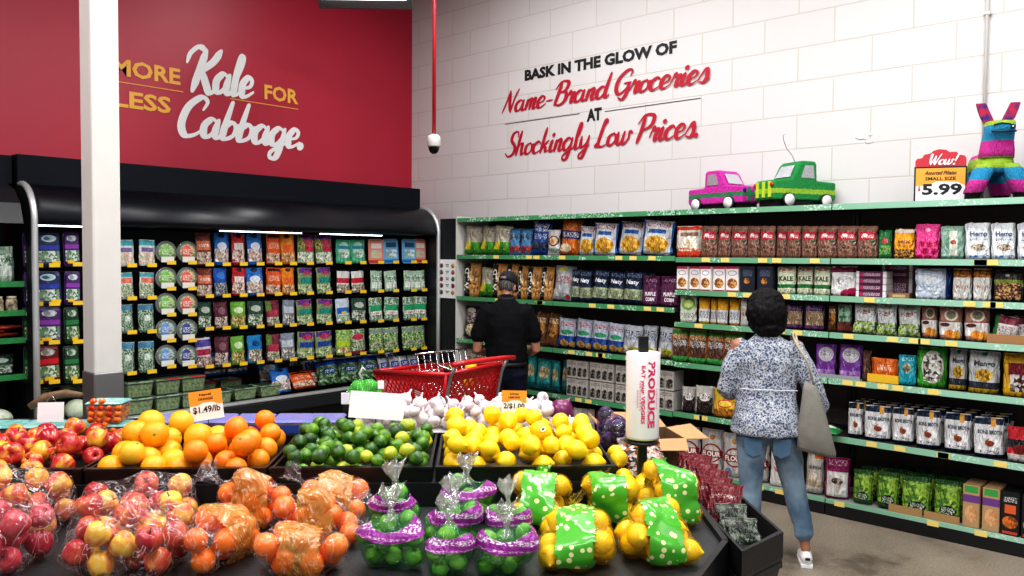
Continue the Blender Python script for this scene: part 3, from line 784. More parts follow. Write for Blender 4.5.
# name:(shape,(w,h,d),base,layers,[(text,cx,cz,w,h,colour,rot)],description,category,rough)
DS={
'rice':('stand',(.2,.25,.06),'d9d2c8',[('r',.5,.93,.6,.08,'d8452a'),('r',.5,.72,.34,.06,'8a6a55'),('e',.5,.42,.30,.2,'efe6d6'),('e',.5,.42,.2,.13,('f6efe0','c9b48a',20)),('r',.5,.1,.5,.1,'d8452a'),('r',.5,.25,.45,.05,('c96a3c','f0d8c0',14))],[],'clear and orange snack pouch with a round white window','snack pouch'),
'jerky':('stand',(.12,.24,.05),'7d5645',[('r',.5,.94,.6,.06,'8a6654'),('r',.45,.68,.38,.13,'b21f35'),('e',.35,.7,.12,.05,'efe7df'),('t',.48,.66,.3,.05,W),('r',.5,.36,.38,.18,('4a2a22','a88570',12,'7a4a3c')),('e',.7,.52,.14,.06,'2c4a2c')],[],'kraft-brown jerky pouch with a red label','snack pouch'),
'greensnack':('stand',(.1,.22,.05),'1f6a35',[('e',.5,.6,.2,.1,'c33544'),('r',.5,.3,.4,.15,('2d7d3e','87b45b',12))],[],'green snack pouch','snack pouch'),
'trailmix':('stand',(.12,.22,.05),'efa51f',[('r',.5,.93,.6,.07,'eeeae4'),('r',.5,.16,.5,.16,('6b3f1e','d79a3e',14,'3a2414')),('t',.5,.42,.35,.06,'7d2c14')],[('MIX',.0,.56,.075,.022,'7a2a12',0)],'yellow trail mix pouch with a white top','snack pouch'),
'pinkdots':('stand',(.14,.25,.05),'e2458f',[('e',.28,.42,.13,.09,'b5124f'),('e',.60,.42,.13,.09,'b5124f'),('e',.88,.42,.11,.09,'b5124f'),('e',.42,.22,.14,.09,'b5124f'),('e',.76,.22,.13,.09,'b5124f'),('e',.2,.06,.13,.08,'b5124f'),('e',.56,.05,.13,.07,'b5124f'),('e',.5,.82,.1,.05,'f3a9c8')],[],'bright pink pouch with dark pink dots','snack pouch'),
'sage':('stand',(.14,.25,.05),'8fae9c',[('e',.5,.48,.34,.22,'6d9381'),('r',.5,.48,.16,.36,'d9ddcf'),('e',.5,.5,.12,.07,'b9543c'),('r',.5,.05,.5,.05,'6d9381')],[],'sage green pouch with a pale centre label','snack pouch'),
'hemp':('gusset',(.14,.25,.07),'e6eaee',[('e',.5,.30,.30,.09,('6a5440','d9cdbd',24,'9a8468')),('t',.5,.52,.35,.035,'4d6078'),('r',.5,.06,.4,.03,('3c6ea8','e6eaee',10))],[('Hemp',.0,.66,.095,.045,'17355c',0)],'white hemp seed bag with dark blue lettering','seed bag'),
'cookie':('box',(.075,.17,.05),'efe9e6',[('r',.5,.95,.5,.05,'b2314f'),('e',.5,.74,.36,.1,'7486b5'),('e',.5,.74,.3,.075,W),('e',.5,.34,.42,.2,('7a4526','e0b070',9,'b97b3e')),('r',.5,.03,.5,.04,'8c2f45')],[],'small white cookie box with a picture of cookies','cookie box'),
'darkbox':('box',(.1,.24,.06),'171e2c',[('e',.45,.45,.2,.12,('c98a3c','5a3a1c',10)),('t',.5,.75,.34,.12,'5f6f8c')],[],'dark navy cracker box','cracker box'),
'kale':('gusset',(.11,.26,.05),'dfe3c4',[('r',.5,.9,.4,.06,('c8473a','dfe3c4',12)),('r',.5,.28,.5,.07,'1f7a40'),('t',.5,.12,.4,.04,'49633e')],[('KALE',0,.55,.085,.045,'1f3d28',0)],'pale green kale snack bag','kale bag'),
'maroonwhite':('stand',(.17,.24,.06),'e9e6e6',[('r',.5,.9,.5,.12,'8a1c46'),('e',.5,.5,.3,.16,('9c9c9c','f0f0f0',12)),('e',.85,.06,.5,.2,'b01e50')],[],'white and maroon snack bag','snack bag'),
'silverblue':('stand',(.2,.24,.06),'c9d3e2',[('r',.93,.5,.1,.6,'1c3a7c'),('e',.4,.6,.25,.12,'e9eef5'),('r',.45,.3,.35,.12,('a8b8d0','eef2f8',10))],[],'crinkled silver-white bag with a blue side','snack bag'),
'goldtop':('stand',(.12,.25,.06),'e3e0dc',[('r',.5,.86,.6,.15,('8a4f1c','c98a3a',14)),('t',.5,.4,.3,.06,'b9653c')],[],'white bag with a gold-brown gathered top','nut bag'),
'driedmix':('stand',(.18,.26,.06),'3a3630',[('r',.5,.58,.5,.1,'7d9440'),('r',.5,.32,.42,.26,('5a1f2c','c9a060',14,'3a2620')),('e',.45,.82,.08,.04,'c8c2b4')],[],'black bag of dried fruit with a clear window','dried fruit bag'),
'avocado':('stand',(.11,.2,.05),'d8dccf',[('e',.5,.7,.4,.24,'7fb04a'),('e',.5,.7,.25,.15,'cfe08a'),('t',.5,.25,.35,.1,'4c6a44')],[],'white bag with a green fruit slice picture','snack bag'),
'yellowwhite':('stand',(.08,.19,.05),'e6a91a',[('r',.5,.3,.45,.24,'e7e7ea'),('t',.5,.32,.4,.14,'5a6478')],[],'yellow pouch with a white lower label','snack pouch'),
'whitebag':('stand',(.1,.2,.05),'d9d5cf',[('e',.5,.5,.3,.15,('b5543c','d9d5cf',10))],[],'plain whitish bag partly hidden by the woman','bag'),
'chia':('stand',(.14,.18,.06),'3a1b42',[('r',.5,.42,.4,.26,('6b5340','a89070',30)),('t',.5,.8,.35,.08,'9c7fae'),('r',.5,.08,.5,.04,'5c2c68')],[],'dark purple seed bag with a clear window','seed bag'),
'brownbag':('pillow',(.1,.2,.06),'6a4327',[('e',.5,.5,.35,.25,('3a2214','c9893c',10)),('t',.5,.75,.35,.08,'e0c8a0')],[],'brown snack bag','snack bag'),
'greenbrown':('pillow',(.12,.21,.05),'5e2f26',[('r',.5,.62,.42,.28,('2c6a44','8fb39a',8,'b5c9bd')),('r',.5,.15,.5,.1,'7a3a2c')],[],'brown bag with green and silver print','snack bag'),
'veggiecrisp':('pillow',(.15,.21,.06),'cfd3d4',[('r',.5,.7,.38,.08,('8a5a50','cfd3d4',14)),('e',.5,.9,.3,.06,'9db09a'),('r',.5,.2,.5,.2,('5e8a3a','b9cf5c',10,'e8ebe4'))],[],'grey-white veggie crisp bag with green picture','snack bag'),
'apricot':('stand',(.15,.21,.06),'a9796a',[('e',.5,.74,.28,.17,'e7dccb'),('e',.5,.74,.2,.12,'8a8a6c'),('r',.5,.34,.5,.2,'e9e4df'),('r',.5,.545,.5,.012,'9a1f2c'),('e',.25,.45,.2,.06,'5a1f28'),('e',.45,.18,.22,.12,'e58a2c'),('e',.72,.15,.18,.12,'f0a840')],[],'pink-brown dried apricot pouch','dried fruit pouch'),
'chocoseed':('stand',(.13,.25,.05),'c8742c',[('r',.5,.9,.6,.1,'4f8f37'),('r',.5,.4,.42,.3,('3a1f17','6b4233',26)),('t',.5,.55,.42,.10,W),('r',.5,.07,.5,.08,'3fa04a'),('t',.5,.75,.42,.08,'f4dfb0')],[],'orange and green pouch with a dark window','snack pouch'),
'purplepouch':('stand',(.14,.2,.05),'7a3f9c',[('e',.5,.68,.36,.22,'c9c4cc'),('t',.5,.72,.3,.08,'6a6a74'),('r',.5,.12,.45,.1,('8a56a8','b58fc9',10))],[],'purple pouch with a grey label','snack pouch'),
'browntube':('stand',(.06,.19,.05),'5a3a2a',[('r',.5,.5,.5,.2,('8a6a50','3a241a',10))],[],'slim brown bag','snack bag'),
'orangetray':('stand',(.16,.16,.05),'dd6a1e',[('e',.5,.55,.28,.2,('e8925a','c9501a',8)),('t',.5,.6,.25,.1,'f6d9bf')],[],'orange pouch standing in a yellow tray','snack pouch'),
'teal':('stand',(.13,.2,.05),'1ba3b5',[('e',.45,.55,.22,.18,('5a5a4a','c9c2a8',8)),('t',.5,.85,.3,.06,'dff4f6')],[],'teal pouch','snack pouch'),
'almondgreen':('stand',(.2,.26,.06),'3f9a2c',[('e',.5,.5,.36,.40,'ddd9cf'),('r',.5,.48,.3,.33,('3a352f','efece6',11,'8a857c'))],[],'green pouch with a large window of chips','snack pouch'),
'mango':('stand',(.18,.27,.06),'c3c6c8',[('r',.5,.12,.6,.14,'2f3540'),('r',.5,.04,.5,.06,'c9a21c'),('e',.5,.42,.28,.15,('d9a020','8a5a14',12,'f0cf5a')),('e',.5,.92,.1,.06,'2f8a5a')],[('Mango',0,.68,.12,.045,'23262c',0)],'silver dried mango pouch with a dark base','dried fruit pouch'),
'cherrychoc':('stand',(.18,.25,.06),'d8a520',[('r',.6,.62,.42,.14,'7a1628'),('r',.6,.3,.36,.2,('e9e4df','5a2a20',9,'2f1a18'))],[],'yellow pouch with a maroon label','snack pouch'),
'gummydark':('stand',(.14,.2,.06),'c9c3bc',[('r',.5,.3,.4,.3,('3a2c26','1c1612',9)),('e',.5,.6,.3,.14,'e9e4de'),('t',.5,.62,.3,.1,'2a2522')],[],'beige bag with a dark berry picture','snack bag'),
'yellowgreen':('stand',(.18,.22,.06),'d9b02c',[('e',.5,.88,.38,.14,'3f8a3a'),('e',.5,.45,.3,.14,'d83a2c'),('e',.5,.45,.25,.1,'f4d24c'),('r',.5,.15,.45,.14,('c98a2c','8a4f1c',9))],[],'yellow and green food bag','food bag'),
'broth':('stand',(.16,.24,.06),'e6e5e6',[('r',.5,.92,.6,.12,'14253f'),('r',.5,.03,.6,.045,'14253f'),('e',.5,.36,.15,.10,'8f3f24'),('e',.58,.41,.12,.06,'e6e5e6'),('e',.5,.34,.14,.07,'9c4a2a'),('t',.5,.13,.3,.035,'5a5a66'),('r',.62,.88,.08,.13,'e6a33c')],[('BONE BROTH',0,.62,.125,.024,'1b2a44',0)],'white bone broth pouch with a navy top','broth pouch'),
'redtop':('stand',(.16,.2,.06),'c41f2c',[('r',.5,.5,.5,.12,'181a20'),('e',.5,.34,.3,.14,'7a1f1c'),('r',.5,.1,.5,.1,'c9c4c0')],[],'red topped bag with a dark band','snack bag'),
'flour':('stand',(.2,.34,.08),'c9c4c0',[('e',.5,.80,.12,.06,'b5803c'),('e',.5,.44,.42,.22,'9c2a2c'),('e',.5,.44,.36,.185,'cfc7c0'),('r',.5,.42,.46,.08,'a0282c'),('e',.25,.1,.16,.1,'6a86b5')],[('FLOUR',0,.425,.16,.04,'f4f0ea',0)],'white bag of flour with a round red badge','flour bag'),
'quinoa':('stand',(.17,.36,.08),'cdc8c0',[('r',.75,.88,.3,.12,'d9692c'),('r',.5,.2,.5,.06,'b9a48a'),('e',.4,.36,.3,.1,('c9a880','efe6d6',14))],[('QUINOA',0,.56,.12,.03,'3a2f2c',0)],'white and orange quinoa bag','grain bag'),
'marooncereal':('stand',(.18,.32,.08),'8f1f5a',[('r',.5,.34,.4,.3,'e3dedd'),('e',.5,.36,.3,.14,'d5cfc9'),('e',.5,.42,.22,.08,('3a2a22','a89c90',10)),('t',.5,.85,.35,.07,'e9c4d8')],[],'magenta cereal pouch with a bowl picture','cereal pouch'),
'beans':('stand',(.17,.28,.08),'2f5a2c',[('r',.5,.5,.5,.36,('4a7d2a','9fc24a',9,'6f9c34')),('e',.5,.22,.3,.14,'1f3a22'),('t',.5,.22,.24,.09,'d9e4cf')],[],'dark green bag of green beans','vegetable bag'),
'chipsgreen':('pillow',(.15,.28,.07),'b9b3a0',[('r',.5,.22,.5,.22,('4f9a2c','2f7a28',6)),('r',.2,.3,.2,.14,'d8c42c'),('t',.5,.72,.35,.12,'8a8270')],[],'cream chip bag with green and yellow base','chip bag'),
'berry':('pillow',(.12,.26,.07),'4a86b5',[('e',.3,.2,.25,.14,'8a2c3c'),('e',.75,.22,.2,.13,'a8443c'),('r',.5,.68,.42,.14,('8ab4d0','2c5a8a',8))],[],'blue bag with dark red berries','snack bag'),
'bluechip':('pillow',(.2,.36,.08),'1c4ca0',[('t',.5,.78,.36,.12,W),('t',.5,.52,.34,.08,'dfe6f4'),('r',.5,.24,.42,.12,('2c3a5a','14203a',8)),('e',.15,.95,.12,.06,'e0dc9a')],[],'tall blue chip bag','chip bag'),
'whiteround':('pillow',(.13,.25,.07),'e0dedc',[('e',.5,.55,.4,.2,'2a2a2c'),('e',.5,.55,.32,.16,('c9803c','e6d2b0',8)),('r',.5,.18,.45,.08,'8a9a8a')],[],'small white bag with a round bowl picture','snack bag'),
'orangechip':('pillow',(.22,.37,.08),'cf6f1e',[('r',.5,.56,.5,.12,'2f3a78'),('t',.5,.56,.4,.07,W),('e',.5,.82,.25,.1,('b5501a','f0a04a',8)),('e',.3,.18,.3,.12,'f0d9b8')],[],'tall orange chip bag with a blue band','chip bag'),
'fries':('pillow',(.24,.33,.09),'dfe0e4',[('r',.02,.5,.10,.6,'2468b8'),('r',.98,.5,.07,.6,'2468b8'),('t',.5,.88,.36,.07,'a02a34'),('r',.5,.68,.26,.06,'2a5fa8'),('e',.5,.3,.36,.24,('e6b437','c9841c',14,'f4d468',(3,.3,.7)))],[],'white and blue chip bag with golden fries','chip bag'),
'wild':('gusset',(.14,.33,.05),'c08a4a',[('r',.2,.5,.2,.52,'16110e'),('e',.6,.6,.3,.16,('e6c48a','8a5526',8)),('e',.6,.25,.3,.16,('d9a45c','6a3f1c',8))],[('WILD',-.042,.5,.22,.042,'f0ece4',1)],'tan popcorn-like snack bag with vertical lettering','snack bag'),
'silverchip':('pillow',(.2,.33,.09),'b9bcc0',[('e',.5,.62,.34,.12,'d5d8dc'),('t',.5,.58,.36,.1,'b02a5a'),('e',.75,.1,.1,.06,'c9312c'),('e',.4,.88,.2,.07,'cfd06a')],[],'silver chip bag with pink lettering','chip bag'),
'navynut':('pillow',(.19,.3,.09),'1c2a4a',[('r',.5,.3,.5,.16,'b5c09a'),('t',.5,.3,.4,.1,'4a5a4c'),('t',.5,.88,.35,.06,'8a9ab5')],[('Naty',0,.66,.12,.05,'eef0f2',0)],'navy chip bag with a pale green band','chip bag'),
'purplecorn':('stand',(.17,.28,.08),'5a1f4a',[('t',.5,.85,.3,.05,'c9a0b8')],[('PURPLE',0,.38,.10,.035,'f0e4ec',0),('CORN',0,.2,.08,.035,'f0e4ec',0)],'deep purple corn snack bag','snack bag'),
'popcorn':('pillow',(.19,.3,.08),'2a241f',[('e',.5,.22,.4,.22,('e6dcc0','b5a06a',12)),('t',.5,.62,.4,.16,'e0c8d0'),('e',.3,.85,.2,.08,'b9b3ac')],[],'black popcorn bag with a pale picture','chip bag'),
'bluewhite':('pillow',(.19,.29,.09),'c9d3e2',[('r',.5,.2,.5,.2,'2a4fa0'),('e',.4,.14,.22,.12,('e6c070','c9903c',8)),('e',.8,.12,.18,.1,'e0b860'),('e',.5,.52,.32,.08,'3a9a6a'),('t',.5,.8,.36,.08,'c43a44')],[],'white and blue cracker bag with a green label','chip bag'),
'plantain':('pillow',(.18,.28,.09),'c5c9cf',[('r',.5,.14,.5,.14,('b5763c','f0e4d0',7)),('e',.6,.17,.24,.10,'b9c42c'),('t',.45,.66,.42,.16,'34466a')],[],'silver chip bag with small blue lettering','chip bag'),
'beige':('pillow',(.12,.2,.06),'b9ab96',[('t',.5,.5,.4,.25,'5a4a3a')],[],'beige snack bag','snack bag'),
'teallow':('pillow',(.17,.27,.08),'1f8f8f',[('e',.5,.55,.32,.2,('d9c9a0','8a7a50',9)),('r',.5,.12,.5,.08,'14666a')],[],'teal bag with a tan picture','snack bag'),
# cold case
'saladteal':('stand',(.12,.2,.05),'dfe3e2',[('r',.5,.88,.6,.12,'58b8c4'),('r',.5,.6,.35,.08,'7a6a9c'),('r',.5,.3,.45,.22,('c9d5b4','e6b4a8',12,'f0ebe4'))],[],'teal-topped chopped salad bag','salad bag'),
'saladcoral':('stand',(.14,.2,.05),'e6e3df',[('r',.5,.9,.6,.1,'4fb0b8'),('r',.5,.68,.4,.1,'dd7a64'),('r',.5,.3,.45,.26,('9db58a','dfe4d4',14,'5f7a4c'))],[],'teal and coral salad bag','salad bag'),
'slawrust':('stand',(.13,.26,.05),'7a3a2e',[('r',.5,.6,.42,.14,'d9764f'),('r',.5,.22,.46,.18,('c9b0a0','7a5a4a',12,'e9dcd0')),('t',.5,.6,.3,.05,W)],[],'rust-brown salad kit','salad kit'),
'slawblue':('stand',(.14,.27,.05),'2272c4',[('e',.5,.9,.2,.07,'16264a'),('r',.5,.3,.46,.2,('bfa59a','efe6e0',12,'8a6a60')),('e',.5,.58,.3,.12,'dfe6f0')],[],'bright blue salad kit','salad kit'),
'slawred':('stand',(.13,.27,.05),'c0262f',[('e',.5,.9,.2,.07,'2a1416'),('r',.5,.28,.46,.2,('d9c0b4','8a5a4c',12,'efe0d8')),('r',.5,.58,.35,.1,'e2d5d4')],[],'red salad kit','salad kit'),
'slawnavy':('stand',(.15,.23,.05),'1c55b0',[('r',.5,.25,.46,.22,('6a7078','b9bcc0',12,'2a3038')),('e',.5,.72,.3,.12,'3a82d8')],[],'deep blue salad kit','salad kit'),
'sloworange':('stand',(.15,.27,.05),'dc5a22',[('r',.5,.9,.4,.05,'3a1a10'),('r',.5,.2,.46,.16,('d9b49a','8a5a3a',12,'e9dccb')),('t',.5,.6,.35,.1,'f2c9a8')],[],'orange-red salad kit','salad kit'),
'slawamber':('stand',(.14,.28,.05),'e88a1e',[('e',.5,.9,.2,.06,'4a2a10'),('r',.5,.22,.4,.14,('e0c09a','a06a3a',12)),('r',.5,.5,.35,.12,'e6692c')],[],'amber-orange salad kit','salad kit'),
'kitpurple':('stand',(.17,.28,.05),'6f8a50',[('r',.6,.92,.5,.1,'5f2a86'),('e',.6,.72,.3,.12,'c43a5a'),('r',.72,.5,.34,.09,'c02a4c'),('r',.5,.2,.46,.18,('d5dcc8','7d9a60',12,W)),('e',.2,.65,.2,.2,('6a8a44','c9b46a',14,'2f4a22'))],[],'purple-topped vegetable salad kit with red label','salad kit'),
'kitteal':('stand',(.17,.26,.05),'7d8f5c',[('r',.6,.9,.5,.12,'6a2f8c'),('e',.6,.78,.25,.08,'b5386a'),('r',.6,.5,.46,.1,'1f8f84'),('r',.5,.18,.46,.18,('b9cf9a','5f7d44',12,'dfe4d0'))],[],'purple-topped vegetable salad kit with teal label','salad kit'),
'kitblue':('stand',(.17,.24,.05),'8a9a68',[('r',.6,.9,.5,.12,'5a2480'),('e',.55,.78,.28,.1,'b02a5c'),('r',.6,.5,.46,.1,'24489c'),('r',.5,.18,.46,.18,('b5c98a','6a8a44',12,'e0e6d0'))],[],'purple-topped vegetable salad kit with blue label','salad kit'),
'tealtub':('stand',(.16,.23,.05),'4fb58a',[('e',.5,.55,.36,.34,'b5d9c9'),('r',.5,.66,.4,.07,'1f8c9c'),('r',.5,.36,.3,.1,('7a9a80','e0ece4',10))],[],'mint green herb pouch with teal label','herb pouch'),
'coraltub':('tub',(.15,.22,.04),'d98a7c',[('r',.5,.72,.34,.1,'e9dcd8'),('r',.5,.4,.34,.16,('b5c9a8','d9a094',9)),('r',.5,.1,.5,.06,'c4493c')],[],'coral red herb pack','herb pack'),
'bluetub':('tub',(.15,.22,.04),'6aa8d4',[('r',.5,.75,.34,.1,'2a4a6a'),('r',.5,.4,.34,.16,('8aa8a0','d5e4ea',9)),('r',.5,.1,.5,.06,'2a78b8')],[],'light blue herb pack','herb pack'),
'whitered':('stand',(.17,.24,.05),'d9d9d6',[('r',.5,.55,.5,.12,'c4243c'),('r',.5,.2,.46,.16,('8a9a6a','dfd9cf',12,'7a2a2c'))],[],'white salad bag with red label','salad bag'),
'mistgreen':('stand',(.16,.2,.05),'a9c4ae',[('r',.5,.6,.42,.18,('8ab094','dce8dc',10,'4a7a5c')),('r',.5,.3,.42,.14,'e2ebe2'),('t',.5,.62,.3,.08,'2f6a48')],[],'pale misty green herb bag','herb bag'),
'cleargreen':('stand',(.16,.24,.05),('4a6a4c','b9cdb9',16,'7d9a84'),[('r',.5,.88,.5,.1,'4a86a8'),('e',.5,.5,.25,.1,('8aa890','e4ece6',12))],[],'clear bag of leafy greens','salad bag'),
'darkleaf':('stand',(.15,.25,.05),'2a4a3c',[('e',.5,.7,.3,.12,'b9c4b5'),('r',.5,.28,.44,.2,('dfe0d9','4a6a4a',12,'8a9a84'))],[],'dark green leaf salad bag','salad bag'),
'maroonleaf':('stand',(.15,.26,.05),'5a2434',[('e',.5,.66,.25,.14,'8a5a6a'),('r',.5,.24,.44,.2,('c9b8ac','6a4a44',12,'e4d9d0'))],[],'maroon salad bag','salad bag'),
'limeleaf':('stand',(.15,.26,.05),'6fae3c',[('e',.5,.68,.3,.12,'d9ebc0'),('r',.5,.28,.44,.2,('d9c98a','5f7d3a',12,'c98a4a'))],[],'lime green salad bag','salad bag'),
'maroongreen':('stand',(.15,.26,.05),'7a2a3c',[('r',.15,.8,.2,.2,'6a8a3c'),('r',.5,.5,.35,.12,'b53a54'),('r',.5,.2,.44,.16,('d5cfc0','6a7a4c',12))],[],'maroon and green salad bag','salad bag'),
'silverleaf':('stand',(.14,.27,.05),'8a94a4',[('r',.5,.6,.4,.12,'c4ccd8'),('r',.5,.26,.44,.18,('d9d9d4','8a8478',12,'5a6474'))],[],'silver-grey slaw bag','salad bag'),
'bluewhiteleaf':('stand',(.15,.26,.05),'c9d5e2',[('r',.5,.5,.42,.12,'2a6ac4'),('e',.5,.42,.2,.06,'e0c43a'),('r',.5,.18,.44,.14,('6a9a5a','dfe8d9',12))],[],'white and blue salad bag','salad bag'),
'greenband':('stand',(.16,.24,.05),('5a7a5c','c4d4c4',16,'8aa890'),[('r',.5,.55,.42,.12,'27a46c'),('r',.5,.34,.42,.08,'efe9e4'),('t',.5,.34,.3,.04,'b5443c')],[],'clear herb bag with emerald green band','herb bag'),
'purplewhite':('stand',(.15,.27,.05),'d4d0dc',[('r',.5,.8,.5,.12,'5a4a9c'),('r',.5,.5,.42,.1,'b52a4c'),('r',.5,.2,.44,.16,('8a5a5a','d9c9c0',12))],[],'white and purple slaw bag','salad bag'),
'blueleaf':('stand',(.15,.27,.05),'1f86c4',[('e',.5,.68,.25,.1,'0f4a8a'),('r',.5,.28,.44,.2,('e4ddd0','7a6a54',12))],[],'sky blue salad bag','salad bag'),
'limeband':('stand',(.15,.24,.05),('6f9a4c','b5cf7d',14,'8ab45a'),[('r',.5,.45,.45,.1,'b8d42c'),('r',.5,.2,.4,.1,('b5643c','dfe4b4',10))],[],'lime banded lettuce bag','salad bag'),
'redband':('stand',(.15,.24,.05),('5a7a4c','c9cfb4',14,'8a9a7c'),[('e',.5,.68,.35,.12,'c42c50'),('r',.5,.08,.5,.06,'8a2440')],[],'lettuce bag with a pink-red label','salad bag'),
'mixleaf':('stand',(.15,.25,.05),('5a8a44','c0d49a',14,'3a6a34'),[('r',.5,.85,.5,.08,'8a9a94'),('r',.5,.3,.4,.08,('c9c4b4','6a7a5a',10))],[],'clear bag of mixed salad leaves','salad bag'),
'tubnavy':('tub',(.18,.23,.06),'26325a',[('e',.5,.82,.3,.1,'c4d4e4'),('e',.5,.82,.22,.06,('3a6a7a','a8c4c8',9)),('r',.5,.56,.45,.06,'2a3fa8'),('r',.5,.3,.42,.16,('7a9a7c','d5e0dc',11,'3a5a44')),('r',.8,.12,.2,.05,'f0c020')],[],'clear salad tub with a blue label','salad tub'),
'tubpurple':('tub',(.18,.23,.06),'4a2a66',[('e',.5,.82,.3,.09,('8a9aa4','d5dce0',9)),('r',.5,.58,.45,.06,'8a3aa4'),('r',.5,.3,.42,.16,('6a8a6c','cfdcd5',11,'3a5a44')),('r',.4,.12,.2,.05,'f0c020')],[],'clear salad tub with a purple label','salad tub'),
'tubgreen':('tub',(.18,.23,.06),'24402c',[('e',.5,.82,.3,.09,('5a7a60','c5d4c8',9)),('r',.5,.58,.45,.06,'2f7a48'),('r',.5,.3,.42,.16,('5a7a4c','c4d4bc',11,'2f4a34')),('r',.6,.12,.2,.05,'f0c020')],[],'clear salad tub with a green label','salad tub'),
'tubred':('tub',(.18,.23,.06),'6a1c22',[('e',.5,.82,.3,.09,('8a8a80','d5d0cc',9)),('r',.5,.58,.45,.07,'c8232c'),('r',.5,.3,.42,.16,('6a8a5c','cfdcc5',11,'3a5a44')),('r',.5,.12,.2,.05,'f0c020')],[],'clear salad tub with a red label','salad tub'),
}
NAMEOF={'snack pouch':'snack_pouch','jerky':'snack_pouch'}
PROTO={}
def sh_of(dn): return DS[dn][0]
_inks={}
def ink(c):
    if c not in _inks: _inks[c]=mat('ink_'+c,c,.5)
    return _inks[c]
def make_pack(dn):
    """returns list of (name, mesh data) for the design: first the body then its parts; body mesh holds unit design size"""
    sh,(w,h,d),base,layers,texts,desc,cat=DS[dn][:7]
    if sh=='box': mb,f=pk_box(w,h,d)
    elif sh=='tub': mb,f=pk_tub(w,h,d)
    else: mb,f=pk_pouch(w,h,d,sh,seed=hash(dn)%1000 if False else sum(map(ord,dn)))
    me=recalc(mb.mesh(cat.replace(' ','_'))); me.materials.append(printed('print_'+dn,base,layers,crinkle=0 if sh=='box' else (.2 if sh=='tub' else .9),rough=.27 if sh!='box' else .5))
    parts=[]
    if texts:
        byc={}
        for s,cx,cz,tw,th,c,rot in texts:
            tb=byc.setdefault(c,MB()); put_text(tb,s,cx*1.0,cz*h-(0 if rot else th/2),tw,th,f,bold=.03,rot=PI/2 if rot else 0)
        for c,tb in byc.items():
            tm=tb.mesh('lettering'); tm.materials.append(ink(c)); parts.append(('lettering',tm))
    if sh in('stand','pillow','gusset') and w>.1:
        # crimped heat seal along the top edge
        sb=MB(); n=10
        sb.box(-w*.46,w*.46,-.0016,.0016,h*.955,h*.985); sm=sb.mesh('top_seal'); 
        c=base if isinstance(base,str) else base[1]
        key='seal_'+c
        if key not in _inks: _inks[key]=mat(key,c,.35,bump=.5,bscale=300)
        sm.materials.append(_inks[key]); parts.append(('top_seal',sm))
    return me,parts,(w,h,d),desc,cat
ORD=['','first','second','third','fourth','fifth','sixth','seventh','eighth','ninth','tenth','eleventh','twelfth','thirteenth']
def place_pack(dn,x,y,z,rot,w,h,label,group,tilt=0,depth=None,nm=None,roll=0):
    label=fit(label)
    if dn not in PROTO:
        me,parts,dim,desc,cat=make_pack(dn); PROTO[dn]=(me,parts,dim,desc,cat)
    me,parts,dim,desc,cat=PROTO[dn]
    dd=depth or dim[2]; z+=dd/2*sin(abs(tilt))+.002
    if sh_of(dn)!='box' and abs(roll)<1e-6: roll=.03*sin(x*91+y*57+z*13)
    z+=w/2*abs(sin(roll))
    o=link(nm or cat.replace(' ','_'),me,loc=(x,y,z),rot=(Matrix.Rotation(rot,3,'Z')@Matrix.Rotation(roll,3,'Y')@Matrix.Rotation(tilt,3,'X')).to_euler(),scale=(w/dim[0],(depth or dim[2])/dim[2],h/dim[1]))
    tag(o,label,cat,group)
    for pn,pm in parts:
        link(pn,pm,parent=o)
    return o
ROWNAME={'R1':'top shelf, right bays','R2':'second shelf, right bays','R3':'third shelf, right bays','R4':'fourth shelf, right bays','R5':'fifth shelf, right bays','R6':'bottom shelf, right bays',
'L1':'top shelf, left bays','L2':'second shelf, left bays','L3':'third shelf, left bays','L4':'fourth shelf, left bays','L5':'bottom shelf, left bays'}
ZROW={'R1':1.80,'R2':1.54,'R3':1.284,'R4':.963,'R5':.563,'R6':.11,'L1':1.81,'L2':1.395,'L3':.97,'L4':.555,'L5':.11}
def fit(s):
    for a,b in ((' from left on ',' on '),(' from left in ',' in '),(', right bays',' right'),(', left bays',' left'),(' with a ',' with '),(' small ',' '),(' the ',' ')):
        if len(s.split())<=16: return s
        s=s.replace(a,b)
    if len(s.split())>16: print('LONG',s)
    return s
def run_label(desc,k,n,where):
    if n==1: return fit('%s on the %s'%(desc,where))
    return fit('%s, %s from left on %s'%(desc,ORD[k] if k<len(ORD) else str(k),where))
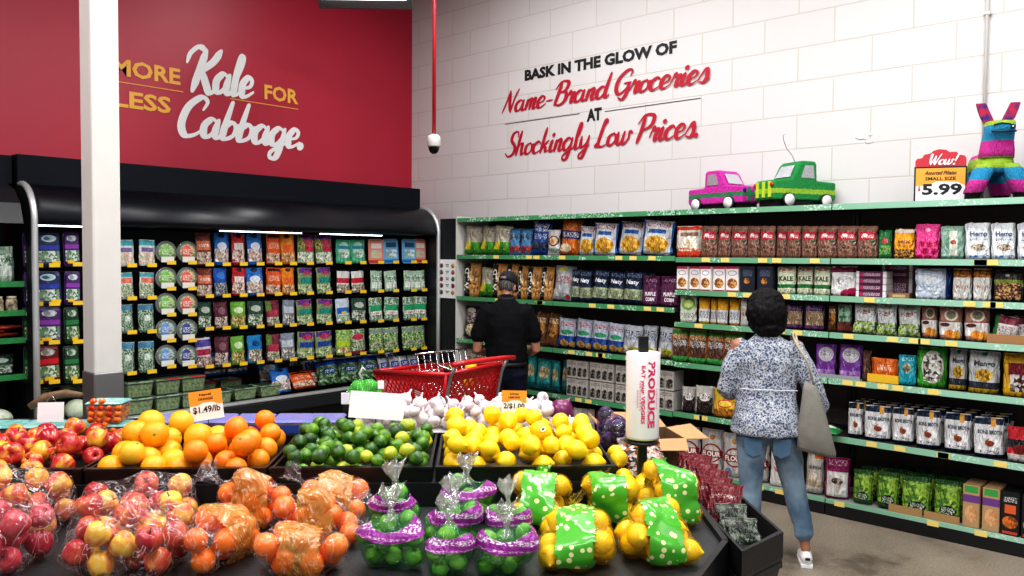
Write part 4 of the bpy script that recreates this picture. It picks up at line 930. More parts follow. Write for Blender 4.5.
def fill_shelves():
    cnt={}
    for r,dn,*_ in SHELF: cnt[(r,dn)]=cnt.get((r,dn),0)+1
    seen={}
    for r,dn,y,w,h in SHELF:
        k=seen[(r,dn)]=seen.get((r,dn),0)+1
        desc=DS[dn][5]; d=DS[dn][1][2]
        lim={'L5':.34,'R6':.345,'L1':.318,'R1':.325,'L2':.36,'R2':.21,'R3':.21,'R4':.265,'R5':.33,'L3':.36,'L4':.35}.get(r,9)
        bagk=DS[dn][0]!='box'
        if r=='R2': lim=.222
        if r=='R3': lim=.215
        h=min(h,lim)
        o=place_pack(dn,5.728+d/2+.010*math.sin(y*37)+(.022 if bagk else 0),y,ZROW[r]-.002,R(-90)+(.24+.08*math.sin(y*53+k) if bagk else .03*math.sin(y*53)),w*((.96 if dn in('beans','broth') else 1.0) if bagk else .95)*(1.06 if DS[dn][0]=='pillow' else 1),h,run_label(desc,k,cnt[(r,dn)],ROWNAME[r]),'packages on the '+ROWNAME[r],tilt=R(random.uniform(-8,-1)) if DS[dn][0]!='box' else 0,roll=(.07 if DS[dn][0]=='pillow' and w>.13 else .0)+.015*math.sin(y*91))
        if dn in('broth','beans') :
            for q in (1,2):
                c=dup(o,loc=(o.location.x+(d+.045)*q,y-.008,o.location.z),label=fit('%s, row %s behind the %s one'%(desc,'two' if q==1 else 'three',ORD[k])))
        if r=='R1' and dn=='jerky' and k%2==0:
            dup(o,loc=(o.location.x+.085,y-.05,o.location.z),label=fit('%s, second row behind the %s one on top shelf'%(desc,ORD[k])))
        if r in('L2',) and dn=='navynut':
            dup(o,loc=(o.location.x+.13,y-.04,o.location.z),label=fit('%s, second row behind the %s one'%(desc,ORD[k])))
def fill_case():
    cnt={}
    for a in COOL: cnt[(a[0],a[1])]=cnt.get((a[0],a[1]),0)+1
    seen={}
    for r,dn,x,z,w,h in sorted(COOL,key=lambda a:(a[0],a[2])):
        k=seen[(r,dn)]=seen.get((r,dn),0)+1
        d=DS[dn][1][2]
        h=min(h,.272); x=min(x,5.655-w/2)
        rl_=.05*math.sin(x*17+z*29)
        o=place_pack(dn,x,(6.362 if sh_of(dn)=='tub' else 6.348)+d/2,z,0.14*math.sin(x*31+z*7),w*.96,h,run_label(DS[dn][5],k,cnt[(r,dn)],'cold case row %s'%ORD[r]),'packs hanging in the %s row of the cold case'%ORD[r],tilt=R(-3),roll=rl_ if sh_of(dn)!='tub' else 0)
        # price tag clipped to the hook in front
        dup_tag(x+.02,6.322,z+.012)
        # second pack behind on the same hook is hidden; a peg shows above
_tagm=[]
def dup_tag(x,y,z):
    if not _tagm:
        mb=MB(); mb.box(-.036,.036,-.002,.002,-.014,.016); me=mb.mesh('price_tag'); me.materials.append(YTAG); _tagm.append(me)
    if len(_tagm)<=98:
        o=link('price_tag',_tagm[0],parent=tc_,loc=(x-tc_.location.x,y-6.75,z)); _tagm.append(o)
def bowls():
    defs={'bowlgreen':('green','6cae3c'),'bowlred':('red','d8503c'),'bowlblue':('light blue','5a8ac8'),'bowlnavy':('dark blue','26368a')}
    clr=mat('clear_plastic','8a918c',.15,alpha=.55,coat=.5); protos={}
    for r,dn,x,z in BOWL:
        nm,c=defs[dn]; lab='round %s salad bowl in the cold case, %s bowl from the top'%(nm,ORD[r])
        if dn not in protos:
            t=thing('salad_bowl',lab,'salad bowl',(x,6.38,z),(R(0),0,0),'round salad bowls in the cold case')
            obj('bowl',MB().lathe([(0.001,.05),(.06,.048),(.082,.0),(.088,-.012)],24,axis='y',caps=False),mat('bowl_black','1a1c1c',.3),t); t.scale=(.92,.92,.92)
            obj('rim',MB().lathe([(.088,-.012),(.095,-.014),(.095,-.022),(.08,-.026),(.08,-.018),(.088,-.012)],24,axis='y',caps=False),clr,t)
            obj('lid',MB().lathe([(.081,-.022),(.07,-.032),(.0005,-.034)],24,axis='y',caps=False),printed('lid_'+dn,'6f7a6e',[('e',.5,.5,.42,.42,('5f8a44','c4cca4',9,c)),('e',.42,.5,.26,.38,c),('t',.45,.5,.22,.16,W)],crinkle=0),t)
            lb=obj('label_card',MB().box(-.05,.06,-.04,-.036,-.088,-.04),mat('lab_'+dn,'dfe0dc',.5),t)
            protos[dn]=t
        else: dup(protos[dn],loc=(x,6.38,z),label=lab)
        dup_tag(x+.025,6.322,z-.085)
fill_shelves(); fill_case(); bowls()
# ------------------------------------------------------------ special shelf stock
XS=5.73
def cart_box(nm,label,cat,loc,dims,m,group=None,rot=R(-90),texts=(),lid=None):
    w,h,d=dims; t=thing(nm,label,cat,loc,rot,group)
    obj('carton',MB().rbox(-w/2,w/2,-d/2,d/2,0,h,.003),m,t)
    byc={}
    for s,cx,cz,tw,th,c,ro in texts: put_text(byc.setdefault(c,MB()),s,cx,cz,tw,th,lambda a,z:(a,-d/2-.0015,z),bold=.03,rot=ro)
    for c,tb in byc.items(): obj('lettering',tb,ink(c),t)
    if lid: obj('side_label',MB().box(lid[0],lid[1],-d/2-.0012,-d/2-.0004,lid[2],lid[3]),ink(lid[4]),t)
    return t
pb=printed('print_plum','5a2848',[('r',.95,.5,.06,.5,'e6e0e4'),('r',.05,.5,.06,.5,'e6e0e4'),('t',.5,.5,.3,.25,'e9cfe0'),('r',.2,.5,.06,.3,'b02a5c')],crinkle=0,rough=.45)
for k in range(4):
    cart_box('snack_bar_box','plum and white snack bar box, %s up in the front stack on second shelf'%ORD[k+1],'box',(XS+.1,1.945,1.539+k*.045),(.20,.043,.14),pb,'stacked plum snack bar boxes')
for k in range(2):
    cart_box('snack_bar_box','plum snack bar box behind the front stack, %s'%('lower one' if k==0 else 'topmost one'),'box',(XS+.27,1.83,1.539+.135+k*.045),(.20,.043,.14),pb,'stacked plum snack bar boxes')
cart_box('snack_bar_box','plum snack bar box at the base of the rear stack','box',(XS+.27,1.83,1.539),(.20,.133,.14),pb,'stacked plum snack bar boxes')
cart_box('snack_tray','flat brown cardboard snack tray beside the plum boxes','box',(XS+.08,1.76,1.539),(.13,.035,.12),mat('kraft_dark','8a6a4a',.6),lid=(-.04,.04,.008,.026,'c9a87a'))
# orange pouch in yellow tray
t=thing('display_tray','yellow cardboard display tray under the orange pouch','tray',(XS+.05,1.845,.962),R(-90))
obj('tray_body',MB().box(-.1,.1,-.045,-.042,0,.06).box(-.1,.1,.042,.045,0,.07).box(-.1,-.097,-.042,.042,0,.06).box(.097,.1,-.042,.042,0,.06).box(-.1,.1,-.045,.045,0,.004),mat('yellow_card','e6b52c',.5),t)
place_pack('orangetray',XS+.05,1.845,.968,R(-90),.17,.16,'orange pouch standing in a yellow tray on fourth shelf','pouches on fourth shelf',tilt=R(3),depth=.05)
t=thing('display_tray','low grey display tray under the two purple pouches','tray',(XS-.0,2.15,.962),R(-90))
obj('tray_body',MB().box(-.17,.16,-.004,0,0,.028).box(-.17,.16,0,.08,0,.002),mat('grey_card','9a9aa0',.5),t)
# kraft tray with white packs on third shelf right
t=thing('display_tray','kraft cardboard tray holding white and maroon packs, third shelf right','tray',(XS+.1,1.10,1.283),R(-90))
obj('tray_body',MB().box(-.13,.13,-.1,-.096,0,.06).box(-.13,.13,.096,.1,0,.07).box(-.13,-.126,-.096,.096,0,.06).box(.126,.13,-.096,.096,0,.06).box(-.13,.13,-.1,.1,0,.004),mat('kraft_card','a5784f',.6),t)
pm_=printed('print_wm','e4e0de',[('r',.5,.82,.5,.14,'8a1c38'),('t',.5,.45,.4,.16,'7a5a5a'),('r',.1,.6,.1,.4,'2f7a3c')],crinkle=.4)
for k,(dy,rt,nm) in enumerate([(-.055,.25,'tilted front'),(.05,-.12,'left')]):
    mb,f=pk_pouch(.13,.17,.04,'stand',seed=k)
    tag(obj('snack_pouch',mb,pm_,loc=(XS+.06+.05*k,1.10+dy*-1,1.29),rot=(0,rt*.6,R(-90))),'white and maroon pouch in the kraft tray, %s one'%nm,'snack pouch')
# grey cubes of berry cartons, two high
gm=printed('print_berrybox','b9b4ae',[('r',.25,.3,.2,.2,('1c1717','8a8580',13,'2c2625')),('r',.75,.3,.2,.2,('1c1717','8a8580',13,'2c2625')),('e',.3,.52,.14,.08,'2a2626'),('e',.8,.50,.14,.08,'2a2626'),('t',.5,.82,.42,.1,'2a2626'),('r',.5,.5,.015,.5,'6a6560'),('r',.5,.985,.5,.02,'6a6560')],crinkle=0,rough=.45)
n=0
for (ya,yb) in [(4.335,4.57),(4.055,4.31),(3.80,4.035),(3.46,3.63)]:
    n+=1; m_=2 if yb-ya>.2 else 1
    for lv in range(2):
        for q in range(m_):
            w=(yb-ya)/m_; cart_box('berry_carton','grey-white carton printed with dark berries, %s stack, %s layer%s'%(ORD[n],'upper' if lv else 'lower','' if m_==1 else (', left' if q==0 else ', right')),'carton',(XS+.09,yb-w*(q+.5),.554+lv*.165),(w-.004,.162,.16),gm,'berry cartons on the fourth shelf')
# cartons at the lower right
kb=mat('carton_kraft','b08a5c',.55,var=.15)
for k,(y,lab,base,c2,tx) in enumerate([(1.29,'kraft soup carton with a purple band, left of the pair','b5936a','7a3f86',''),(1.18,'kraft soup carton with a purple band, right of the pair','b5936a','7a3f86','')]):
    m_=printed('print_soup%d'%k,'b5936a',[('r',.5,.9,.4,.08,'3f9a4a'),('r',.5,.68,.5,.09,'6f3f86'),('e',.5,.32,.36,.2,('d9a878','b87a4c',8)),('e',.5,.32,.4,.23,'c9b8a4') if False else ('e',.5,.3,.3,.15,('dfae80','c98a5a',8))],crinkle=0,rough=.5)
    cart_box('soup_carton',lab,'carton',(XS+.1,y,.108),(.095,.27,.2),m_,'soup cartons at the lower right')
for k,(y,lab) in enumerate([(1.075,'black soup carton with orange soup bowl, lower right'),(.965,'black soup carton cut by the right edge of the bottom shelf')]):
    m_=printed('print_blacksoup%d'%k,'17181a',[('t',.5,.82,.35,.06,'e6e0dc'),('r',.5,.6,.3,.1,'d9622c'),('e',.5,.3,.42,.14,('d9762c','7a3a1c',8)),('r',.5,.06,.4,.03,'c9432c')],crinkle=0,rough=.45)
    cart_box('soup_carton',lab,'carton',(XS+.1,y,.108),(.10,.27,.2),m_,'soup cartons at the lower right')
# half trays under the bean bags
for k,y in enumerate((1.675,1.455)):
    t=thing('display_tray','low kraft tray in front of the %s bean bag on the bottom shelf'%('third' if k==0 else 'fourth'),'tray',(XS-.012,y,.108),R(-90))
    obj('tray_body',MB().box(-.105,.105,-.003,0,0,.055),kb,t)
# green flat pack on fifth shelf, dark spare bags behind
mb,f=pk_pouch(.17,.2,.07,'flat',seed=4)
tag(obj('vegetable_bag',mb,printed('print_gl','1f7a3c',[('e',.5,.5,.3,.2,'e4ece4'),('t',.5,.3,.4,.1,W)]),loc=(XS+.02,2.19,.60),rot=(R(88),0,R(-90)+.15)),'flat green bag lying behind the tote bag on the fifth shelf','vegetable bag')
# ------------------------------------------------------------ piñatas and price sign on the top shelf
def fringe(name,bands,axis=2,rep=60):
    """crepe paper fringe with colour bands in object z"""
    m,nt,b=newmat(name); b.inputs['Roughness'].default_value=.8; tc=N(nt,'ShaderNodeTexCoord'); sp=N(nt,'ShaderNodeSeparateXYZ'); nt.links.new(tc.outputs['Object'],sp.inputs[0])
    nz=N(nt,'ShaderNodeTexNoise'); nz.inputs['Scale'].default_value=70; nt.links.new(tc.outputs['Object'],nz.inputs['Vector'])
    ad=N(nt,'ShaderNodeMath',operation='MULTIPLY_ADD'); ad.inputs[1].default_value=.022; nt.links.new(nz.outputs[0],ad.inputs[0]); nt.links.new(sp.outputs[axis],ad.inputs[2])
    mr=N(nt,'ShaderNodeMapRange'); mr.inputs[1].default_value=.011; mr.inputs[2].default_value=.711; nt.links.new(ad.outputs[0],mr.inputs[0])
    cr=N(nt,'ShaderNodeValToRGB'); cr.color_ramp.interpolation='CONSTANT'
    cr.color_ramp.elements.remove(cr.color_ramp.elements[1]); cr.color_ramp.elements[0].position=0; cr.color_ramp.elements[0].color=hexc(bands[0][1])
    for z,c in bands[1:]:
        e=cr.color_ramp.elements.new(z/.7); e.color=hexc(c)
    nt.links.new(mr.outputs[0],cr.inputs[0])
    n2=N(nt,'ShaderNodeTexNoise'); n2.inputs['Scale'].default_value=1; n2.inputs['Detail'].default_value=4; mp=N(nt,'ShaderNodeMapping'); mp.inputs['Scale'].default_value=(160,160,45); nt.links.new(tc.outputs['Object'],mp.inputs[0]); nt.links.new(mp.outputs[0],n2.inputs['Vector'])
    bp=N(nt,'ShaderNodeBump'); bp.inputs['Strength'].default_value=1; bp.inputs['Distance'].default_value=.02; nt.links.new(n2.outputs[0],bp.inputs['Height']); nt.links.new(bp.outputs[0],b.inputs['Normal'])
    hv=N(nt,'ShaderNodeMix',data_type='RGBA',blend_type='MULTIPLY'); hv.inputs[0].default_value=.45; nt.links.new(cr.outputs[0],hv.inputs[6]); nt.links.new(n2.outputs[0],hv.inputs[7])
    g=N(nt,'ShaderNodeMix',data_type='RGBA',blend_type='MULTIPLY'); g.inputs[0].default_value=1; nt.links.new(hv.outputs[2],g.inputs[6]); g.inputs[7].default_value=(1.25,1.25,1.25,1)
    nt.links.new(g.outputs[2],b.inputs['Base Color']); return m
def sq(cx,cy,z,rx,ry,n=20,p=3.0,tz=0):
    out=[]
    for k in range(n):
        a=2*PI*k/n; c,s=cos(a),sin(a); d=(abs(c)**p+abs(s)**p)**(-1/p)
        out.append((cx+rx*c*d,cy+ry*s*d,z+tz*c*d))
    return out
def donkey(loc,rot,sc,lab,cols):
    t=thing('donkey_pinata',lab,'piñata',loc,rot); t.scale=(sc,)*3
    m=fringe('fringe_'+cols[0],[(0,'141414'),(.045,cols[1]),(.125,cols[2]),(.20,cols[3]),(.275,cols[1]),(.375,cols[2]),(.40,cols[2]),(.47,cols[3]),(.50,cols[4])])
    b=MB()
    b.loft([sq(0,.10,z,rx,ry) for z,rx,ry in[(.17,.06,.12),(.18,.10,.19),(.22,.118,.2),(.27,.11,.19),(.30,.10,.13),(.305,.06,.08)]])
    b.loft([sq(0,cy,z,rx,ry) for z,rx,ry,cy in[(.27,.10,.08,-.02),(.32,.098,.075,-.03),(.38,.09,.07,-.04),(.42,.085,.085,-.06),(.46,.083,.10,-.075),(.495,.08,.09,-.07),(.50,.05,.05,-.06)]])
    obj('body',b,m,t)
    for sx,y in((-1,-.06),(1,-.06),(-.8,.24),(.8,.24)):
        lb=MB(); lb.loft([sq(sx*x,y,z,r_,r_*1.1,14) for z,r_,x in[(0,.042,.145),(.04,.045,.14),(.046,.056,.138),(.12,.056,.11),(.2,.06,.08),(.23,.045,.07)]]); obj('leg',lb,m,t)
    for s in(-1,1):
        lb=MB(); lb.loft([[(s*(x)+dx,-.03+dy,z) for dx,dy in((-w,-.012),(w,-.012),(w,.012),(-w,.012))] for x,z,w in[(.045,.49,.032),(.065,.53,.034),(.085,.58,.032),(.10,.625,.028)]],smooth=False)
        obj('ear',lb,mat('ear_red'+cols[0],'c2223a',.8,col2='3a2070',vscale=22),t,bevel=.004)
    f=MB(); f.tube([(-.06,-.165,.465),(-.02,-.175,.475),(.03,-.172,.468),(.062,-.16,.45)],.005,6); f.tube([(-.07,-.16,.425),(0,-.178,.42),(.07,-.16,.425)],.006,6); f.ell((.045,-.172,.452),(.012,.006,.015),10,6)
    obj('face_drawing',f,INK,t)
    f=MB(); f.ell((.046,-.177,.452),(.005,.003,.006),8,5); obj('eye_glint',f,INKW,t)
    return t
donkey((5.92,1.255,2.178),R(-62),.98,'multicoloured donkey piñata with red ears standing on the top shelf',('a','e23aa8','2a9fd0','a5c93a','3ab0d8'))
t=donkey((5.98,.83,2.178),R(-75),.84,'purple-backed second piñata beside the donkey at right frame edge',('b','4a2a86','6a3aa0','2a6ab5','3a2a7a'))
def truck(loc,rot,flip,cols,lab,hook=False,L=.56,H=.27):
    t=thing('truck_pinata',lab,'piñata',loc,rot); s=-1 if flip else 1
    a,b_,c=cols; m=fringe('truck_'+a,[(0,a),(.095,a),(.1,b_),(.135,a)]) ; w=.115
    # side profile, front at -X
    body=[(-.28,.045),(-.285,.10),(-.28,.15),(-.265,.165),(-.12,.175),(-.06,.265),(-.03,.285),(.08,.285),(.10,.27),(.105,.165),(.275,.16),(.28,.15),(.28,.06),(.27,.045)]
    body=[(x*s,z*H/.285) for x,z in body]
    mb=MB(); mb.prism(body,-w,w,'y'); o=obj('body',mb,m,t,bevel=.012)
    k=H/.285
    win=[(-.045,.18),(-.01,.258),(.065,.258),(.075,.18)]
    for sd in(-1,1):
        mb=MB(); mb.prism([(x*s,z*k) for x,z in win],sd*(w+.0025)-.002,sd*(w+.0025)+.002,'y'); obj('window_foil',mb,mat('foil','c4c6cc',.25,metal=.5,bump=.6,bscale=60),t)
        for wx in(-.16,.18):
            wl=MB(); wl.lathe([(.001,-.012),(.052,-.012),(.052,.012),(.001,.012)],20,(s*wx,sd*(w+.008),.053),'y'); q=obj('wheel',wl,BLK,t)
            wl=MB(); wl.lathe([(.001,-.004),(.043,-.004),(.043,.004),(.001,.004)],20,(s*wx,sd*(w+.0205),.053),'y'); obj('hub_disc',wl,PAPER,q)
    mb=MB(); q=[(-.118,.182),(-.066,.255)]; mb.add([(q[0][0]*s-.004*s,-.085,q[0][1]*k),(q[0][0]*s-.004*s,.085,q[0][1]*k),(q[1][0]*s-.004*s,.075,q[1][1]*k),(q[1][0]*s-.004*s,-.075,q[1][1]*k)],[(0,1,2,3)])
    ws=obj('windscreen_foil',mb,mat('foil2','c9ccd2',.25,metal=.4,bump=.6,bscale=60),t); ws.location=(0,0,.006)
    g=mat('truck_stripe'+a,c,.8,bump=.5,bscale=200)
    for y in(-.07,0,.07) if not flip else (-.04,.04): obj('front_stripe',MB().box(-.292*s if s>0 else .284,-.284*s if s>0 else .292,y-.014,y+.014,.06*k,.155*k),g,t)
    for y in(-.095,.095): obj('headlamp',MB().lathe([(.001,-.005),(.016,-.005),(.016,.005),(.001,.005)],12,(-s*.289,y,.135*k),'x'),mat('lamp_'+a,'3a1a8a' if flip else 'b5402c',.5),t)
    if hook:
        obj('wire_hook',MB().tube([(0,0,.28*k),(-.03,.01,.33*k),(-.07,.02,.37*k),(-.10,.02,.42*k),(-.105,.02,.45*k),(-.09,.02,.455*k)],.0025,6),mat('wire','5a5a5a',.4),t)
    mb=MB(); mb.box(-.25,.25,-.095,.095,.008,.052); obj('underside',mb,BLK,t)
    return t
truck((5.98,2.585,2.177),R(-27),False,('1f9a4c','a9d43a','c9dc3a'),'green and yellow pickup truck piñata with a wire hook on the top shelf',hook=True,H=.345)
truck((5.98,3.17,2.177),R(-104),True,('e032b4','3a8a5c','2f8a5c'),'pink and green pickup truck piñata on the top shelf',H=.315)
t=thing('price_sign','tall price sign reading 5.99 for small piñatas on the top shelf','sign',(5.86,1.555,2.178),R(-66))
PR=lambda s,z:(s,-.0075,z)
top=[(-.15,.22),(-.15,.27),(-.14,.285),(-.11,.29),(-.10,.31),(-.06,.32),(-.045,.335),(-.01,.345),(.03,.34),(.05,.325),(.09,.325),(.11,.305),(.14,.30),(.15,.28),(.15,.22)]
obj('header_board',MB().prism(top,-.003,.003,'y'),mat('sign_red','c42a3c',.5),t)
obj('frame',MB().box(-.155,.155,-.004,.004,0,.232),INK,t)
obj('orange_card',MB().box(-.146,.146,-.0055,-.0045,.10,.222),mat('sign_orange','f3a93c',.5),t)
obj('white_card',MB().prism([(-.146,.006),(.146,.006),(.146,.105),(.10,.13),(-.02,.135),(-.07,.11),(-.146,.105)],-.0065,-.0056,'y'),PAPER,t)
mb=MB(); put_script(mb,'Wow!',-.075,.245,.165,.07,PR,wt=.16); obj('white_lettering',mb,INKW,t)
mb=MB(); put_text(mb,'5.99',.01,.045,.235,.075,PR,bold=.035); obj('price_figures',mb,INK,t); mb=MB(); put_text(mb,'SMALL SIZE',0,.142,.18,.022,PR,bold=.02); obj('size_words',mb,INK,t); mb=MB(); put_text(mb,'Assorted Piñatas',0,.178,.19,.026,PR,bold=.02,shear=.4)
obj('black_lettering',mb,INK,t); mb=MB(); put_text(mb,'$',-.125,.07,.016,.035,PR,bold=.04); obj('currency_mark',mb,REDI,t)
# ------------------------------------------------------------ bottom of the cold case
GL=mat('clamshell_clear','b9c9bf',.12,alpha=.16); LEAF=mat('leaf_fill','3f5d34',.6,col2='8aa05a',vscale=45,bump=.8,bscale=60)
def clamshell(lab,loc,rot,w,d,h,fill,lidm,group=None,cat='clamshell',nm='produce_clamshell'):
    t=thing(nm,lab,cat,loc,rot,group)
    b=MB(); b.loft([[(x*k,y*k,z) for x,y in((-w/2,-d/2),(w/2,-d/2),(w/2,d/2),(-w/2,d/2))] for k,z in((.86,0),(.97,h*.85),(1,h*.86),(1,h*.9))],smooth=False); obj('tub',b,GL,t,bevel=.004)
    b=MB(); b.loft([[(x*k,y*k,z) for x,y in((-w/2,-d/2),(w/2,-d/2),(w/2,d/2),(-w/2,d/2))] for k,z in((1.02,h*.9),(1.02,h*.93),(.9,h),(.85,h))],smooth=False); obj('lid',b,lidm,t,bevel=.003)
    b=MB(); b.loft([[(x*k,y*k,z) for x,y in((-w/2,-d/2),(w/2,-d/2),(w/2,d/2),(-w/2,d/2))] for k,z in((.82,.006),(.93,h*.8))],smooth=False); obj('contents',b,fill,t)
    return t
LIDR=printed('lid_salad','5a6a54',[('r',.5,.5,.5,.5,('35502c','93a87a',10)),('r',.7,.5,.3,.5,'a8343c')],crinkle=0,rough=.25)
LIDG=printed('lid_green','34503a',[('r',.5,.5,.5,.5,('2f4a34','9fb59a',10))],crinkle=0,rough=.2)
k=0
for x,n_ in((2.70,2),(2.92,2),(3.13,2)):
    for lv in range(n_):
        k+=1; clamshell('salad clamshell in the case well, %s stack, %s one'%(ORD[[2.70,2.92,3.13].index(x)+1],'upper' if lv else 'lower'),(x,6.46,.558+lv*.13),0,.2,.24,.125,LEAF,LIDR if (lv and x>2.8) else LIDG,'stacked salad clamshells in the case well')
for i,(x,y) in enumerate([(3.36,6.44),(3.36,6.72),(3.60,6.46),(3.60,6.74),(3.84,6.46),(3.12,6.75)]):
    clamshell('flat salad tray in the case well, %s of six'%ORD[i+1],(x,y if y<6.6 else 6.705,.558+ (.045 if y>6.6 else 0)),.02*i-.05,.21,.20,.10,LEAF,LIDR if i%2 else LIDG,'flat salad trays in the case well')
for i,(x,y,z) in enumerate([(3.62,6.93,.69),(3.84,6.93,.69),(4.02,6.68,.61),(3.98,6.40,.558)]):
    place_pack('slawblue',x,y+.0,z,.1*i-.2,.2,.24 if i<3 else .22,'small blue salad bag leaning in the case well, %s from the back'%ORD[i+1],'small blue salad bags in the case well',tilt=R(-14),depth=.06)
for i,(x,y) in enumerate([(4.22,6.40),(4.40,6.5)]):
    place_pack('sloworange' if i==0 else 'slawred',x,y,.56,.1,.26,.17,'%s salad bag lying low in the case well'%('orange-red' if i==0 else 'red and white'),'red salad bags in the case well',tilt=R(-35),depth=.07)
DS['bluegreens']=('pillow',(.26,.26,.09),('3a5f3c','8fb58a',10,'24402c'),[('r',.5,.88,.5,.14,'1f3f9c'),('e',.5,.5,.3,.12,'1a3a6a'),('t',.5,.5,.2,.06,'c9d9ea')],[],'bag of leafy greens with a blue top','greens bag')
DS['whiteblue']=('pillow',(.2,.22,.09),'dde0e8',[('r',.5,.55,.36,.16,'2a44a8'),('t',.5,.55,.3,.1,W),('r',.5,.15,.45,.14,('4a7a4c','b9cfae',10))],[],'white salad bag with a dark blue label','salad bag')
for i,x in enumerate((4.50,4.74,4.97)):
    place_pack('bluegreens',x,6.42,.56,-.05,.25,.24,'blue-topped greens bag in the case well, %s from left'%ORD[i+1],'blue-topped greens bags',tilt=R(-22),depth=.1)
j=0
for yy,z0 in((6.43,.56),(6.67,.612),(6.90,.695)):
    for i in range(4 if yy<6.5 else 5):
        x=(5.17 if yy<6.5 else 4.45)+i*(.13 if yy<6.5 else .25); j+=1
        if x>5.6: continue
        place_pack('whiteblue',x,yy-(.03 if yy>6.5 else 0),z0+.004,.12*math.sin(j*3),.19 if yy>6.5 else .13,.20 if yy<6.9 else .15,'white and blue salad bag in the case well, %s row, %s from left'%({6.43:'front',6.67:'middle',6.90:'rear'}[yy],ORD[i+1]),'white and blue salad bags in the case well',tilt=R(-20),depth=.09)
for yy,zz in((6.66,.615),(6.88,.695)):
    pass
obj('well_step',MB().box(-1.84,1.84,-.16,.06,.53,.60).box(-1.84,1.84,.06,.45,.53,.68),DARK2,tc_)
# neighbour case stock
for (z,dn,items) in [(1.60,'mistgreen',[(1.60,.17),(1.79,.17)]),(.956,'darkleaf',[(1.58,.17),(1.77,.18)])]:
    for i,(x,w_) in enumerate(items): place_pack(dn,x,6.44,z-.008,0,w_,.25 if z>1 else .14,'green leaf pack on the %s strip shelf of the left case, %s one'%('top' if z>1 else 'lowest',ORD[i+1]),'leaf packs in the left case',tilt=R(-3))
JM=mat('jar_dark','3a2620',.25,col2='e0cfae',vscale=25)
for i in range(5):
    t=thing('food_jar','small dark jar with a pale lid, %s on the left case second shelf'%ORD[i+1],'jar',(1.50+i*.085,6.40,1.391),0,'small jars in the left case')
    obj('glass',MB().lathe([(.001,0),(.034,.002),(.037,.01),(.037,.075),(.03,.09),(.001,.09)],16),JM,t); obj('lid',MB().lathe([(.001,.091),(.031,.091),(.031,.108),(.001,.108)],16),mat('jarlid','d9cdb8',.4),t)
CAR=mat('carrot','d9562c',.5,bump=.4,bscale=60,col2='a83a1c',vscale=20)
for i in range(12):
    a=random.uniform(-.5,.5); x=1.50+.36*random.random(); 
    t=thing('carrot','orange-red carrot in the pile at the left case','carrot',(x,6.42+.10*random.random(),1.225+.028*(i//4)),R(75)+a,'loose carrots in the left case')
    obj('root',MB().lathe([(.001,-.09),(.008,-.07),(.013,0),(.017,.06),(.016,.075),(.001,.08)],10,axis='y'),CAR,t); obj('stem_end',MB().lathe([(.001,.078),(.006,.08),(.003,.095),(.001,.096)],8,axis='y'),mat('stemg','5a7a3a',.6),t)
CAB=mat('cabbage','b9c9a4',.5,col2='e4e9da',vscale=14,bump=1,bscale=18)
def cabbage(lab,loc,r_,m,grp):
    t=thing('cabbage',lab,'cabbage',loc,random.random()*3,grp)
    mb=MB(); rings=[]
    for j_ in range(1,14):
        tt=PI*j_/14; rings.append([(r_*sin(tt)*cos(2*PI*k_/20)*(1+.05*sin(3*2*PI*k_/20+tt*3)),r_*sin(tt)*sin(2*PI*k_/20)*(1+.05*cos(4*2*PI*k_/20)),r_*.9*(1-cos(tt))) for k_ in range(20)])
    mb.loft(rings); obj('head',mb,m,t)
    for q in range(3):
        a=q*2.1; l=MB(); rr_=[]
        for j_ in range(6):
            th=.5+.33*j_; rr_.append([(r_*1.03*sin(th)*cos(a+ph),r_*1.03*sin(th)*sin(a+ph),r_*.9*(1-cos(th))*1.0+.004*sin(9*ph)) for ph in [(-.8+.2*i_)*(.6+.4*sin(PI*j_/5)) for i_ in range(9)]])
        l.loft(rr_,caps=False,close=False); lf=obj('outer_leaf',l,m,t)
        md=lf.modifiers.new('s','SOLIDIFY'); md.thickness=.002
    return t
for i,(x,y) in enumerate([(1.56,6.45),(1.76,6.43),(2.05,6.45),(2.28,6.47),(2.48,6.44)]): cabbage('pale green cabbage, %s from left at the case bottom'%ORD[i+1],(x,y,.56),.085,CAB,'cabbages at the bottom of the cases')
for i,x in enumerate((2.08,2.32,2.5)):
    clamshell('dark greens clamshell behind the cabbages, %s'%ORD[i+1],(x,6.75,.69),0,.2,.2,.11,LEAF,LIDG,'greens clamshells behind the cabbages')
# ------------------------------------------------------------ produce island
def zdeck(b): return .842+(b+.62)*.07
def zbin(b): return .964+.03*b
isl=thing('produce_island','black angular produce display island with a stepped deck','display table',(IO.x,IO.y,0),IA)
DECKM=mat('deck_mat','26282b',.5,bump=.15,bscale=90); ISB=mat('island_body','141518',.45)
def prism_slope(pts,zf,zb):
    n=len(pts); mb=MB(); vs=[(a,b,zb) for a,b in pts]+[(a,b,zf(b)) for a,b in pts]
    mb.add(vs,[tuple(range(n))[::-1],tuple(range(n,2*n))]+[(i,(i+1)%n,n+(i+1)%n,n+i) for i in range(n)]); return mb
obj('lower_deck',prism_slope([(-3.0,-.64),(.80,-.64),(.975,-.37),(.975,-.005),(-3.0,-.005)],zdeck,.74),DECKM,isl)
lip=[(-3.0,-.64),(.80,-.64),(.975,-.37),(.975,-.06)]
mb=MB()
for (a0,b0),(a1,b1) in zip(lip,lip[1:]):
    n=Vector((b1-b0,-(a1-a0),0)).normalized()*.02
    vs=[(a0,b0,.70),(a1,b1,.70),(a1,b1,zdeck(b1)+.022),(a0,b0,zdeck(b0)+.022)]
    mb.add(vs+[(x+n.x,y+n.y,z) for x,y,z in vs],[(0,1,2,3),(4,7,6,5),(0,4,5,1),(1,5,6,2),(2,6,7,3),(3,7,4,0)])
obj('deck_lip',mb,BLK,isl)
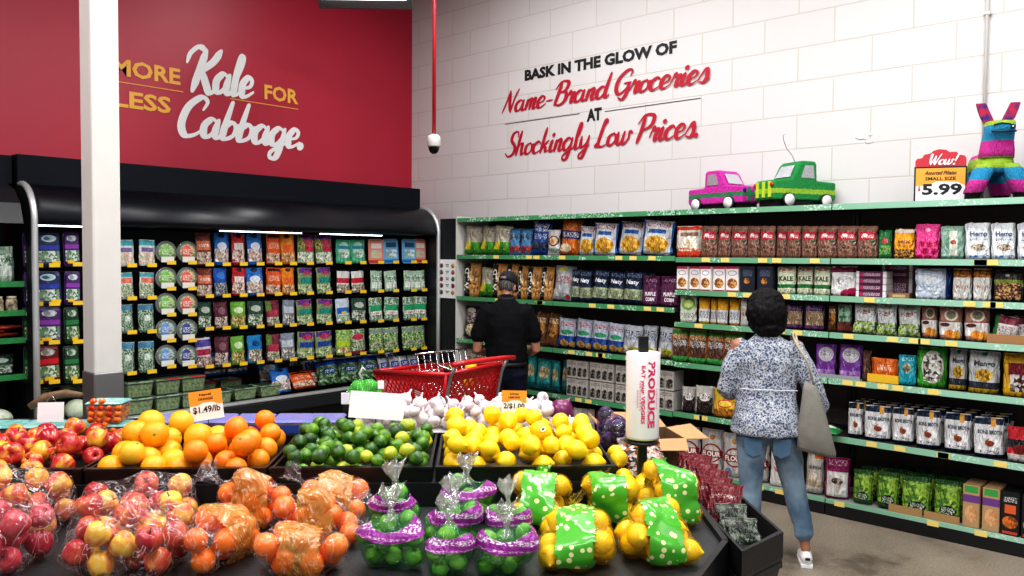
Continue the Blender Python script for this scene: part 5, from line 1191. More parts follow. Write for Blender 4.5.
obj('body',MB().prism([(-2.9,-.5),(.72,-.5),(.86,-.3),(.86,1.0),(-2.9,1.0)],.10,.735),ISB,isl)
obj('plinth',MB().prism([(-2.85,-.45),(.68,-.45),(.8,-.27),(.8,.95),(-2.85,.95)],0,.10),BLK,isl)
obj('upper_riser',MB().box(-3.0,.70,.0,.02,.76,.970).box(-3.0,.70,.02,1.3,.74,.955),ISB,isl)
obj('right_well',MB().prism([(.703,-.0),(.974,-.0),(.974,.66),(.703,.66)],.74,.90),DECKM,isl)
# outer tray on the right side
tr=thing('side_tray','angular black tray hooked on the right side of the island','tray',(IO.x,IO.y,0),IA)
out_=[(1.0,-.49),(1.20,-.315),(1.20,.55),(1.0,.55)]
obj('tray_floor',MB().prism([(x*.999,y) for x,y in out_],.765,.785),DECKM,tr)
mb=MB()
cx,cy=1.09,.05
for (a0,b0),(a1,b1) in zip(out_,out_[1:]+out_[:1]):
    def ins(a,b,k=.9): return (cx+(a-cx)*k,cy+(b-cy)*(.96 if k<1 else 1))
    p,q=(a0,b0),(a1,b1); pi,qi=ins(*p),ins(*q); pl,ql=(cx+(p[0]-cx)*.8,cy+(p[1]-cy)*.94),(cx+(q[0]-cx)*.8,cy+(q[1]-cy)*.94)
    vs=[(p[0],p[1],.885),(q[0],q[1],.885),(qi[0],qi[1],.885),(pi[0],pi[1],.885),(p[0],p[1],.80),(q[0],q[1],.80),(ql[0],ql[1],.68),(pl[0],pl[1],.68),(pi[0],pi[1],.78),(qi[0],qi[1],.78)]
    mb.add(vs,[(0,1,2,3),(0,4,5,1),(4,7,6,5),(3,2,9,8),(7,8,9,6)])
obj('tray_wall',mb,BLK,tr)
# four bins along the upper tier
BINS=[('apple',-2.02,-1.245),('orange',-1.232,-.588),('lime',-.575,.012),('lemon',.025,.695)]
def heap(x0,x1,y0,y1,r,n,crown=.05,seed=1,cand=70,rj=.1,floor=None,maxz=9):
    rnd=random.Random(seed); S=[]
    def fl(x,y):
        u=(x-x0)/(x1-x0); v=(y-y0)/(y1-y0); return crown*(1-(2*u-1)**4)*min(1,v*3.2)*(.65+.35*v)
    for _ in range(n):
        best=None; rr_=r*(1+rnd.uniform(-rj,rj))
        for c in range(cand):
            x=rnd.uniform(x0+rr_,x1-rr_); y=rnd.uniform(y0+rr_,y1-rr_); z=fl(x,y)+rr_
            for (a,b,c_,s) in S:
                d2=(x-a)**2+(y-b)**2; q=(s+rr_)*1.005
                if d2<q*q: z=max(z,c_+math.sqrt(q*q-d2))
            if best is None or z<best[2]: best=(x,y,z,rr_)
        S.append(best)
    return S,fl
def fruit_proto(kind):
    if kind=='apple':
        p=[(.001,-.78),(.12,-.82),(.3,-.9),(.55,-.8),(.8,-.45),(.97,0),(1.0,.2),(.92,.55),(.7,.82),(.42,.9),(.2,.8),(.08,.66),(.001,.6)]
        b=MB(); b.lathe([(x,z) for x,z in p],16); s=MB(); s.tube([(0,0,.6),(.04,.02,.9),(.1,.04,1.12)],.05,6)
        return b,[('stem',s,'stem')]
    if kind=='orange':
        b=MB(); b.ell((0,0,0),(1,1,.97),18,12); s=MB(); s.lathe([(.001,.985),(.09,.975),(.1,.955)],8,caps=False)
        return b,[('stem_button',s,'button')]
    if kind=='lemon':
        p=[(.001,-1.34),(.1,-1.3),(.17,-1.17),(.38,-1.0),(.75,-.65),(.95,-.2),(.97,.1),(.85,.5),(.55,.88),(.26,1.08),(.14,1.2),(.001,1.24)]
        b=MB(); b.lathe([(x*.98,z*.93) for x,z in p],16); return b,[]
    if kind=='lime':
        p=[(.001,-1.12),(.12,-1.08),(.4,-.93),(.78,-.58),(.97,-.15),(.98,.12),(.8,.56),(.45,.9),(.18,1.05),(.001,1.12)]
        b=MB(); b.lathe(p,14); return b,[]
    if kind=='garlic':
        b=MB(); rings=[]
        for rr_,z in[(.05,-.75),(.5,-.78),(.9,-.5),(1,-.1),(.9,.3),(.6,.62),(.3,.85),(.17,1.1),(.14,1.6),(.05,1.7)]:
            rings.append([(rr_*cos(2*PI*k/18)*(1+.09*abs(cos(4*PI*k/18*1.5))*min(1,rr_)),rr_*sin(2*PI*k/18)*(1+.09*abs(cos(4*PI*k/18*1.5))*min(1,rr_)),z) for k in range(18)])
        b.loft(rings); s=MB(); s.lathe([(.001,-.86),(.25,-.84),(.28,-.76)],10,caps=False); return b,[('root_base',s,'root')]
    if kind=='onion':
        b=MB(); b.lathe([(.05,-.95),(.5,-.9),(.9,-.5),(1,0),(.88,.5),(.5,.85),(.2,1.05),(.08,1.25),(.02,1.4)],18); s=MB(); s.lathe([(.001,-1.02),(.15,-1),(.18,-.93)],8,caps=False); return b,[('root_base',s,'root')]
FM={'stem':mat('stem_brown','4a3a22',.7),'button':mat('stem_button','6a7a2a',.7),'root':mat('root_tan','b5a07a',.8)}
def skin(name,c1,c2,rough=.3,vs=1.6,bump=.1,bs=60,rnd=.9,stretch=(1,1,.35),c3=None,coat=.0):
    m,nt,b=newmat(name); tc=N(nt,'ShaderNodeTexCoord'); oi=N(nt,'ShaderNodeObjectInfo')
    mp=N(nt,'ShaderNodeMapping'); mp.inputs['Scale'].default_value=stretch; nt.links.new(tc.outputs['Object'],mp.inputs[0])
    off=N(nt,'ShaderNodeVectorMath',operation='ADD'); nt.links.new(mp.outputs[0],off.inputs[0])
    ml=N(nt,'ShaderNodeMath',operation='MULTIPLY'); ml.inputs[1].default_value=50; nt.links.new(oi.outputs['Random'],ml.inputs[0]); nt.links.new(ml.outputs[0],off.inputs[1])
    nz=N(nt,'ShaderNodeTexNoise'); nz.inputs['Scale'].default_value=vs; nz.inputs['Detail'].default_value=4; nt.links.new(off.outputs[0],nz.inputs['Vector'])
    a=N(nt,'ShaderNodeMath',operation='MULTIPLY_ADD'); a.inputs[1].default_value=rnd; a.inputs[2].default_value=-rnd/2; nt.links.new(oi.outputs['Random'],a.inputs[0])
    mr=N(nt,'ShaderNodeMapRange'); mr.inputs[1].default_value=.3; mr.inputs[2].default_value=.7; nt.links.new(nz.outputs[0],mr.inputs[0])
    ad=N(nt,'ShaderNodeMath',operation='ADD'); ad.use_clamp=True; nt.links.new(a.outputs[0],ad.inputs[0]); nt.links.new(mr.outputs[0],ad.inputs[1])
    cr=N(nt,'ShaderNodeValToRGB'); cr.color_ramp.elements[0].color=hexc(c1); cr.color_ramp.elements[1].color=hexc(c2)
    if c3: e=cr.color_ramp.elements.new(.5); e.color=hexc(c3)
    nt.links.new(ad.outputs[0],cr.inputs[0]); nt.links.new(cr.outputs[0],b.inputs['Base Color'])
    b.inputs['Roughness'].default_value=rough; b.inputs['Subsurface Weight'].default_value=.0
    if coat: b.inputs['Coat Weight'].default_value=coat; b.inputs['Coat Roughness'].default_value=.1
    n2=N(nt,'ShaderNodeTexNoise'); n2.inputs['Scale'].default_value=bs; nt.links.new(tc.outputs['Object'],n2.inputs['Vector'])
    bp=N(nt,'ShaderNodeBump'); bp.inputs['Strength'].default_value=bump; bp.inputs['Distance'].default_value=.3; nt.links.new(n2.outputs[0],bp.inputs['Height']); nt.links.new(bp.outputs[0],b.inputs['Normal'])
    return m
SK={'apple':skin('apple_skin','a01626','e3b23c',.22,1.4,.0,rnd=.75,c3='c43a32',coat=.3),'orange':skin('orange_skin','f07808','f99a1c',.35,1.2,.12,14,rnd=.8),
'grapefruit':skin('gold_skin','f0a010','dfb428',.35,1.1,.12,14,rnd=.9,c3='f5ae1a'),'lemon':skin('lemon_skin','f7c80a','fddc28',.33,1.2,.12,12,rnd=.7),
'lime':skin('lime_skin','23441c','6f9a22',.3,1.3,.1,12,rnd=.9,c3='3f6f22'),'limey':skin('yellow_lime_skin','8fa828','c4c83a',.3,1.3,.1,12,rnd=.5),
'garlic':skin('garlic_skin','e9e2e2','d0bcc4',.5,2.5,.15,8,rnd=.5,stretch=(2,2,.3)),'onion':skin('onion_skin','4a1038','7a2a5c',.25,1.5,.05,6,rnd=.5)}
FP={}
def fruit(kind,skin_,loc,rot,r,lab,grp,cat=None,parent=None,parts=True):
    if (kind,skin_) not in FP:
        b,ps=fruit_proto(kind); me=recalc(b.mesh(kind)); me.materials.append(SK[skin_]); pl=[]
        for nm,mb,mk in ps: pm=recalc(mb.mesh(nm)); pm.materials.append(FM[mk]); pl.append((nm,pm))
        FP[(kind,skin_)]=(me,pl)
    me,pl=FP[(kind,skin_)]
    nm={'garlic':'garlic_bulb','onion':'red_onion'}.get(kind,kind)
    if skin_=='grapefruit': nm='navel_orange'
    o=link(nm,me,loc=loc,rot=rot,scale=(r,r,r),parent=parent)
    if parent is None: tag(o,lab,cat or {'garlic':'garlic','onion':'onion'}.get(kind,kind),grp)
    if parts:
        for a,b in pl: link(a,b,parent=o)
    return o
BINM=mat('bin_black','0f1012',.35)
def bin_(nm,a0,a1,lab,fl,y1=.60):
    t=thing('produce_bin',lab,'bin',(IO.x,IO.y,0),IA,'black produce bins on the upper tier')
    zt=zbin
    mb=MB(); n=10; vs=[];fs=[]
    for j in range(n+1):
        for i in range(n+1):
            x=a0+.012+(a1-a0-.024)*i/n; y=.035+(y1-.04)*j/n; vs.append((x,y,zt(y)+fl(x,y)-.004))
    for j in range(n):
        for i in range(n): a=j*(n+1)+i; fs.append((a,a+1,a+n+2,a+n+1))
    mb.add(vs,fs,True); obj('liner',mb,DARK2,t)
    mb=MB(); mb.box(a0,a1,.022,.034,.957,1.022); mb.box(a0-.002,a1+.002,.014,.040,1.016,1.026)
    obj('front_wall',mb,BINM,t)
    for a in(a0+.001,a1-.011):
        s=MB(); s.add([(x,y,z) for x in(a,a+.01) for y,z in((.035,.957),(y1,.957),(y1,zt(y1)+.04),(.035,1.022))],[(0,1,2,3),(4,7,6,5),(0,4,5,1),(1,5,6,2),(2,6,7,3),(3,7,4,0)]); obj('side_wall',s,BINM,t)
    obj('back_wall',MB().box(a0+.012,a1-.012,y1-.002,y1+.006,.957,zt(y1)+.035),BINM,t)
    return t
rz=random.Random(5)
def rrot(k):
    if k in('lemon','lime'): return (R(90)+rz.uniform(-.45,.45),rz.uniform(-.6,.6),rz.uniform(0,6.28))
    if k=='apple': return (rz.uniform(-1.2,1.2),rz.uniform(-1.2,1.2),rz.uniform(0,6.28))
    return (rz.uniform(0,6.28),rz.uniform(0,6.28),rz.uniform(0,6.28))
STK=mat('fruit_sticker','f2f0ea',.4)
_dm=None
def sticker(o,r):
    """small oval sticker patch hugging the fruit towards the aisle"""
    mb=MB(); n=10; vs=[(0,-1.03,0)]
    # direction from fruit to camera in the fruit's own frame
    d=(Vector((0,0,1.8))-Vector(o.location)).normalized(); q=o.rotation_euler.to_matrix().inverted()@(d+Vector((.25,-.1,.1))).normalized()
    u=q.orthogonal().normalized(); v=q.cross(u); vs=[q*1.04]; 
    for k in range(12):
        a=2*PI*k/12; p=(q+u*.30*cos(a)+v*.22*sin(a)).normalized()*1.035; vs.append(p)
    mb.add(vs,[(0,1+k,1+(k+1)%12) for k in range(12)],True)
    s=obj('sticker',mb,STK,o)
    mb=MB(); vs=[q*1.046]+[(q+u*.16*cos(2*PI*k/10)+v*.09*sin(2*PI*k/10)).normalized()*1.045 for k in range(10)]; mb.add(vs,[(0,1+k,1+(k+1)%10) for k in range(10)]); obj('sticker_mark',mb,INK,s)
specs={'apple':(.043,42,.015,3),'orange':(.046,40,.0,4),'lime':(.0300,100,.03,5),'lemon':(.042,58,.04,6)}
labs={'apple':'red and yellow apple loose in the heaped apple bin','lime':'dark green lime loose in the heaped lime bin','lemon':'bright yellow lemon loose in the heaped lemon bin'}
for nm,a0,a1 in BINS:
    r,n,crown,seed=specs[nm]
    S,fl=heap(a0+.014,a1-.014,.036,.595,r,n,crown,seed)
    bin_(nm,a0,a1,'black bin of the upper tier holding loose %ss'%nm,fl)
    for i,(x,y,z,rr_) in enumerate(S):
        p=I(x,y,zbin(y)+z); k=nm; sk=nm; lab=labs.get(nm); grp='loose %ss in the bin'%nm
        if nm=='orange':
            if x<-.86-.10*rz.random(): sk='grapefruit'; rr_*=1.08; lab='large golden-yellow navel orange in the left of the orange bin'; grp='golden oranges in the bin'
            else: rr_*=.95; lab='deep orange orange in the right of the orange bin'; grp='deep oranges in the bin'
        if nm=='lime' and rz.random()<.2: sk='limey'; lab='yellowish lime among the dark green ones in the lime bin'; grp='yellowish limes in the bin'
        if nm in('lemon',): rr_*=.93
        if nm=='lime': rr_*=.95
        o=fruit(k,sk,p,rrot(nm),rr_,lab,grp)
        if (nm=='lemon' and i in(50,57,61,64)) or (nm=='orange' and i in(40,55,60)): sticker(o,rr_); o['label']=lab.replace('loose','with a white sticker, loose') if nm=='lemon' else lab.replace(' in the',' with a white sticker in the')
# garlic heaps behind limes and lemons
def garlic_heap(x0,x1,y0,y1,zb,n,seed,lab,cr=.05):
    S,fl=heap(x0,x1,y0,y1,.029,n,cr,seed,cand=40)
    mb=MB(); k=8; vs=[(x0+(x1-x0)*i/k,y0+(y1-y0)*j/k,zb+fl(x0+(x1-x0)*i/k,y0+(y1-y0)*j/k)-.002) for j in range(k+1) for i in range(k+1)]
    mb.add(vs,[(j*(k+1)+i,j*(k+1)+i+1,(j+1)*(k+1)+i+1,(j+1)*(k+1)+i) for j in range(k) for i in range(k)]); 
    obj('garlic_liner',mb,mat('white_liner','c9c4c4',.6),isl)
    for x,y,z,rr_ in S: fruit('garlic','garlic',I(x,y,zb+z),(rz.uniform(-.9,.9),rz.uniform(-.9,.9),rz.uniform(0,6)),rr_*.98,lab,'garlic bulbs behind the bins')
garlic_heap(-.38,.54,.63,.92,1.022,92,11,'white garlic bulb in the heap behind the limes and lemons',.03)
obj('garlic_shelf',MB().box(-.4,.60,.625,1.25,.957,1.017),ISB,isl)
obj('rear_shelf',MB().box(-2.6,-.41,.625,1.25,.94,.965),ISB,isl)
for i,(x,y) in enumerate([(.59,.575),(.63,.60),(.665,.55),(.61,.62)]): 
    fruit('garlic','garlic',I(x,y+.07,1.048),(.4*i,.3,i),.027,'white garlic bulb beside the red onion at the bin corner','garlic bulbs by the red onion')
fruit('onion','onion',I(.575,.80,1.08),(.4,.5,0),.06,'single large dark purple onion behind the lemons','',)
# small netted lime bag + white bagged garlic on the shelf behind the limes
NETW=film('net_white','ffffff',.85,.5,30)
# ------------------------------------------------------------ bags
def wrap(S,center,infl=1.06,nu=40,nv=26,smooth=2,hb=.7):
    """shrink-wrap surface round a cluster of spheres, as radius over directions"""
    cx,cy,cz=center; rad=[]
    for j in range(nv+1):
        row=[]
        for i in range(nu):
            t=PI*j/nv; a=2*PI*i/nu; d=(sin(t)*cos(a),sin(t)*sin(a),cos(t)); best=.02
            for x,y,z,r in S:
                ox_,oy_,oz_=x-cx,y-cy,z-cz; r_=r*infl+.002; b=ox_*d[0]+oy_*d[1]+oz_*d[2]; c=ox_*ox_+oy_*oy_+oz_*oz_-r_*r_; D=b*b-c
                if D>0: best=max(best,b+math.sqrt(D))
            row.append(best)
        rad.append(row)
    # convex skin over the cluster, then part-way shrunk towards the fruit
    NN=[]; ga=PI*(3-math.sqrt(5))
    for k in range(260):
        zz=1-2*(k+.5)/260; q=math.sqrt(1-zz*zz); n_=Vector((q*cos(ga*k),q*sin(ga*k),zz))
        NN.append((n_,max((x-cx)*n_.x+(y-cy)*n_.y+(z-cz)*n_.z+r*infl for x,y,z,r in S)))
    for j in range(nv+1):
        for i in range(nu):
            t=PI*j/nv; a=2*PI*i/nu; d=Vector((sin(t)*cos(a),sin(t)*sin(a),cos(t)))
            hull=min(h_/max(n_.dot(d),1e-3) for n_,h_ in NN if n_.dot(d)>.15); rad[j][i]=min(rad[j][i],hull)*(1-hb)+hull*hb
    for _ in range(smooth):
        new=[]
        for j in range(nv+1):
            row=[]
            for i in range(nu):
                nb=[rad[max(0,j-1)][i],rad[min(nv,j+1)][i],rad[j][(i+1)%nu],rad[j][i-1]]
                row.append(max(rad[j][i],sum(nb)/4*.995))
            new.append(row)
        rad=new
    m0=sum(rad[0])/nu; m1=sum(rad[nv])/nu; rad[0]=[m0]*nu; rad[nv]=[m1]*nu
    return rad
def wrap_mesh(rad,center,k=1.0,sel=None,amp=.004,seed=0):
    nv=len(rad)-1; nu=len(rad[0]); mb=MB(); vs=[];dirs=[]
    for j in range(nv+1):
        for i in range(nu):
            t=PI*j/nv; a=2*PI*i/nu; d=Vector((sin(t)*cos(a),sin(t)*sin(a),cos(t))); 
            wr=noise.noise(Vector((d.x*5+seed,d.y*5,d.z*5)))*amp+abs(noise.noise(Vector((d.x*14,d.y*14+seed,d.z*14))))*amp*.9
            p=d*(rad[j][i]*k+wr)+Vector(center); p.z=max(p.z,.002); vs.append(p); dirs.append(d)
    fs=[]
    for j in range(nv):
        for i in range(nu):
            q=(j*nu+i,(j+1)*nu+i,(j+1)*nu+(i+1)%nu,j*nu+(i+1)%nu)
            if sel is None or sel(sum((dirs[x] for x in q),Vector())/4,sum((vs[x] for x in q),Vector())/4): fs.append(q)
    used=sorted({i for f in fs for i in f}); mp_={v:i for i,v in enumerate(used)}
    mb.add([vs[i] for i in used],[tuple(mp_[i] for i in f) for f in fs],True); return mb
CLEAR=film('clear_film','ffffff',.965,.2,8); CLEARR=film('pink_print_film','fffafa',.955,.24,7); GREENF=film('green_net_film','e6f8e8',.94,.05,18,net=70,netcol='127a50',nth=.985)
YNET=film('yellow_net','fffbe8',.97,.03,10,net=60,netcol='e0b020',nth=.98); TWIST=film('twist_film','ffffff',.55,.75,30)
def neck(t,p,d,l,w,m,seed=0):
    """gathered plastic neck: a pinched, pleated flare leaving point p in direction d"""
    d=Vector(d).normalized(); u=d.orthogonal().normalized(); v=d.cross(u); rnd=random.Random(seed); n=18; rings=[]
    for k,(s,rr_) in enumerate([(0,.6),(.18,.28),(.34,.16),(.5,.34),(.75,.7),(1.0,1.0)]):
        rings.append([Vector(p)+d*l*s*(1+.12*sin(q*2.1+seed) if k>3 else 1)+u*cos(2*PI*q/n)*w*rr_*(1+.35*sin(5*2*PI*q/n+seed))+v*sin(2*PI*q/n)*w*rr_*.55*(1+.35*cos(4*2*PI*q/n)) for q in range(n)])
    mb=MB(); mb.loft(rings,caps=False); return obj('gathered_neck',mb,m,t)
def cluster(L,Wd,n,r,seed,layers_crown=.0):
    S,_=heap(-L/2,L/2,-Wd/2,Wd/2,r,n,0,seed,cand=30,rj=.06); return S
def bag(nm,lab,cat,a,b,rot,L,Wd,n,r,kind,skin_,filmm,grp,seed,band=None,hb=.6,neckd=None,neckm=None,dz=0,tilt=True,bagamp=.004,infl=1.06,smooth=3,scalefruit=.97,nl=.12,nw=.04):
    z=zdeck(b)+.004+dz; t=thing(nm,lab,cat,I(a,b,z),(0,0,0),grp)
    if tilt: t.rotation_euler=(Matrix.Rotation(IA,3,'Z')@Matrix.Rotation(R(4.1),3,'X')@Matrix.Rotation(rot,3,'Z')).to_euler()
    else: t.rotation_euler=(0,0,IA+rot)
    S=cluster(L,Wd,n,r,seed)
    rnd=random.Random(seed)
    for x,y,zz,q in S: fruit(kind,skin_,(x,y,zz+.003),rrot(kind),q*scalefruit,'','',parent=t,parts=kind=='apple')
    c=(0,0,max(s[2] for s in S)*.5); rad=wrap(S,c,infl,smooth=smooth,hb=hb)
    f=obj('film',wrap_mesh(rad,c,1.0,None,bagamp,seed),filmm,t)
    if band:
        rad2=wrap(S,c,infl+.04,nu=80,nv=40,smooth=2,hb=.94)
        for nm_,sel,m,k in band: obj(nm_,wrap_mesh(rad2,c,1.0,sel,bagamp*.5,seed),m,t)
    if neckd:
        d=Vector(neckd).normalized(); j=int(round(math.acos(max(-1,min(1,d.z)))/PI*26)); i=int(round((math.atan2(d.y,d.x)%(2*PI))/(2*PI)*40))%40
        p=Vector(c)+d*(rad[j][i]-.008); neck(t,p,(d.x,d.y,d.z+.35),nl,nw,neckm or TWIST,seed)
    return t
TAN=film('tan_print','f4c878',.85,.22,9,body=('e3a63c',.42))
def lemlabel():
    m,nt,b=newmat('lemon_net_label'); tc=N(nt,'ShaderNodeTexCoord'); vo=N(nt,'ShaderNodeTexVoronoi'); vo.inputs['Scale'].default_value=36; nt.links.new(tc.outputs['Object'],vo.inputs['Vector'])
    cr=N(nt,'ShaderNodeValToRGB'); cr.color_ramp.interpolation='CONSTANT'; e=cr.color_ramp.elements; e[0].color=hexc('f5ee8a'); e[1].position=.30; e[1].color=hexc('4aa82a'); x=e.new(.18); x.color=hexc('e9f0b8')
    nt.links.new(vo.outputs['Distance'],cr.inputs[0]); nt.links.new(cr.outputs[0],b.inputs['Base Color']); b.inputs['Roughness'].default_value=.3; b.inputs['Coat Weight'].default_value=.4; return m
LEML=lemlabel()
PURB=printed('purple_label','8e2a8c',[('t',.5,.62,.5,.13,'f0e6f0'),('t',.5,.2,.5,.06,'d9b4d8')],crinkle=.5,rough=.25)
SK['bagapple']=skin('bag_apple_skin','a3202c','e6bc40',.3,1.3,.0,rnd=.9,c3='d05a3c'); SK['redapple']=skin('dark_apple_skin','9c1834','c84a54',.3,1.2,.0,rnd=.6,c3='b0283c')
SK['baglime']=skin('bag_lime_skin','5c9e2c','a0ce46',.35,1.3,.08,12,rnd=.6); SK['bagorange']=skin('bag_orange_skin','ee6206','f58410',.35,1.2,.1,14,rnd=.5)
ab=[('front left, tucked at frame edge',-1.37,-.36,.1,'bagapple'),]
AB=[
(-1.77,-.17,.03,'bagapple','behind, at the far left edge'),(-1.365,-.165,-.05,'bagapple','in the back row left'),(-.975,-.175,-.04,'bagapple','in the middle, against the orange bags'),
(-1.305,-.475,.0,'redapple','of dark red apples at the lower left'),(-.868,-.485,.0,'bagapple','at the bottom centre of the apple bags'),(-1.70,-.475,.0,'redapple','of dark red apples cut by the left edge')]
for i,(a,b,ro,sk,ds) in enumerate(AB):
    bag('apple_bag','clear wrinkled bag of apples %s'%ds if sk=='bagapple' else 'clear bag %s'%ds,'bag of apples',a,b,ro,.38,.26,[15,17,16,18,20,17][i],.040,'apple',sk,CLEARR,'clear bags of apples',20+i,smooth=4,infl=1.08,bagamp=.008,hb=.75,neckd=(.9,.3,.3) if i in(2,3) else None,neckm=CLEAR,nl=.1,nw=.05)
def tanband(c=0,w=.055): return [('tan_band',lambda d,p,c=c,w=w: abs(p.x-c)<w and p.z>.01,TAN,1.02)]
OB=[(-.60,-.45,R(80),.29,10,'left, standing at an angle'),(-.345,-.515,.03,.28,9,'in front, lying across'),(-.345,-.30,.05,.29,10,'behind the front one'),(-.585,-.16,.0,.26,10,'at the back left'),(-.315,-.10,.05,.24,8,'at the back right')]
for i,(a,b,ro,L,n,ds) in enumerate(OB):
    bag('orange_bag','clear bag of oranges with a tan printed band, %s'%ds,'bag of oranges',a,b,ro,L,.17,n,.0375,'orange','bagorange',CLEAR,'bags of oranges on the deck',40+i,band=tanband(0,.058),neckd=(-.9,.2,.4) if i in(0,3,4) else (.9,.2,.3),neckm=CLEAR,smooth=3,infl=1.08,bagamp=.006,nl=.1,nw=.04)
LB=[(-.092,-.47,0,.21,11,'front left'),(.09,-.545,.0,.155,9,'front centre, small'),(.262,-.55,-.03,.185,10,'front right'),(.10,-.36,0,.19,11,'centre, brightest'),(-.10,-.24,.05,.19,10,'back left by the oranges'),(.275,-.345,.05,.15,8,'right of centre'),(.14,-.13,-.05,.21,10,'at the back below the bin divider')]
for i,(a,b,ro,L,n,ds) in enumerate(LB):
    bag('lime_bag','green net bag of limes with a purple label, %s'%ds,'bag of limes',a,b,ro,L,.15,n,.0295,'lime','baglime',GREENF,'net bags of limes',60+i,band=[('purple_label',lambda d,p: d.z>.36 and d.z<.74 and d.y<.25,PURB,1.03)],neckd=(.0,.1,1),neckm=TWIST,infl=1.1,smooth=3,bagamp=.004,nl=.10,nw=.045,scalefruit=.95)
def lemband(w=.05): return [('green_label',lambda d,p,w=w: abs(p.x)<w and p.z>.02,LEML,1.03)]
SB=[(.48,-.455,R(-8),.25,.32,12,'front left, its label slanting'),(.742,-.425,R(2),.25,.29,12,'front centre'),(.86,-.12,R(8),.20,.25,10,'front right at the deck corner'),(.395,-.135,R(-10),.22,.24,8,'back left below the bin'),(.63,-.12,R(-2),.22,.24,7,'back centre')]
for i,(a,b,ro,L,Wd,n,ds) in enumerate(SB):
    bag('lemon_bag','yellow net bag of lemons with a green label, %s'%ds,'bag of lemons',a,b,ro,L,Wd,n,.040,'lemon','lemon',YNET,'net bags of lemons',80+i,band=lemband(.058),neckd=(0,1,.35),neckm=LEML if i in(2,3) else YNET,hb=.35,infl=1.06,smooth=2,bagamp=.003,nl=.05,nw=.04,scalefruit=.95)
# ------------------------------------------------------------ right well: lemons, black snack bags, dark red bags, cardboard box
for i,(a,b) in enumerate([(.745,.06),(.75,.15),(.745,.24),(.80,.03),(.75,.33),(.82,.10),(.745,.42)]):
    fruit('lemon','lemon',I(a,b,.945+(.05 if i in(2,4) else 0)),rrot('lemon'),.038,'yellow lemon in the side well beside the lemon bin','lemons in the side well')
DS['blacksnack']=('pillow',(.18,.2,.05),('1a1820','8f8780',15,'3a3644'),[('r',.5,.5,.5,.5,('17161c','c9c0bc',10,'b5602c'))],[],'black, white and orange snack bag','snack bag')
DS['darkred']=('pillow',(.2,.22,.05),'6a1420',[('t',.5,.62,.34,.05,'b59a9a'),('r',.5,.2,.5,.14,('8a1a28','3a0a10',7))],[],'dark red snack bag','snack bag')
DS['greypack']=('pillow',(.14,.16,.04),('2f3630','5f665c',7,'1c3020'),[('t',.5,.5,.3,.2,'2a2a2a')],[],'clear pack with a barcode','pack')
for i,(a,b,z,tl) in enumerate([(.875,.235,.905,-50),(.875,.335,.905,-52)]):
    place_pack('blacksnack',*I(a,b,z),IA+.2-.15*i,.19,.17,'black, white and orange snack bag leaning in the side well, %s from front'%ORD[[0,1,2,3].index(i)+1],'patterned snack bags in the side well',tilt=R(tl))
for i,(a,b,z,tl) in enumerate([(1.10,.44,.81,-38),(1.09,.33,.80,-38),(1.10,.22,.80,-38),(1.08,.11,.80,-40),(1.09,.0,.795,-40),(1.10,.50,.80,-42)]):
    place_pack('darkred',*I(a,b,.788),IA-.45,.14,.165,'dark red foil bag in the side tray, %s from the rear'%ORD[i+1],'dark red bags in the side tray',tilt=R(tl))
for i,(a,b,tl) in enumerate([(1.10,-.14,-60),(1.09,-.28,-65)]):
    place_pack('greypack',*I(a,b,.81),IA-.1,.12,.13,'clear produce pack with a barcode in the side tray, %s from the front'%ORD[2-i],'clear packs in the side tray',tilt=R(tl))
t=thing('cardboard_box','open brown cardboard box with raised flaps behind the produce bag roll','box',I(1.0,.90,.802),IA+.12)
kb2=mat('box_kraft','b58f63',.7,var=.1); kin=mat('box_inside','6a5038',.8)
obj('walls',MB().box(-.15,.15,-.13,-.125,0,.15).box(-.15,.15,.125,.13,0,.15).box(-.15,-.145,-.125,.125,0,.15).box(.145,.15,-.125,.125,0,.15).box(-.15,.15,-.13,.13,-.002,.002),kin,t)
for pts in ([(-.15,-.13,.15),(.15,-.13,.15),(.13,-.21,.11),(-.14,-.21,.12)],[(.15,-.13,.15),(.15,.13,.15),(.27,.11,.17),(.26,-.14,.15)],[(-.15,.13,.15),(-.15,-.13,.15),(-.27,-.12,.22),(-.26,.10,.24)],[(-.15,.13,.15),(.15,.13,.15),(.13,.24,.2),(-.13,.25,.21)]):
    mb=MB(); mb.add(pts,[(0,1,2,3)]); f=obj('flap',mb,kb2,t); s=f.modifiers.new('s','SOLIDIFY'); s.thickness=.004
t=thing('wood_crate','dark brown wooden crate under the cardboard box','crate',I(1.04,.89,.0),IA)
obj('plank_side',MB().box(-.17,.17,-.14,.14,.30,.798),mat('dark_wood','5a4232',.6,col2='3f2c20',vscale=9),t); obj('feet',MB().box(-.06,-.03,-.1,.1,0,.30).box(.05,.08,-.1,.1,0,.30),mat('dark_wood2','4a3628',.6),t)
PURP=skin('purple_potato','241436','40285a',.5,1.2,.1,8,rnd=.4); SK['purple']=PURP
t=thing('purple_potato_bag','bag of purple potatoes beside the lemon bin corner','bag of potatoes',I(.79,.60,.91),IA)
for x,y,z,q in cluster(.14,.22,11,.034,90): fruit('onion','purple',(x,y,z+.01),(0,1.2,z*40),q*.92,'','',parent=t,parts=False)
S=cluster(.14,.22,11,.034,90); rad=wrap(S,(0,0,.06),1.08); obj('film',wrap_mesh(rad,(0,0,.06),1,None,.004,3),film('violet_film','cdb4e4',.93,.12,10),t)
neck(t,(0,-.15,.07),(0,-1,.4),.12,.05,film('silver_film','d0d6e0',.4,.5,20),4)
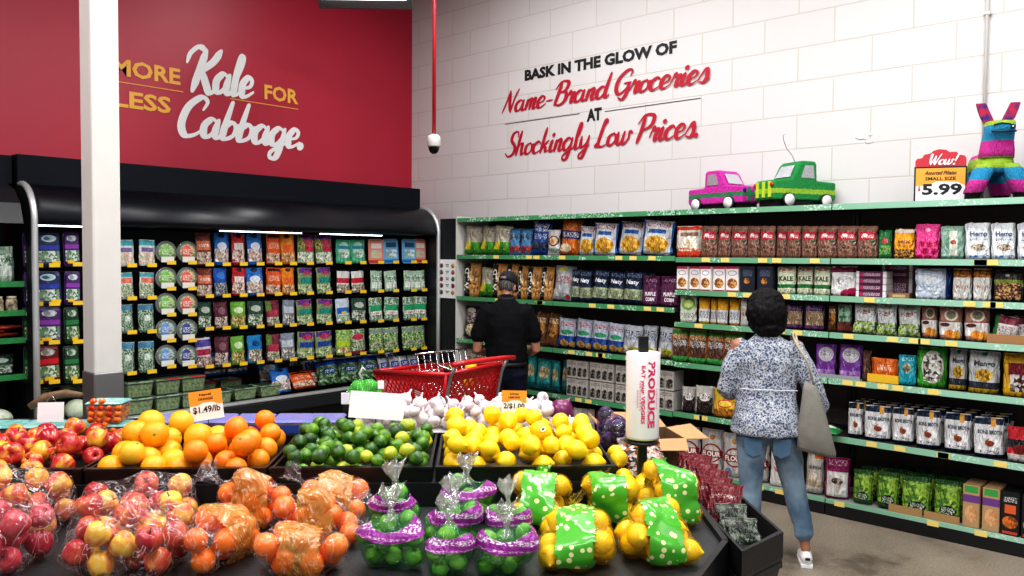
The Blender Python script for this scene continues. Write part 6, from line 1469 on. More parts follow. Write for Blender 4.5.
# ------------------------------------------------------------ produce bag roll on its pole
t=thing('produce_bag_roll','white roll of produce bags printed in pink on a black pole','bag roll',I(.81,.12,0)); t.rotation_euler=(0,0,IA)
obj('pole',MB().box(-.017,.017,-.024,.004,.904,1.50),BLK,t); obj('base_collar',MB().lathe([(.001,1.09),(.06,1.09),(.06,1.10),(.02,1.105),(.001,1.105)],20,(0,-.01,0)),BLK,t)
RW=mat('roll_white','f3eef2',.35,coat=.3,bump=.15,bscale=25)
rl=obj('roll',MB().lathe([(.014,1.11),(.061,1.11),(.063,1.12),(.065,1.435),(.063,1.44),(.014,1.44)],32,(0,-.01,0)),RW,t)
rr_=.0655; th0=R(-90)
def RC(s,z):
    # text x runs upwards-down the cylinder; s across (angle), z height
    a=th0+s/rr_; return (rr_*cos(a),-.01+rr_*sin(a),z)
mb=MB()
def rolltext(mb,s,cs,cz,ln,ht,bold=.04):
    vs,fs=text_geo(s,bold,0); mb.add([RC(cs+(y-.5)*ht,cz-x*ln) for x,y in vs],fs)
rolltext(mb,'PRODUCE',.021,1.285,.25,.031,.04); rolltext(mb,'EAT your VEGGIES',-.014,1.285,.22,.018,.03)
obj('pink_lettering',mb,mat('pink_ink','dc2f66',.5),rl)
mb=MB()
for s_,z_,l_ in((.043,1.27,.08),(-.026,1.28,.11),(.005,1.24,.13),(-.036,1.27,.07)):
    for q in range(9): 
        a=z_-l_/2+q*l_/9; mb.add([RC(s_,a),RC(s_+.006,a),RC(s_+.006,a+l_/14),RC(s_,a+l_/14)],[(0,1,2,3)])
obj('faint_print',mb,mat('pale_pink','eda9bf',.5),rl)
# ------------------------------------------------------------ price cards
def card(lab,a,b,z,w,hh,rot,orange,lines,big,stick=True,tilt=R(-8)):
    t=thing('price_card',lab,'price card',I(a,b,z),(tilt,0,IA+rot)); 
    obj('card',MB().box(-w/2,w/2,-.001,.001,0,hh),PAPER,t)
    if orange:
        obj('orange_field',MB().prism([(-w/2,hh*.52),(-w*.25,hh*.52),(-w*.1,hh*.60),(w*.2,hh*.60),(w*.36,hh*.50),(w/2,hh*.50),(w/2,hh),(-w/2,hh)],-.0022,-.0012,'y'),mat('card_orange','f2992a',.5),t)
        P2=lambda s,zz:(s,-.0030,zz); mb=MB(); put_text(mb,big,0,hh*.22,w*.84,hh*.25,P2,bold=.02)
        for i,l in enumerate(lines): put_text(mb,l,0,hh*(.82-.15*i),w*(.36+.1*i),hh*.09,P2,bold=.03)
        obj('lettering',mb,INK,t)
    if stick: obj('holder_stem',MB().tube([(0,.003,-.08),(0,.003,.02)],.003,6),BLK,t); obj('clip',MB().box(-.012,.012,.002,.008,0,.02),BLK,t)
    return t
card('orange and white price card reading 1.49 above the orange bin',-.965,.56,1.095,.135,.125,R(6),True,['Navel','ORANGES'],'$1.49/lb')
card('orange and white price card reading 2 for 1.00 above the lemons',.345,.60,1.105,.11,.105,R(-6),True,['Limes','LEMONS'],'2/$1.00')
CARD149=bpy.data.objects['price_card']; CARD149.rotation_euler=(R(-8),R(-8),IA+R(6))
t=card('large blank white card tilted above the limes',-.255,.56,1.095,.235,.115,R(3),False,[],'')
t.rotation_euler=(R(-12),R(4),IA)
t=card('small blank white card hanging by a wire above the apples',-1.66,.64,1.07,.105,.085,R(8),False,[],'')
obj('wire_loop',MB().tube([(-.02,0,.085),(.0,.0,.12),(.02,0,.085)],.0015,5),CHROME,t)
# ------------------------------------------------------------ clamshells behind apples and oranges
LIDT=mat('teal_lid','5fa8a4',.2,col2='a9d0cc',vscale=20); BLUEL=mat('violet_lid','7f8fd6',.15,alpha=.75,col2='a48fd0',vscale=6)
TOMF=printed('tomato_fill','c4481e',[('r',.5,.5,.5,.5,('d9701e','8a1f1a',9,'e89a2c',(1,1,1)))],crinkle=0,rough=.25)
SK['tom']=skin('tomato_skin','b5261c','e8952a',.2,1,.0,rnd=1.0,c3='d9641e')
def tomato_box(lab,a,b,z):
    t=clamshell(lab,I(a,b,z),IA,.15,.12,.095,TOMF,LIDT,'tomato clamshells','clamshell','tomato_clamshell')
    for i in range(14):
        x=-.055+.037*(i%4); zz=.018+.026*(i//4); fruit('orange','tom',(x+.004*(i//4),-.050-.0*zz,zz),(0,0,0),.0155,'','',parent=t,parts=False)
    return t
tomato_box('teal-lidded box of cherry tomatoes, upper one beside the pillar',-1.43,.68,1.064); tomato_box('teal-lidded box of cherry tomatoes, lower one behind the apples',-1.415,.68,.966)
for i,x in enumerate((-1.58,-1.74,-1.90,-2.06)):
    clamshell('teal-lidded clamshell of dark grapes behind the apples, %s from the tomatoes'%ORD[i+1],I(x,.72,.966),IA,.15,.16,.085,mat('grape_fill','4a1a2c',.3,col2='8a2a34',vscale=40,bump=1,bscale=50),LIDT,'dark fruit clamshells behind the apples')
PALE=mat('pale_fill','b9a48a',.5,col2='d9cdb4',vscale=30,bump=1,bscale=40)
for i,(x,y) in enumerate([(-1.16,.74),(-.99,.74),(-.82,.74),(-.65,.74),(-.50,.74)]):
    t=clamshell('violet-blue lidded clamshell behind the oranges, %s from the left'%ORD[i+1],I(x,y,.966),IA,.16,.18,.105,PALE,BLUEL,'violet-blue clamshells behind the oranges')
    obj('blue_label',MB().box(-.05,.05,-.092,-.088,.05,.085),mat('label_blue','27489c',.4),t)
# net bag of green limes/brussels and banana stem cable on top of left card
t=thing('net_bag','small green net bag with barcode tags behind the lime bin','net bag',I(-.36,1.0,1.092),IA)
for i,(x,y,z) in enumerate([(-.06,0,.03),(0,-.02,.032),(.06,0,.03),(-.03,-.01,.075),(.035,-.01,.078),(0,.03,.03)]): fruit('lime','baglime',(x,y,z),(1,.4*i,0),.029,'','',parent=t,parts=False)
S=[(-.06,0,.03,.03),(0,-.02,.032,.03),(.06,0,.03,.03),(-.03,-.01,.075,.03),(.035,-.01,.078,.03),(0,.03,.03,.03)]
rad=wrap(S,(0,0,.05),1.08); obj('net',wrap_mesh(rad,(0,0,.05),1,None,.003,2),film('lime_net','b4ffb4',.85,.3,20,net=30,netcol='3fc02c'),t)
obj('tie_tail',MB().tube([(-.01,0,.11),(-.02,-.02,.14),(-.005,-.02,.17),(.01,-.02,.155)],[.006,.005,.005,.004],8),mat('tie_white','e6e9e4',.4),t)
obj('barcode_tag',MB().rbox(-.10,-.06,-.07,-.066,.0,.055,.001),PAPER,t); obj('barcode_tag',MB().rbox(.07,.10,-.05,-.046,.07,.11,.001),PAPER,t)
obj('net_shelf_box',MB().box(-.45,-.27,.93,1.1,1.019,1.09),ISB,isl)
t=thing('banana_stem','brown curved fruit stalk lying behind the apples','stalk',I(-1.70,.80,1.11),IA)
obj('stalk',MB().tube([(-.12,-.02,.0),(-.06,0,.04),(.02,.02,.055),(.10,.0,.05)],[.016,.02,.018,.012],10),mat('stalk_brown','7a5a42',.6,var=.3,vscale=40),t)
# ------------------------------------------------------------ shopping cart
# handle end faces the lower right; long axis runs away to the left
CA=Vector((3.744,4.015,0)); CD=Vector((4.30,4.06,0))   # near and far corners of the handle end
ex=(Vector((4.20,4.21,0))-CA).normalized(); ex=Vector((cos(R(-1)),sin(R(-1)),0)); ey=Vector((-ex.y,ex.x,0))
ct=thing('shopping_cart','red plastic shopping cart with chrome wire seat beside the person in black','shopping cart',CA,R(-1))
CR=mat('cart_red','c4121f',.3,coat=.3); 
Lc,Wc=.86,.56
# corners: x along handle end (0..Wc), y away (0..Lc)
def q4(z,ins): return [(ins,ins*.6,z),(Wc-ins,ins*.6,z),(Wc-ins-.03*(1-ins*5),Lc-ins*2.2,z),(ins+.03,Lc-ins*2.2,z)]
top=[(0,0,1.0),(Wc,0,1.03),(Wc-.05,Lc,.93),(.05,Lc,.93)]; bot=[(.07,.12,.60),(Wc-.07,.12,.60),(Wc-.12,Lc-.14,.63),(.12,Lc-.14,.63)]

def lerp(a,b,t): return tuple(a[i]+(b[i]-a[i])*t for i in range(3))
def lattice(p0,p1,p2,p3,nu,nv,th=.004,hole=None):
    """diamond lattice panel; p0 p1 top edge, p3 p2 bottom edge"""
    mb=MB(); P=lambda u,v: Vector(lerp(lerp(p0,p1,u),lerp(p3,p2,u),v)); nrm=(Vector(p1)-Vector(p0)).cross(Vector(p3)-Vector(p0)).normalized()
    def bar(a,b,w):
        d=(b-a).normalized(); s=d.cross(nrm)*w/2; n=nrm*th; vs=[a-s-n,a+s-n,b+s-n,b-s-n,a-s+n,a+s+n,b+s+n,b-s+n]
        mb.add(vs,[(0,3,2,1),(4,5,6,7),(0,1,5,4),(1,2,6,5),(2,3,7,6),(3,0,4,7)])
    for i in range(-nv,nu+1):
        for sgn in(1,-1):
            # line from (i/nu,0) to ((i+nv)/nu,1)
            u0,v0,u1,v1=i/nu,0,(i+nv)/nu,1
            if u0<0: v0=-u0*nu/nv; u0=0
            if u1>1: v1=1-(u1-1)*nu/nv; u1=1
            if u1<=u0 or v1<=v0: continue
            if sgn<0: bar(P(1-u0,v0),P(1-u1,v1),.011)
            else: bar(P(u0,v0),P(u1,v1),.011)
    return mb
T,B=top,bot
panels=[('side_panel',T[3],T[0],B[0],B[3],16,7),('side_panel',T[1],T[2],B[2],B[1],16,7),('front_panel',T[2],T[3],B[3],B[2],10,7),('handle_panel',T[0],T[1],B[1],B[0],10,7)]
for nm,a,b,c,d,nu,nv in panels: obj(nm,lattice(a,b,c,d,nu,nv),CR,ct)
rim=MB()
for i in range(4): rim.tube([T[i],T[(i+1)%4]],.016,8)
for i in range(4): rim.tube([T[i],B[i]],.012,8)
for i in range(4): rim.tube([B[i],B[(i+1)%4]],.010,8)

obj('basket_rim',rim,CR,ct)
bb=MB(); bb.add([B[0],B[1],B[2],B[3]],[(0,1,2,3)]); obj('basket_floor',bb,CR,ct)
# upper half of the side panel is a solid red band, like the moulded rim
sb=MB()
for a,b,c,d in((T[3],T[0],B[0],B[3]),(T[1],T[2],B[2],B[1]),(T[0],T[1],B[1],B[0])):
    sb.add([a,b,lerp(b,c,.16),lerp(a,d,.16)],[(0,1,2,3)])
obj('rim_band',sb,CR,ct)
lp=lerp(lerp(T[3],T[0],.62),lerp(B[3],B[0],.62),.42); n_=(Vector(T[0])-Vector(T[3])).cross(Vector(B[3])-Vector(T[3])).normalized()
plate=obj('logo_plate',MB().box(-.05,.05,-.003,.003,-.045,.045),mat('plate_red','a81220',.35),ct,loc=tuple(Vector(lp)-Vector((.012,0,0))),rot=(0,R(9),R(-90)))
mb=MB()
for k,(w,z) in enumerate([(.07,.022),(.07,.008),(.06,-.008),(.045,-.022)]): mb.box(-w/2,w/2,-.0045,-.0035,z-.004,z+.004)
obj('plate_print',mb,mat('plate_pale','e0b4b4',.5),plate)
fr_=MB(); CH=mat('cart_steel','a5a7aa',.35,metal=.7)
for x in(.03,Wc-.03): fr_.tube([(x,-.06,1.06),(x,-.01,.98),(x,.10,.55),(x,.16,.22),(x,.2,.14)],.012,8); fr_.tube([(x,.12,.20),(x+(.05 if x<.2 else -.05),Lc-.1,.17)],.012,8); fr_.tube([(x+(.05 if x<.2 else -.05),Lc-.12,.60),(x+(.04 if x<.2 else -.04),Lc-.05,.15)],.011,8)
fr_.tube([(.03,.12,.56),(Wc-.03,.12,.56)],.010,8).tube([(.03,.14,.2),(Wc-.03,.14,.2)],.010,8)
obj('frame',fr_,CH,ct)
obj('handle',MB().tube([(-.02,-.085,1.075),(.1,-.10,1.085),(Wc-.1,-.10,1.085),(Wc+.02,-.085,1.075)],.018,12),mat('handle_red','c81824',.3,coat=.4),ct)
st=MB()
for k in range(9):
    x=.05+k*(Wc-.1)/8; st.tube([(x,.36,1.10),(x,.30,.86),(x,.06,.84)],.0055,6)
st.tube([(.03,.36,1.105),(Wc-.03,.36,1.105)],.008,6).tube([(.03,.335,.98),(Wc-.03,.335,.98)],.005,6).tube([(.03,.275,.9),(Wc-.03,.275,.9)],.004,6).tube([(.03,.06,.84),(Wc-.03,.06,.84)],.004,6).tube([(.03,-.02,1.03),(.03,.3,1.085)],.006,6).tube([(Wc-.03,-.02,1.03),(Wc-.03,.3,1.085)],.006,6)
obj('child_seat',st,CHROME,ct)
for x,y in((.03,.17),(Wc-.03,.17),(.10,Lc-.05),(Wc-.10,Lc-.05)):
    wb=MB(); wb.lathe([(.001,-.014),(.055,-.014),(.06,-.008),(.06,.008),(.055,.014),(.001,.014)],18,(x,y,.06),'x'); w_=obj('wheel',wb,BLK,ct)
    obj('fork',MB().box(x-.022,x-.018,y-.012,y+.012,.06,.15).box(x+.018,x+.022,y-.012,y+.012,.06,.15).box(x-.022,x+.022,y-.012,y+.012,.145,.15),CH,w_)
def CW(x,y,z): p=CA+ex*x+ey*y; return (p.x,p.y,z)
mb,f=pk_pouch(.12,.17,.05,'pillow',seed=9)
tag(obj('snack_bag',mb,printed('print_yel','e9c21a',[('e',.5,.5,.3,.2,'f2dc5a')]),loc=CW(.34,.13,.865),rot=(0,.1,R(-1))),'bright yellow bag in the child seat of the cart','snack bag')
mb,f=pk_pouch(.10,.18,.05,'pillow',seed=10)
tag(obj('snack_bag',mb,printed('print_bw','16161a',[('e',.4,.3,.12,.1,W),('e',.7,.3,.1,.08,W),('e',.55,.5,.1,.08,W),('r',.8,.8,.2,.15,'c9b41a')]),loc=CW(.15,.13,.865),rot=(0,-.05,R(-1))),'black bag with white dots in the child seat of the cart','snack bag')
# ------------------------------------------------------------ people
def seg(mb,pts,n=14,flat=False):
    """closed tapered limb: pts = (x,y,z,rx,ry)"""
    P=[Vector(p[:3]) for p in pts]; rings=[]; 
    for i,p in enumerate(pts):
        t=(P[min(i+1,len(P)-1)]-P[max(i-1,0)]).normalized(); x=Vector((1,0,0)); 
        if abs(t.x)>.9: x=Vector((0,1,0))
        x=(x-t*x.dot(t)).normalized(); y=t.cross(x); rx,ry=p[3],p[4] if len(p)>4 else p[3]
        rings.append([P[i]+x*cos(2*PI*k/n)*rx+y*sin(2*PI*k/n)*ry for k in range(n)])
    # rounded ends
    def cap(i,j,s):
        t=(P[i]-P[j]).normalized(); c=P[i]+t*min(pts[i][3],pts[i][4] if len(pts[i])>4 else pts[i][3])*.6
        if flat and i==0: return [P[i]+t*.004+(v-P[i])*.97 for v in rings[i]]
        return [c+(v-P[i])*.55 for v in rings[i]]
    rings=[cap(0,1,1)]+rings+[cap(-1,-2,1)]
    mb.loft(rings)
def fused(name,mb,mt,parent,vox=.009,smooth=6,disp=None):
    o=obj(name,mb,mt,parent); m=o.modifiers.new('r','REMESH'); m.mode='VOXEL'; m.voxel_size=vox; m.use_smooth_shade=True
    s=o.modifiers.new('s','SMOOTH'); s.iterations=smooth; s.factor=.5
    if disp:
        tx=bpy.data.textures.new('fold','CLOUDS'); tx.noise_scale=disp[1]; d=o.modifiers.new('d','DISPLACE'); d.texture=tx; d.strength=disp[0]; d.texture_coords='LOCAL'
    return o
def hand(mb,w,d,s=1,curl=.5,side=1,vert=Vector((1,0,0))):
    """palm, four fingers and a thumb; w wrist point, d direction, vert spread axis"""
    w=Vector(w); d=Vector(d).normalized(); v=vert-d*vert.dot(d); v.normalize(); n=d.cross(v)
    seg(mb,[(*w,.022*s,.017*s),(*(w+d*.035*s),.034*s,.016*s),(*(w+d*.085*s),.038*s,.015*s)])
    for k,l in enumerate((.062,.072,.068,.054)):
        o=w+d*.085*s+v*(-.028+.0187*k)*s; a=o+d*l*.45*s; b_=a+(d*cos(curl)+n*sin(curl)*side)*l*.35*s; c=b_+(d*cos(curl*2)+n*sin(curl*2)*side)*l*.28*s
        seg(mb,[(*(o-d*.02*s),.0095*s),(*a,.009*s),(*b_,.0082*s),(*c,.007*s)],8)
    o=w+d*.03*s-v*.026*s; a=o+(d*.6-v*.8+n*.3*side)*.035*s; b_=a+(d*.9-v*.3+n*.4*side)*.032*s
    seg(mb,[(*o,.012*s),(*a,.010*s),(*b_,.0085*s)],8)
def head(mb,c,s=1.0,yaw_=0,pitch=0):
    M=Matrix.Rotation(yaw_,3,'Z')@Matrix.Rotation(pitch,3,'X'); c=Vector(c)
    t=MB(); t.ell((0,-.005,.015),(.076,.097,.105),18,14); t.ell((0,.03,-.045),(.055,.062,.065),14,10)
    seg(t,[(0,.088,.01,.010,.010),(0,.103,-.025,.015,.013)],8); t.ell((0,.085,-.07),(.028,.016,.012),10,6); t.ell((0,.072,-.098),(.025,.022,.02),10,6)
    for sx in(-1,1): t.ell((sx*.078,-.005,-.01),(.011,.022,.033),10,8)
    mb.add([c+M@(Vector(v)*s) for v in t.v],t.f,True); return M
def face(parent,c,M,s=1.0):
    for sx in(-1,1):
        e=MB(); e.ell((0,0,0),(.014*s,.008*s,.009*s),10,8); o=obj('eye',e,mat('eye_white','e8e4de',.3),parent,loc=tuple(Vector(c)+M@Vector((sx*.031,.090,.008))*s)); 
        q=MB(); q.ell((0,.006*s,0),(.006*s,.004*s,.006*s),8,6); obj('iris',q,mat('iris','2a1c14',.2),o); o.rotation_euler=M.to_euler()
    l=MB(); l.ell((0,0,0),(.022*s,.006*s,.006*s),10,6); o=obj('lips',l,mat('lips','9c5a50',.5),parent,loc=tuple(Vector(c)+M@Vector((0,.099,-.07))*s)); o.rotation_euler=M.to_euler()
SKINF=mat('skin_warm','a8745a',.5,var=.1,vscale=20); SKINM=mat('skin_pink','b5806a',.5,var=.1,vscale=20)
# ---- woman, seen from behind
wo=thing('person','person with dark bobbed hair in patterned blouse and jeans facing the shelves','person',(4.605,2.142,0),R(-60)); wo.scale=(.94,.94,.965)
b=MB()
seg(b,[(-.065,-.02,.88,.10,.10),(-.085,-.03,.70,.082,.085),(-.085,-.035,.49,.056,.06),(-.085,-.055,.36,.053,.056),(-.085,-.075,.20,.036,.038),(-.085,-.085,.09,.030,.032)])
seg(b,[(.065,-.0,.88,.10,.10),(.13,.02,.70,.082,.085),(.17,.03,.49,.056,.06),(.20,.01,.36,.053,.056),(.235,-.035,.20,.036,.038),(.25,-.06,.09,.030,.032)])
for fx,fy,ft in((-.085,-.085,0),(.25,-.06,.25)):
    seg(b,[(fx,fy-.03,.045,.028,.03),(fx+.01*ft,fy+.05,.045,.034,.026),(fx+.03*ft,fy+.13,.032,.035,.02)])
seg(b,[(0,-.01,.86,.155,.11),(0,0,.98,.145,.105),(0,.01,1.1,.14,.10),(0,.0,1.24,.155,.105),(0,-.005,1.34,.14,.085),(0,0,1.39,.07,.06)],20)
seg(b,[(0,0,1.34,.05,.055),(0,.015,1.46,.045,.05)])
M=head(b,(0,.035,1.53),.98,0,R(-8))
seg(b,[(-.165,0,1.33,.055,.055),(-.215,.0,1.18,.047,.047),(-.235,.01,1.04,.040,.04),(-.20,.12,1.01,.036,.036),(-.12,.24,1.05,.025,.024)])
hand(b,(-.12,.24,1.05),(.4,.9,.2),.95,.5,1,Vector((0,0,1)))
seg(b,[(.165,0,1.33,.055,.055),(.235,-.01,1.17,.047,.047),(.285,-.01,1.03,.040,.04),(.315,.04,.95,.034,.034),(.33,.12,.89,.024,.024)])
hand(b,(.33,.12,.89),(.1,.7,-.6),.95,.5,-1,Vector((1,0,0)))
fused('body',b,SKINF,wo,.008,3); face(wo,(0,.035,1.53),M,.98)
def jean_mat():
    m,nt,bb=newmat('washed_denim'); tc=N(nt,'ShaderNodeTexCoord'); n1=N(nt,'ShaderNodeTexNoise'); n1.inputs['Scale'].default_value=5; n1.inputs['Detail'].default_value=6; nt.links.new(tc.outputs['Object'],n1.inputs['Vector'])
    cr=N(nt,'ShaderNodeValToRGB'); e=cr.color_ramp.elements; e[0].position=.38; e[0].color=hexc('4e657c'); e[1].position=.66; e[1].color=hexc('8a9fb0'); nt.links.new(n1.outputs[0],cr.inputs[0])
    n2=N(nt,'ShaderNodeTexNoise'); n2.inputs['Scale'].default_value=400; nt.links.new(tc.outputs['Object'],n2.inputs['Vector'])
    bp=N(nt,'ShaderNodeBump'); bp.inputs['Strength'].default_value=.2; nt.links.new(n2.outputs[0],bp.inputs['Height']); nt.links.new(bp.outputs[0],bb.inputs['Normal'])
    nt.links.new(cr.outputs[0],bb.inputs['Base Color']); bb.inputs['Roughness'].default_value=.85; return m
j=MB()
seg(j,[(-.07,-.03,.86,.115,.13),(-.088,-.03,.70,.095,.098),(-.088,-.035,.50,.073,.076),(-.088,-.055,.36,.068,.07),(-.085,-.07,.25,.060,.062),(-.085,-.08,.175,.062,.064)])
seg(j,[(.07,-.02,.86,.115,.13),(.13,.01,.70,.095,.098),(.17,.02,.50,.073,.076),(.20,.0,.36,.068,.07),(.228,-.03,.25,.060,.062),(.240,-.048,.175,.060,.062)])
seg(j,[(0,-.03,.80,.14,.12),(0,-.03,.87,.16,.12),(0,-.02,.94,.14,.10)],20)
jn=fused('jeans',j,jean_mat(),wo,.009,4,(.012,.07))
for sx in(-1,1):
    obj('back_pocket',MB().prism([(-.055,.06),(.055,.06),(.05,-.035),(0,-.06),(-.05,-.035)],-.0015,.0015,'y'),mat('pocket_denim','5b7c9a',.9),jn,loc=(sx*.085,-.142,.72),rot=(R(8),0,R(8)*sx))
def blouse_mat():
    m,nt,bb=newmat('floral_print'); tc=N(nt,'ShaderNodeTexCoord')
    wz=N(nt,'ShaderNodeTexNoise'); wz.inputs['Scale'].default_value=40; nt.links.new(tc.outputs['Object'],wz.inputs['Vector'])
    ml=N(nt,'ShaderNodeVectorMath',operation='MULTIPLY_ADD'); ml.inputs[1].default_value=(.022,.022,.022); nt.links.new(wz.outputs['Color'],ml.inputs[0]); nt.links.new(tc.outputs['Object'],ml.inputs[2])
    v=N(nt,'ShaderNodeTexVoronoi'); v.inputs['Scale'].default_value=62; nt.links.new(ml.outputs[0],v.inputs['Vector'])
    cr=N(nt,'ShaderNodeValToRGB'); cr.color_ramp.interpolation='CONSTANT'; e=cr.color_ramp.elements; e[0].color=hexc('333f5a'); e[1].position=.46; e[1].color=hexc('a2a7b2'); x=e.new(.27); x.color=hexc('667086'); x=e.new(.58); x.color=hexc('cfd0d5'); x=e.new(.70); x.color=hexc('6e768a')
    nt.links.new(v.outputs['Distance'],cr.inputs[0]); nt.links.new(cr.outputs[0],bb.inputs['Base Color']); bb.inputs['Roughness'].default_value=.85; return m
t_=MB()
seg(t_,[(0,-.03,.795,.222,.180),(0,-.03,.88,.208,.168),(0,-.01,1.0,.185,.13),(0,.0,1.12,.180,.125),(0,-.005,1.24,.185,.125),(0,-.01,1.33,.165,.10),(0,.0,1.385,.085,.065)],22,True)
seg(t_,[(-.15,-.005,1.325,.060,.062),(-.215,.0,1.19,.066,.066),(-.245,.0,1.05,.062,.062),(-.225,.07,1.015,.058,.055)])
seg(t_,[(.15,-.005,1.325,.060,.062),(.235,-.01,1.18,.066,.066),(.295,-.01,1.04,.062,.062),(.325,.045,.955,.066,.064)])
BLM=blouse_mat(); bl=fused('blouse',t_,BLM,wo,.010,4,(.02,.09))
mb=MB(); mb.tube([(x_*.19,-.137-.02*(1-x_*x_)-.0,1.075+.0*x_) for x_ in[-.9+.2*i for i in range(10)]],.0035,6); obj('back_seam',mb,mat('seam_pale','cfd3dc',.8),bl)
hr=MB(); c=Vector((0,.02,1.54))
hr.ell((-.012,.008,1.585),(.116,.112,.098),20,14); hr.ell((-.012,-.03,1.53),(.126,.10,.115),20,14); hr.ell((-.07,-.0,1.49),(.045,.075,.09),14,10); hr.ell((.07,-.0,1.49),(.045,.075,.09),14,10); hr.ell((0,-.05,1.44),(.092,.065,.06),14,10)
def hair_mat(nm,c1,c2):
    m,nt,bb=newmat(nm); tc=N(nt,'ShaderNodeTexCoord'); mp=N(nt,'ShaderNodeMapping'); mp.inputs['Scale'].default_value=(110,110,9); nt.links.new(tc.outputs['Object'],mp.inputs[0])
    n1=N(nt,'ShaderNodeTexNoise'); n1.inputs['Scale'].default_value=1; n1.inputs['Detail'].default_value=4; n1.inputs['Distortion'].default_value=.6; nt.links.new(mp.outputs[0],n1.inputs['Vector'])
    cr=N(nt,'ShaderNodeValToRGB'); cr.color_ramp.elements[0].position=.4; cr.color_ramp.elements[1].position=.72; cr.color_ramp.elements[0].color=hexc(c1); cr.color_ramp.elements[1].color=hexc(c2); nt.links.new(n1.outputs[0],cr.inputs[0]); nt.links.new(cr.outputs[0],bb.inputs['Base Color'])
    bp=N(nt,'ShaderNodeBump'); bp.inputs['Strength'].default_value=.8; bp.inputs['Distance'].default_value=.01; nt.links.new(n1.outputs[0],bp.inputs['Height']); nt.links.new(bp.outputs[0],bb.inputs['Normal']); bb.inputs['Roughness'].default_value=.6; bb.inputs['Specular IOR Level'].default_value=.2; return m
fused('hair',hr,hair_mat('dark_hair','050506','181517'),wo,.008,2,(.022,.03))
for fx,fy,ft in((-.085,-.085,0),(.25,-.06,.25)):
    s=MB(); seg(s,[(fx,fy-.045,.05,.036,.042),(fx,fy+.0,.052,.038,.042),(fx+.015*ft,fy+.06,.042,.042,.034),(fx+.03*ft,fy+.13,.034,.043,.026),(fx+.04*ft,fy+.165,.030,.034,.020)]); sh=fused('sneaker',s,mat('sneaker_white','e6e4e2',.5),wo,.006,3)
    so=MB(); so.prism([(fx-.034,fy-.07),(fx+.034,fy-.07),(fx+.044,fy+.06),(fx+.045,fy+.13),(fx+.02,fy+.19),(fx-.015,fy+.19),(fx-.036,fy+.13),(fx-.036,fy+.05)],.002,.020); obj('sole',so,PAPER,sh)
    obj('heel_patch',MB().box(fx-.014,fx+.014,fy-.089,fy-.084,.055,.07),INK,sh)
# tote bag on her right side
tb=thing('tote_bag','slouchy grey-beige tote bag hanging from the shoulder of the person in jeans','bag',(4.605,2.142,0),R(-60)); tb.scale=(.94,.94,.965)
g=MB(); rings=[]
for z,cx,w_,d_ in[(.70,.29,.155,.03),(.73,.29,.16,.05),(.85,.275,.135,.055),(.97,.265,.10,.045),(1.06,.255,.075,.03),(1.12,.25,.05,.015)]:
    rings.append([(cx+w_*cos(2*PI*k/20)*.72,-.115+d_*sin(2*PI*k/20)-.01,z+.02*cos(2*PI*k/20)*(-1)) for k in range(20)])
g.loft(rings); TM=mat('tote_canvas','8d8a82',.85,bump=.5,bscale=240,var=.12,vscale=20); obj('bag_body',g,TM,tb)
st=MB(); 
for off in(0,.02): st.tube([(.27,-.12,1.10),(.225,-.142,1.25),(.165+off*.3,-.12-.0,1.345),(.145+off,-.03,1.408),(.15+off,.07,1.375),(.21,.13,1.25),(.28,.14,1.08),(.31,.0,1.06)],.007,6)
obj('strap',st,mat('strap_tan','b0a492',.7),tb)
# ---- man, seen from behind
mn=thing('person','person in black cap, black short-sleeved shirt and navy trousers behind the cart','person',(4.90,4.535,0),R(-47)); mn.scale=(.87,.92,.985)
b=MB()
for s in(-1,1):
    seg(b,[(s*.085,0,.90,.10,.10),(s*.10,.0,.70,.085,.09),(s*.105,.0,.50,.06,.062),(s*.105,-.01,.36,.058,.062),(s*.11,-.02,.2,.04,.042),(s*.11,-.02,.09,.034,.036)])
    seg(b,[(s*.11,-.05,.045,.03,.032),(s*.112,.05,.045,.036,.03),(s*.12,.14,.032,.036,.022)])
seg(b,[(0,0,.90,.16,.12),(0,.01,1.05,.165,.13),(0,.0,1.2,.18,.13),(0,-.005,1.34,.19,.115),(0,-.01,1.42,.13,.08),(0,0,1.46,.06,.06)],20)
seg(b,[(0,.0,1.42,.058,.06),(0,.03,1.53,.052,.056)])
M2=head(b,(.012,.055,1.575),1.0,R(-28),R(-22))
seg(b,[(-.19,-.01,1.38,.06,.06),(-.245,.0,1.22,.052,.052),(-.275,.01,1.055,.044,.044),(-.23,.14,1.01,.038,.038),(-.16,.25,1.01,.027,.026)])
hand(b,(-.16,.25,1.01),(.5,.85,.1),1.05,.5,1,Vector((0,0,1)))
seg(b,[(.19,-.01,1.38,.06,.06),(.25,.0,1.22,.052,.052),(.285,.02,1.055,.044,.044),(.25,.14,1.02,.038,.038),(.18,.26,1.04,.027,.026)])
hand(b,(.18,.26,1.04),(-.5,.85,.1),1.05,.5,-1,Vector((0,0,1)))
fused('body',b,SKINM,mn,.008,3); face(mn,(.012,.055,1.575),M2,1.0)
t_=MB()
seg(t_,[(0,-.0,.915,.19,.145),(0,.0,1.0,.195,.15),(0,.0,1.12,.20,.15),(0,-.01,1.25,.21,.145),(0,-.01,1.36,.205,.125),(0,-.01,1.43,.14,.09),(0,.0,1.475,.075,.07)],22)
seg(t_,[(-.175,-.01,1.38,.078,.078),(-.235,.0,1.25,.078,.076),(-.265,.003,1.155,.077,.075)])
seg(t_,[(.175,-.01,1.38,.078,.078),(.24,.0,1.25,.078,.076),(.268,.006,1.155,.077,.075)])
sh_=fused('shirt',t_,mat('shirt_black','0a0b0f',.85,spec=.2),mn,.010,4,(.022,.10))
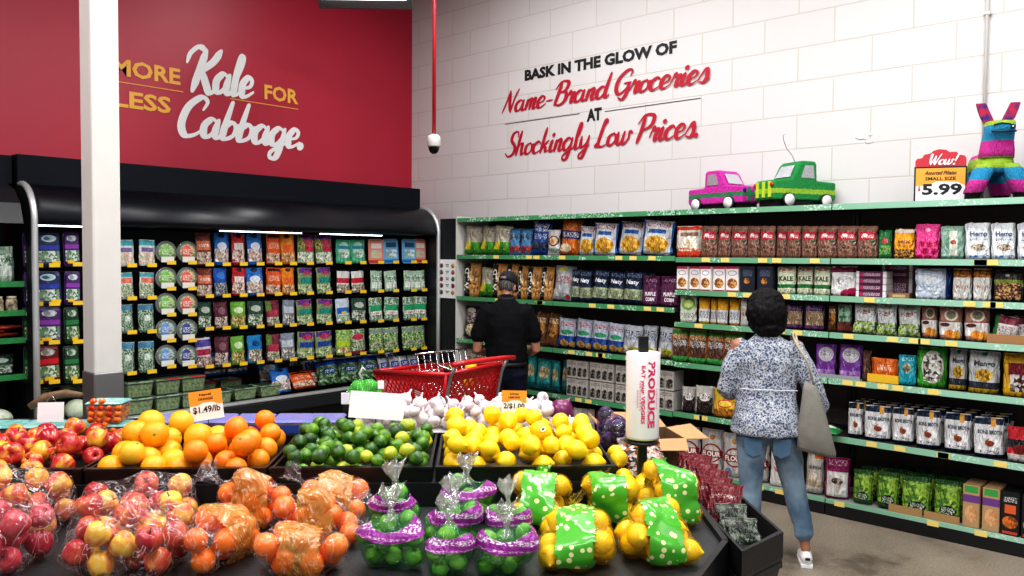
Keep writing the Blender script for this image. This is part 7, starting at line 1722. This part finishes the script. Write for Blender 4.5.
cl=MB(); cl.tube([(.072*cos(a)*1.0,.0+.07*sin(a),1.485+.012*sin(a)) for a in[2*PI*i/16 for i in range(17)]],.014,8); obj('collar',cl,mat('collar_black','17181d',.8),sh_)
j=MB()
for s in(-1,1): seg(j,[(s*.09,-.01,.86,.118,.14),(s*.10,-.0,.70,.10,.105),(s*.105,.0,.50,.082,.085),(s*.105,-.01,.36,.078,.08),(s*.11,-.02,.2,.072,.075),(s*.11,-.02,.07,.072,.08)])
seg(j,[(0,-.01,.82,.16,.13),(0,-.01,.94,.185,.145)],20)
fused('trousers',j,mat('trouser_navy','0d1424',.85,spec=.2),mn,.010,4,(.015,.08))
mb=MB(); rings=[[(.196*cos(2*PI*k/28),-.01+.158*sin(2*PI*k/28),z) for k in range(28)] for z in(.925,.955)]; mb.loft(rings,caps=False); bt=obj('belt',mb,mat('belt_black','0c0a0a',.6),mn); bt.modifiers.new('s','SOLIDIFY').thickness=.006
for s in(-1,1):
    q=MB(); seg(q,[(s*.11,-.07,.045,.038,.04),(s*.112,.02,.05,.042,.042),(s*.118,.10,.04,.045,.034),(s*.122,.17,.03,.038,.024)]); fused('shoe',q,BLK,mn,.007,3)
Hc=Vector((.012,.055,1.575))
def on_head(mbx): 
    o=MB(); o.add([Hc+M2@Vector(v) for v in mbx.v],mbx.f,True); return o
hr=MB(); hr.ell((0,-.022,.0),(.082,.085,.072),18,12); fused('hair',on_head(hr),hair_mat('grey_hair','3a3634','807c78'),mn,.007,2,(.008,.02))
cp=MB(); rings=[]
for z,k_ in[(.022,1.0),(.05,1.0),(.08,.92),(.105,.75),(.122,.5),(.130,.2),(.131,.02)]: rings.append([(.089*k_*cos(2*PI*k/24),-.006+.108*k_*sin(2*PI*k/24),z) for k in range(24)])
cp.loft(rings); cp.loft([[(-.07+.14*i/8,.085+.085*sin(PI*i/8)*j_-.0,.028+.004*sin(PI*i/8)-.02*j_) for i in range(9)] for j_ in(0,.5,1)],caps=False,close=False)
cap_=obj('cap',on_head(cp),mat('cap_black','141318',.8),mn); so=cap_.modifiers.new('s','SOLIDIFY'); so.thickness=.004
st=MB(); st.box(-.03,.03,-.118,-.112,.030,.048); obj('cap_strap',on_head(st),mat('strap_grey','77747a',.6),cap_)
# ------------------------------------------------------------ light
w=bpy.data.worlds.new('w'); bpy.context.scene.world=w; w.use_nodes=True
w.node_tree.nodes['Background'].inputs[0].default_value=(.93,.96,1,1); w.node_tree.nodes['Background'].inputs[1].default_value=.38
def area(x,y,z,sx,sy,e,col=(1,.993,.985),rot=(0,0,0)):
    l=bpy.data.lights.new('area_lamp','AREA'); l.shape='RECTANGLE'; l.size=sx; l.size_y=sy; l.energy=e; l.color=col
    o=bpy.data.objects.new('area_lamp',l); COL.objects.link(o); o.location=(x,y,z); o.rotation_euler=rot; return o
for i,(x,y,e) in enumerate([(4.3,1.0,118),(4.6,4.4,95),(1.2,-.6,150),(2.6,2.4,150),(.2,3.4,110),(-1.6,5.2,90),(-1.4,1.2,110)]):
    area(x,y,4.75,.35,2.4,e*.66,rot=(0,0,R(0)))
    f=thing('strip_light','long white ceiling strip light %s'%['over the shopping aisle','above the man with the cart','above the photographer','over the produce island','left of the pillar','over the far left aisle','over the left floor'][i],'lamp',(x,y,4.80))
    obj('housing',MB().box(-.2,.2,-1.25,1.25,0,.06),WHITE,f); obj('diffuser',MB().box(-.17,.17,-1.22,1.22,-.012,-.001),mat('diffuser_glow','ffffff',.5,emit=3),f); obj('hanger',MB().tube([(0,-1,.06),(0,-1,.4)],.005).tube([(0,1,.06),(0,1,.4)],.005),GM,f)
# added soft key without a fixture, from the aisle towards the white wall
area(2.6,-1.2,3.6,2.5,1.2,30,rot=(R(60),0,R(-50)))
sc=bpy.context.scene
sc.view_settings.view_transform='Standard'; sc.view_settings.look='Medium High Contrast'; sc.view_settings.exposure=-.06; sc.view_settings.gamma=1.0
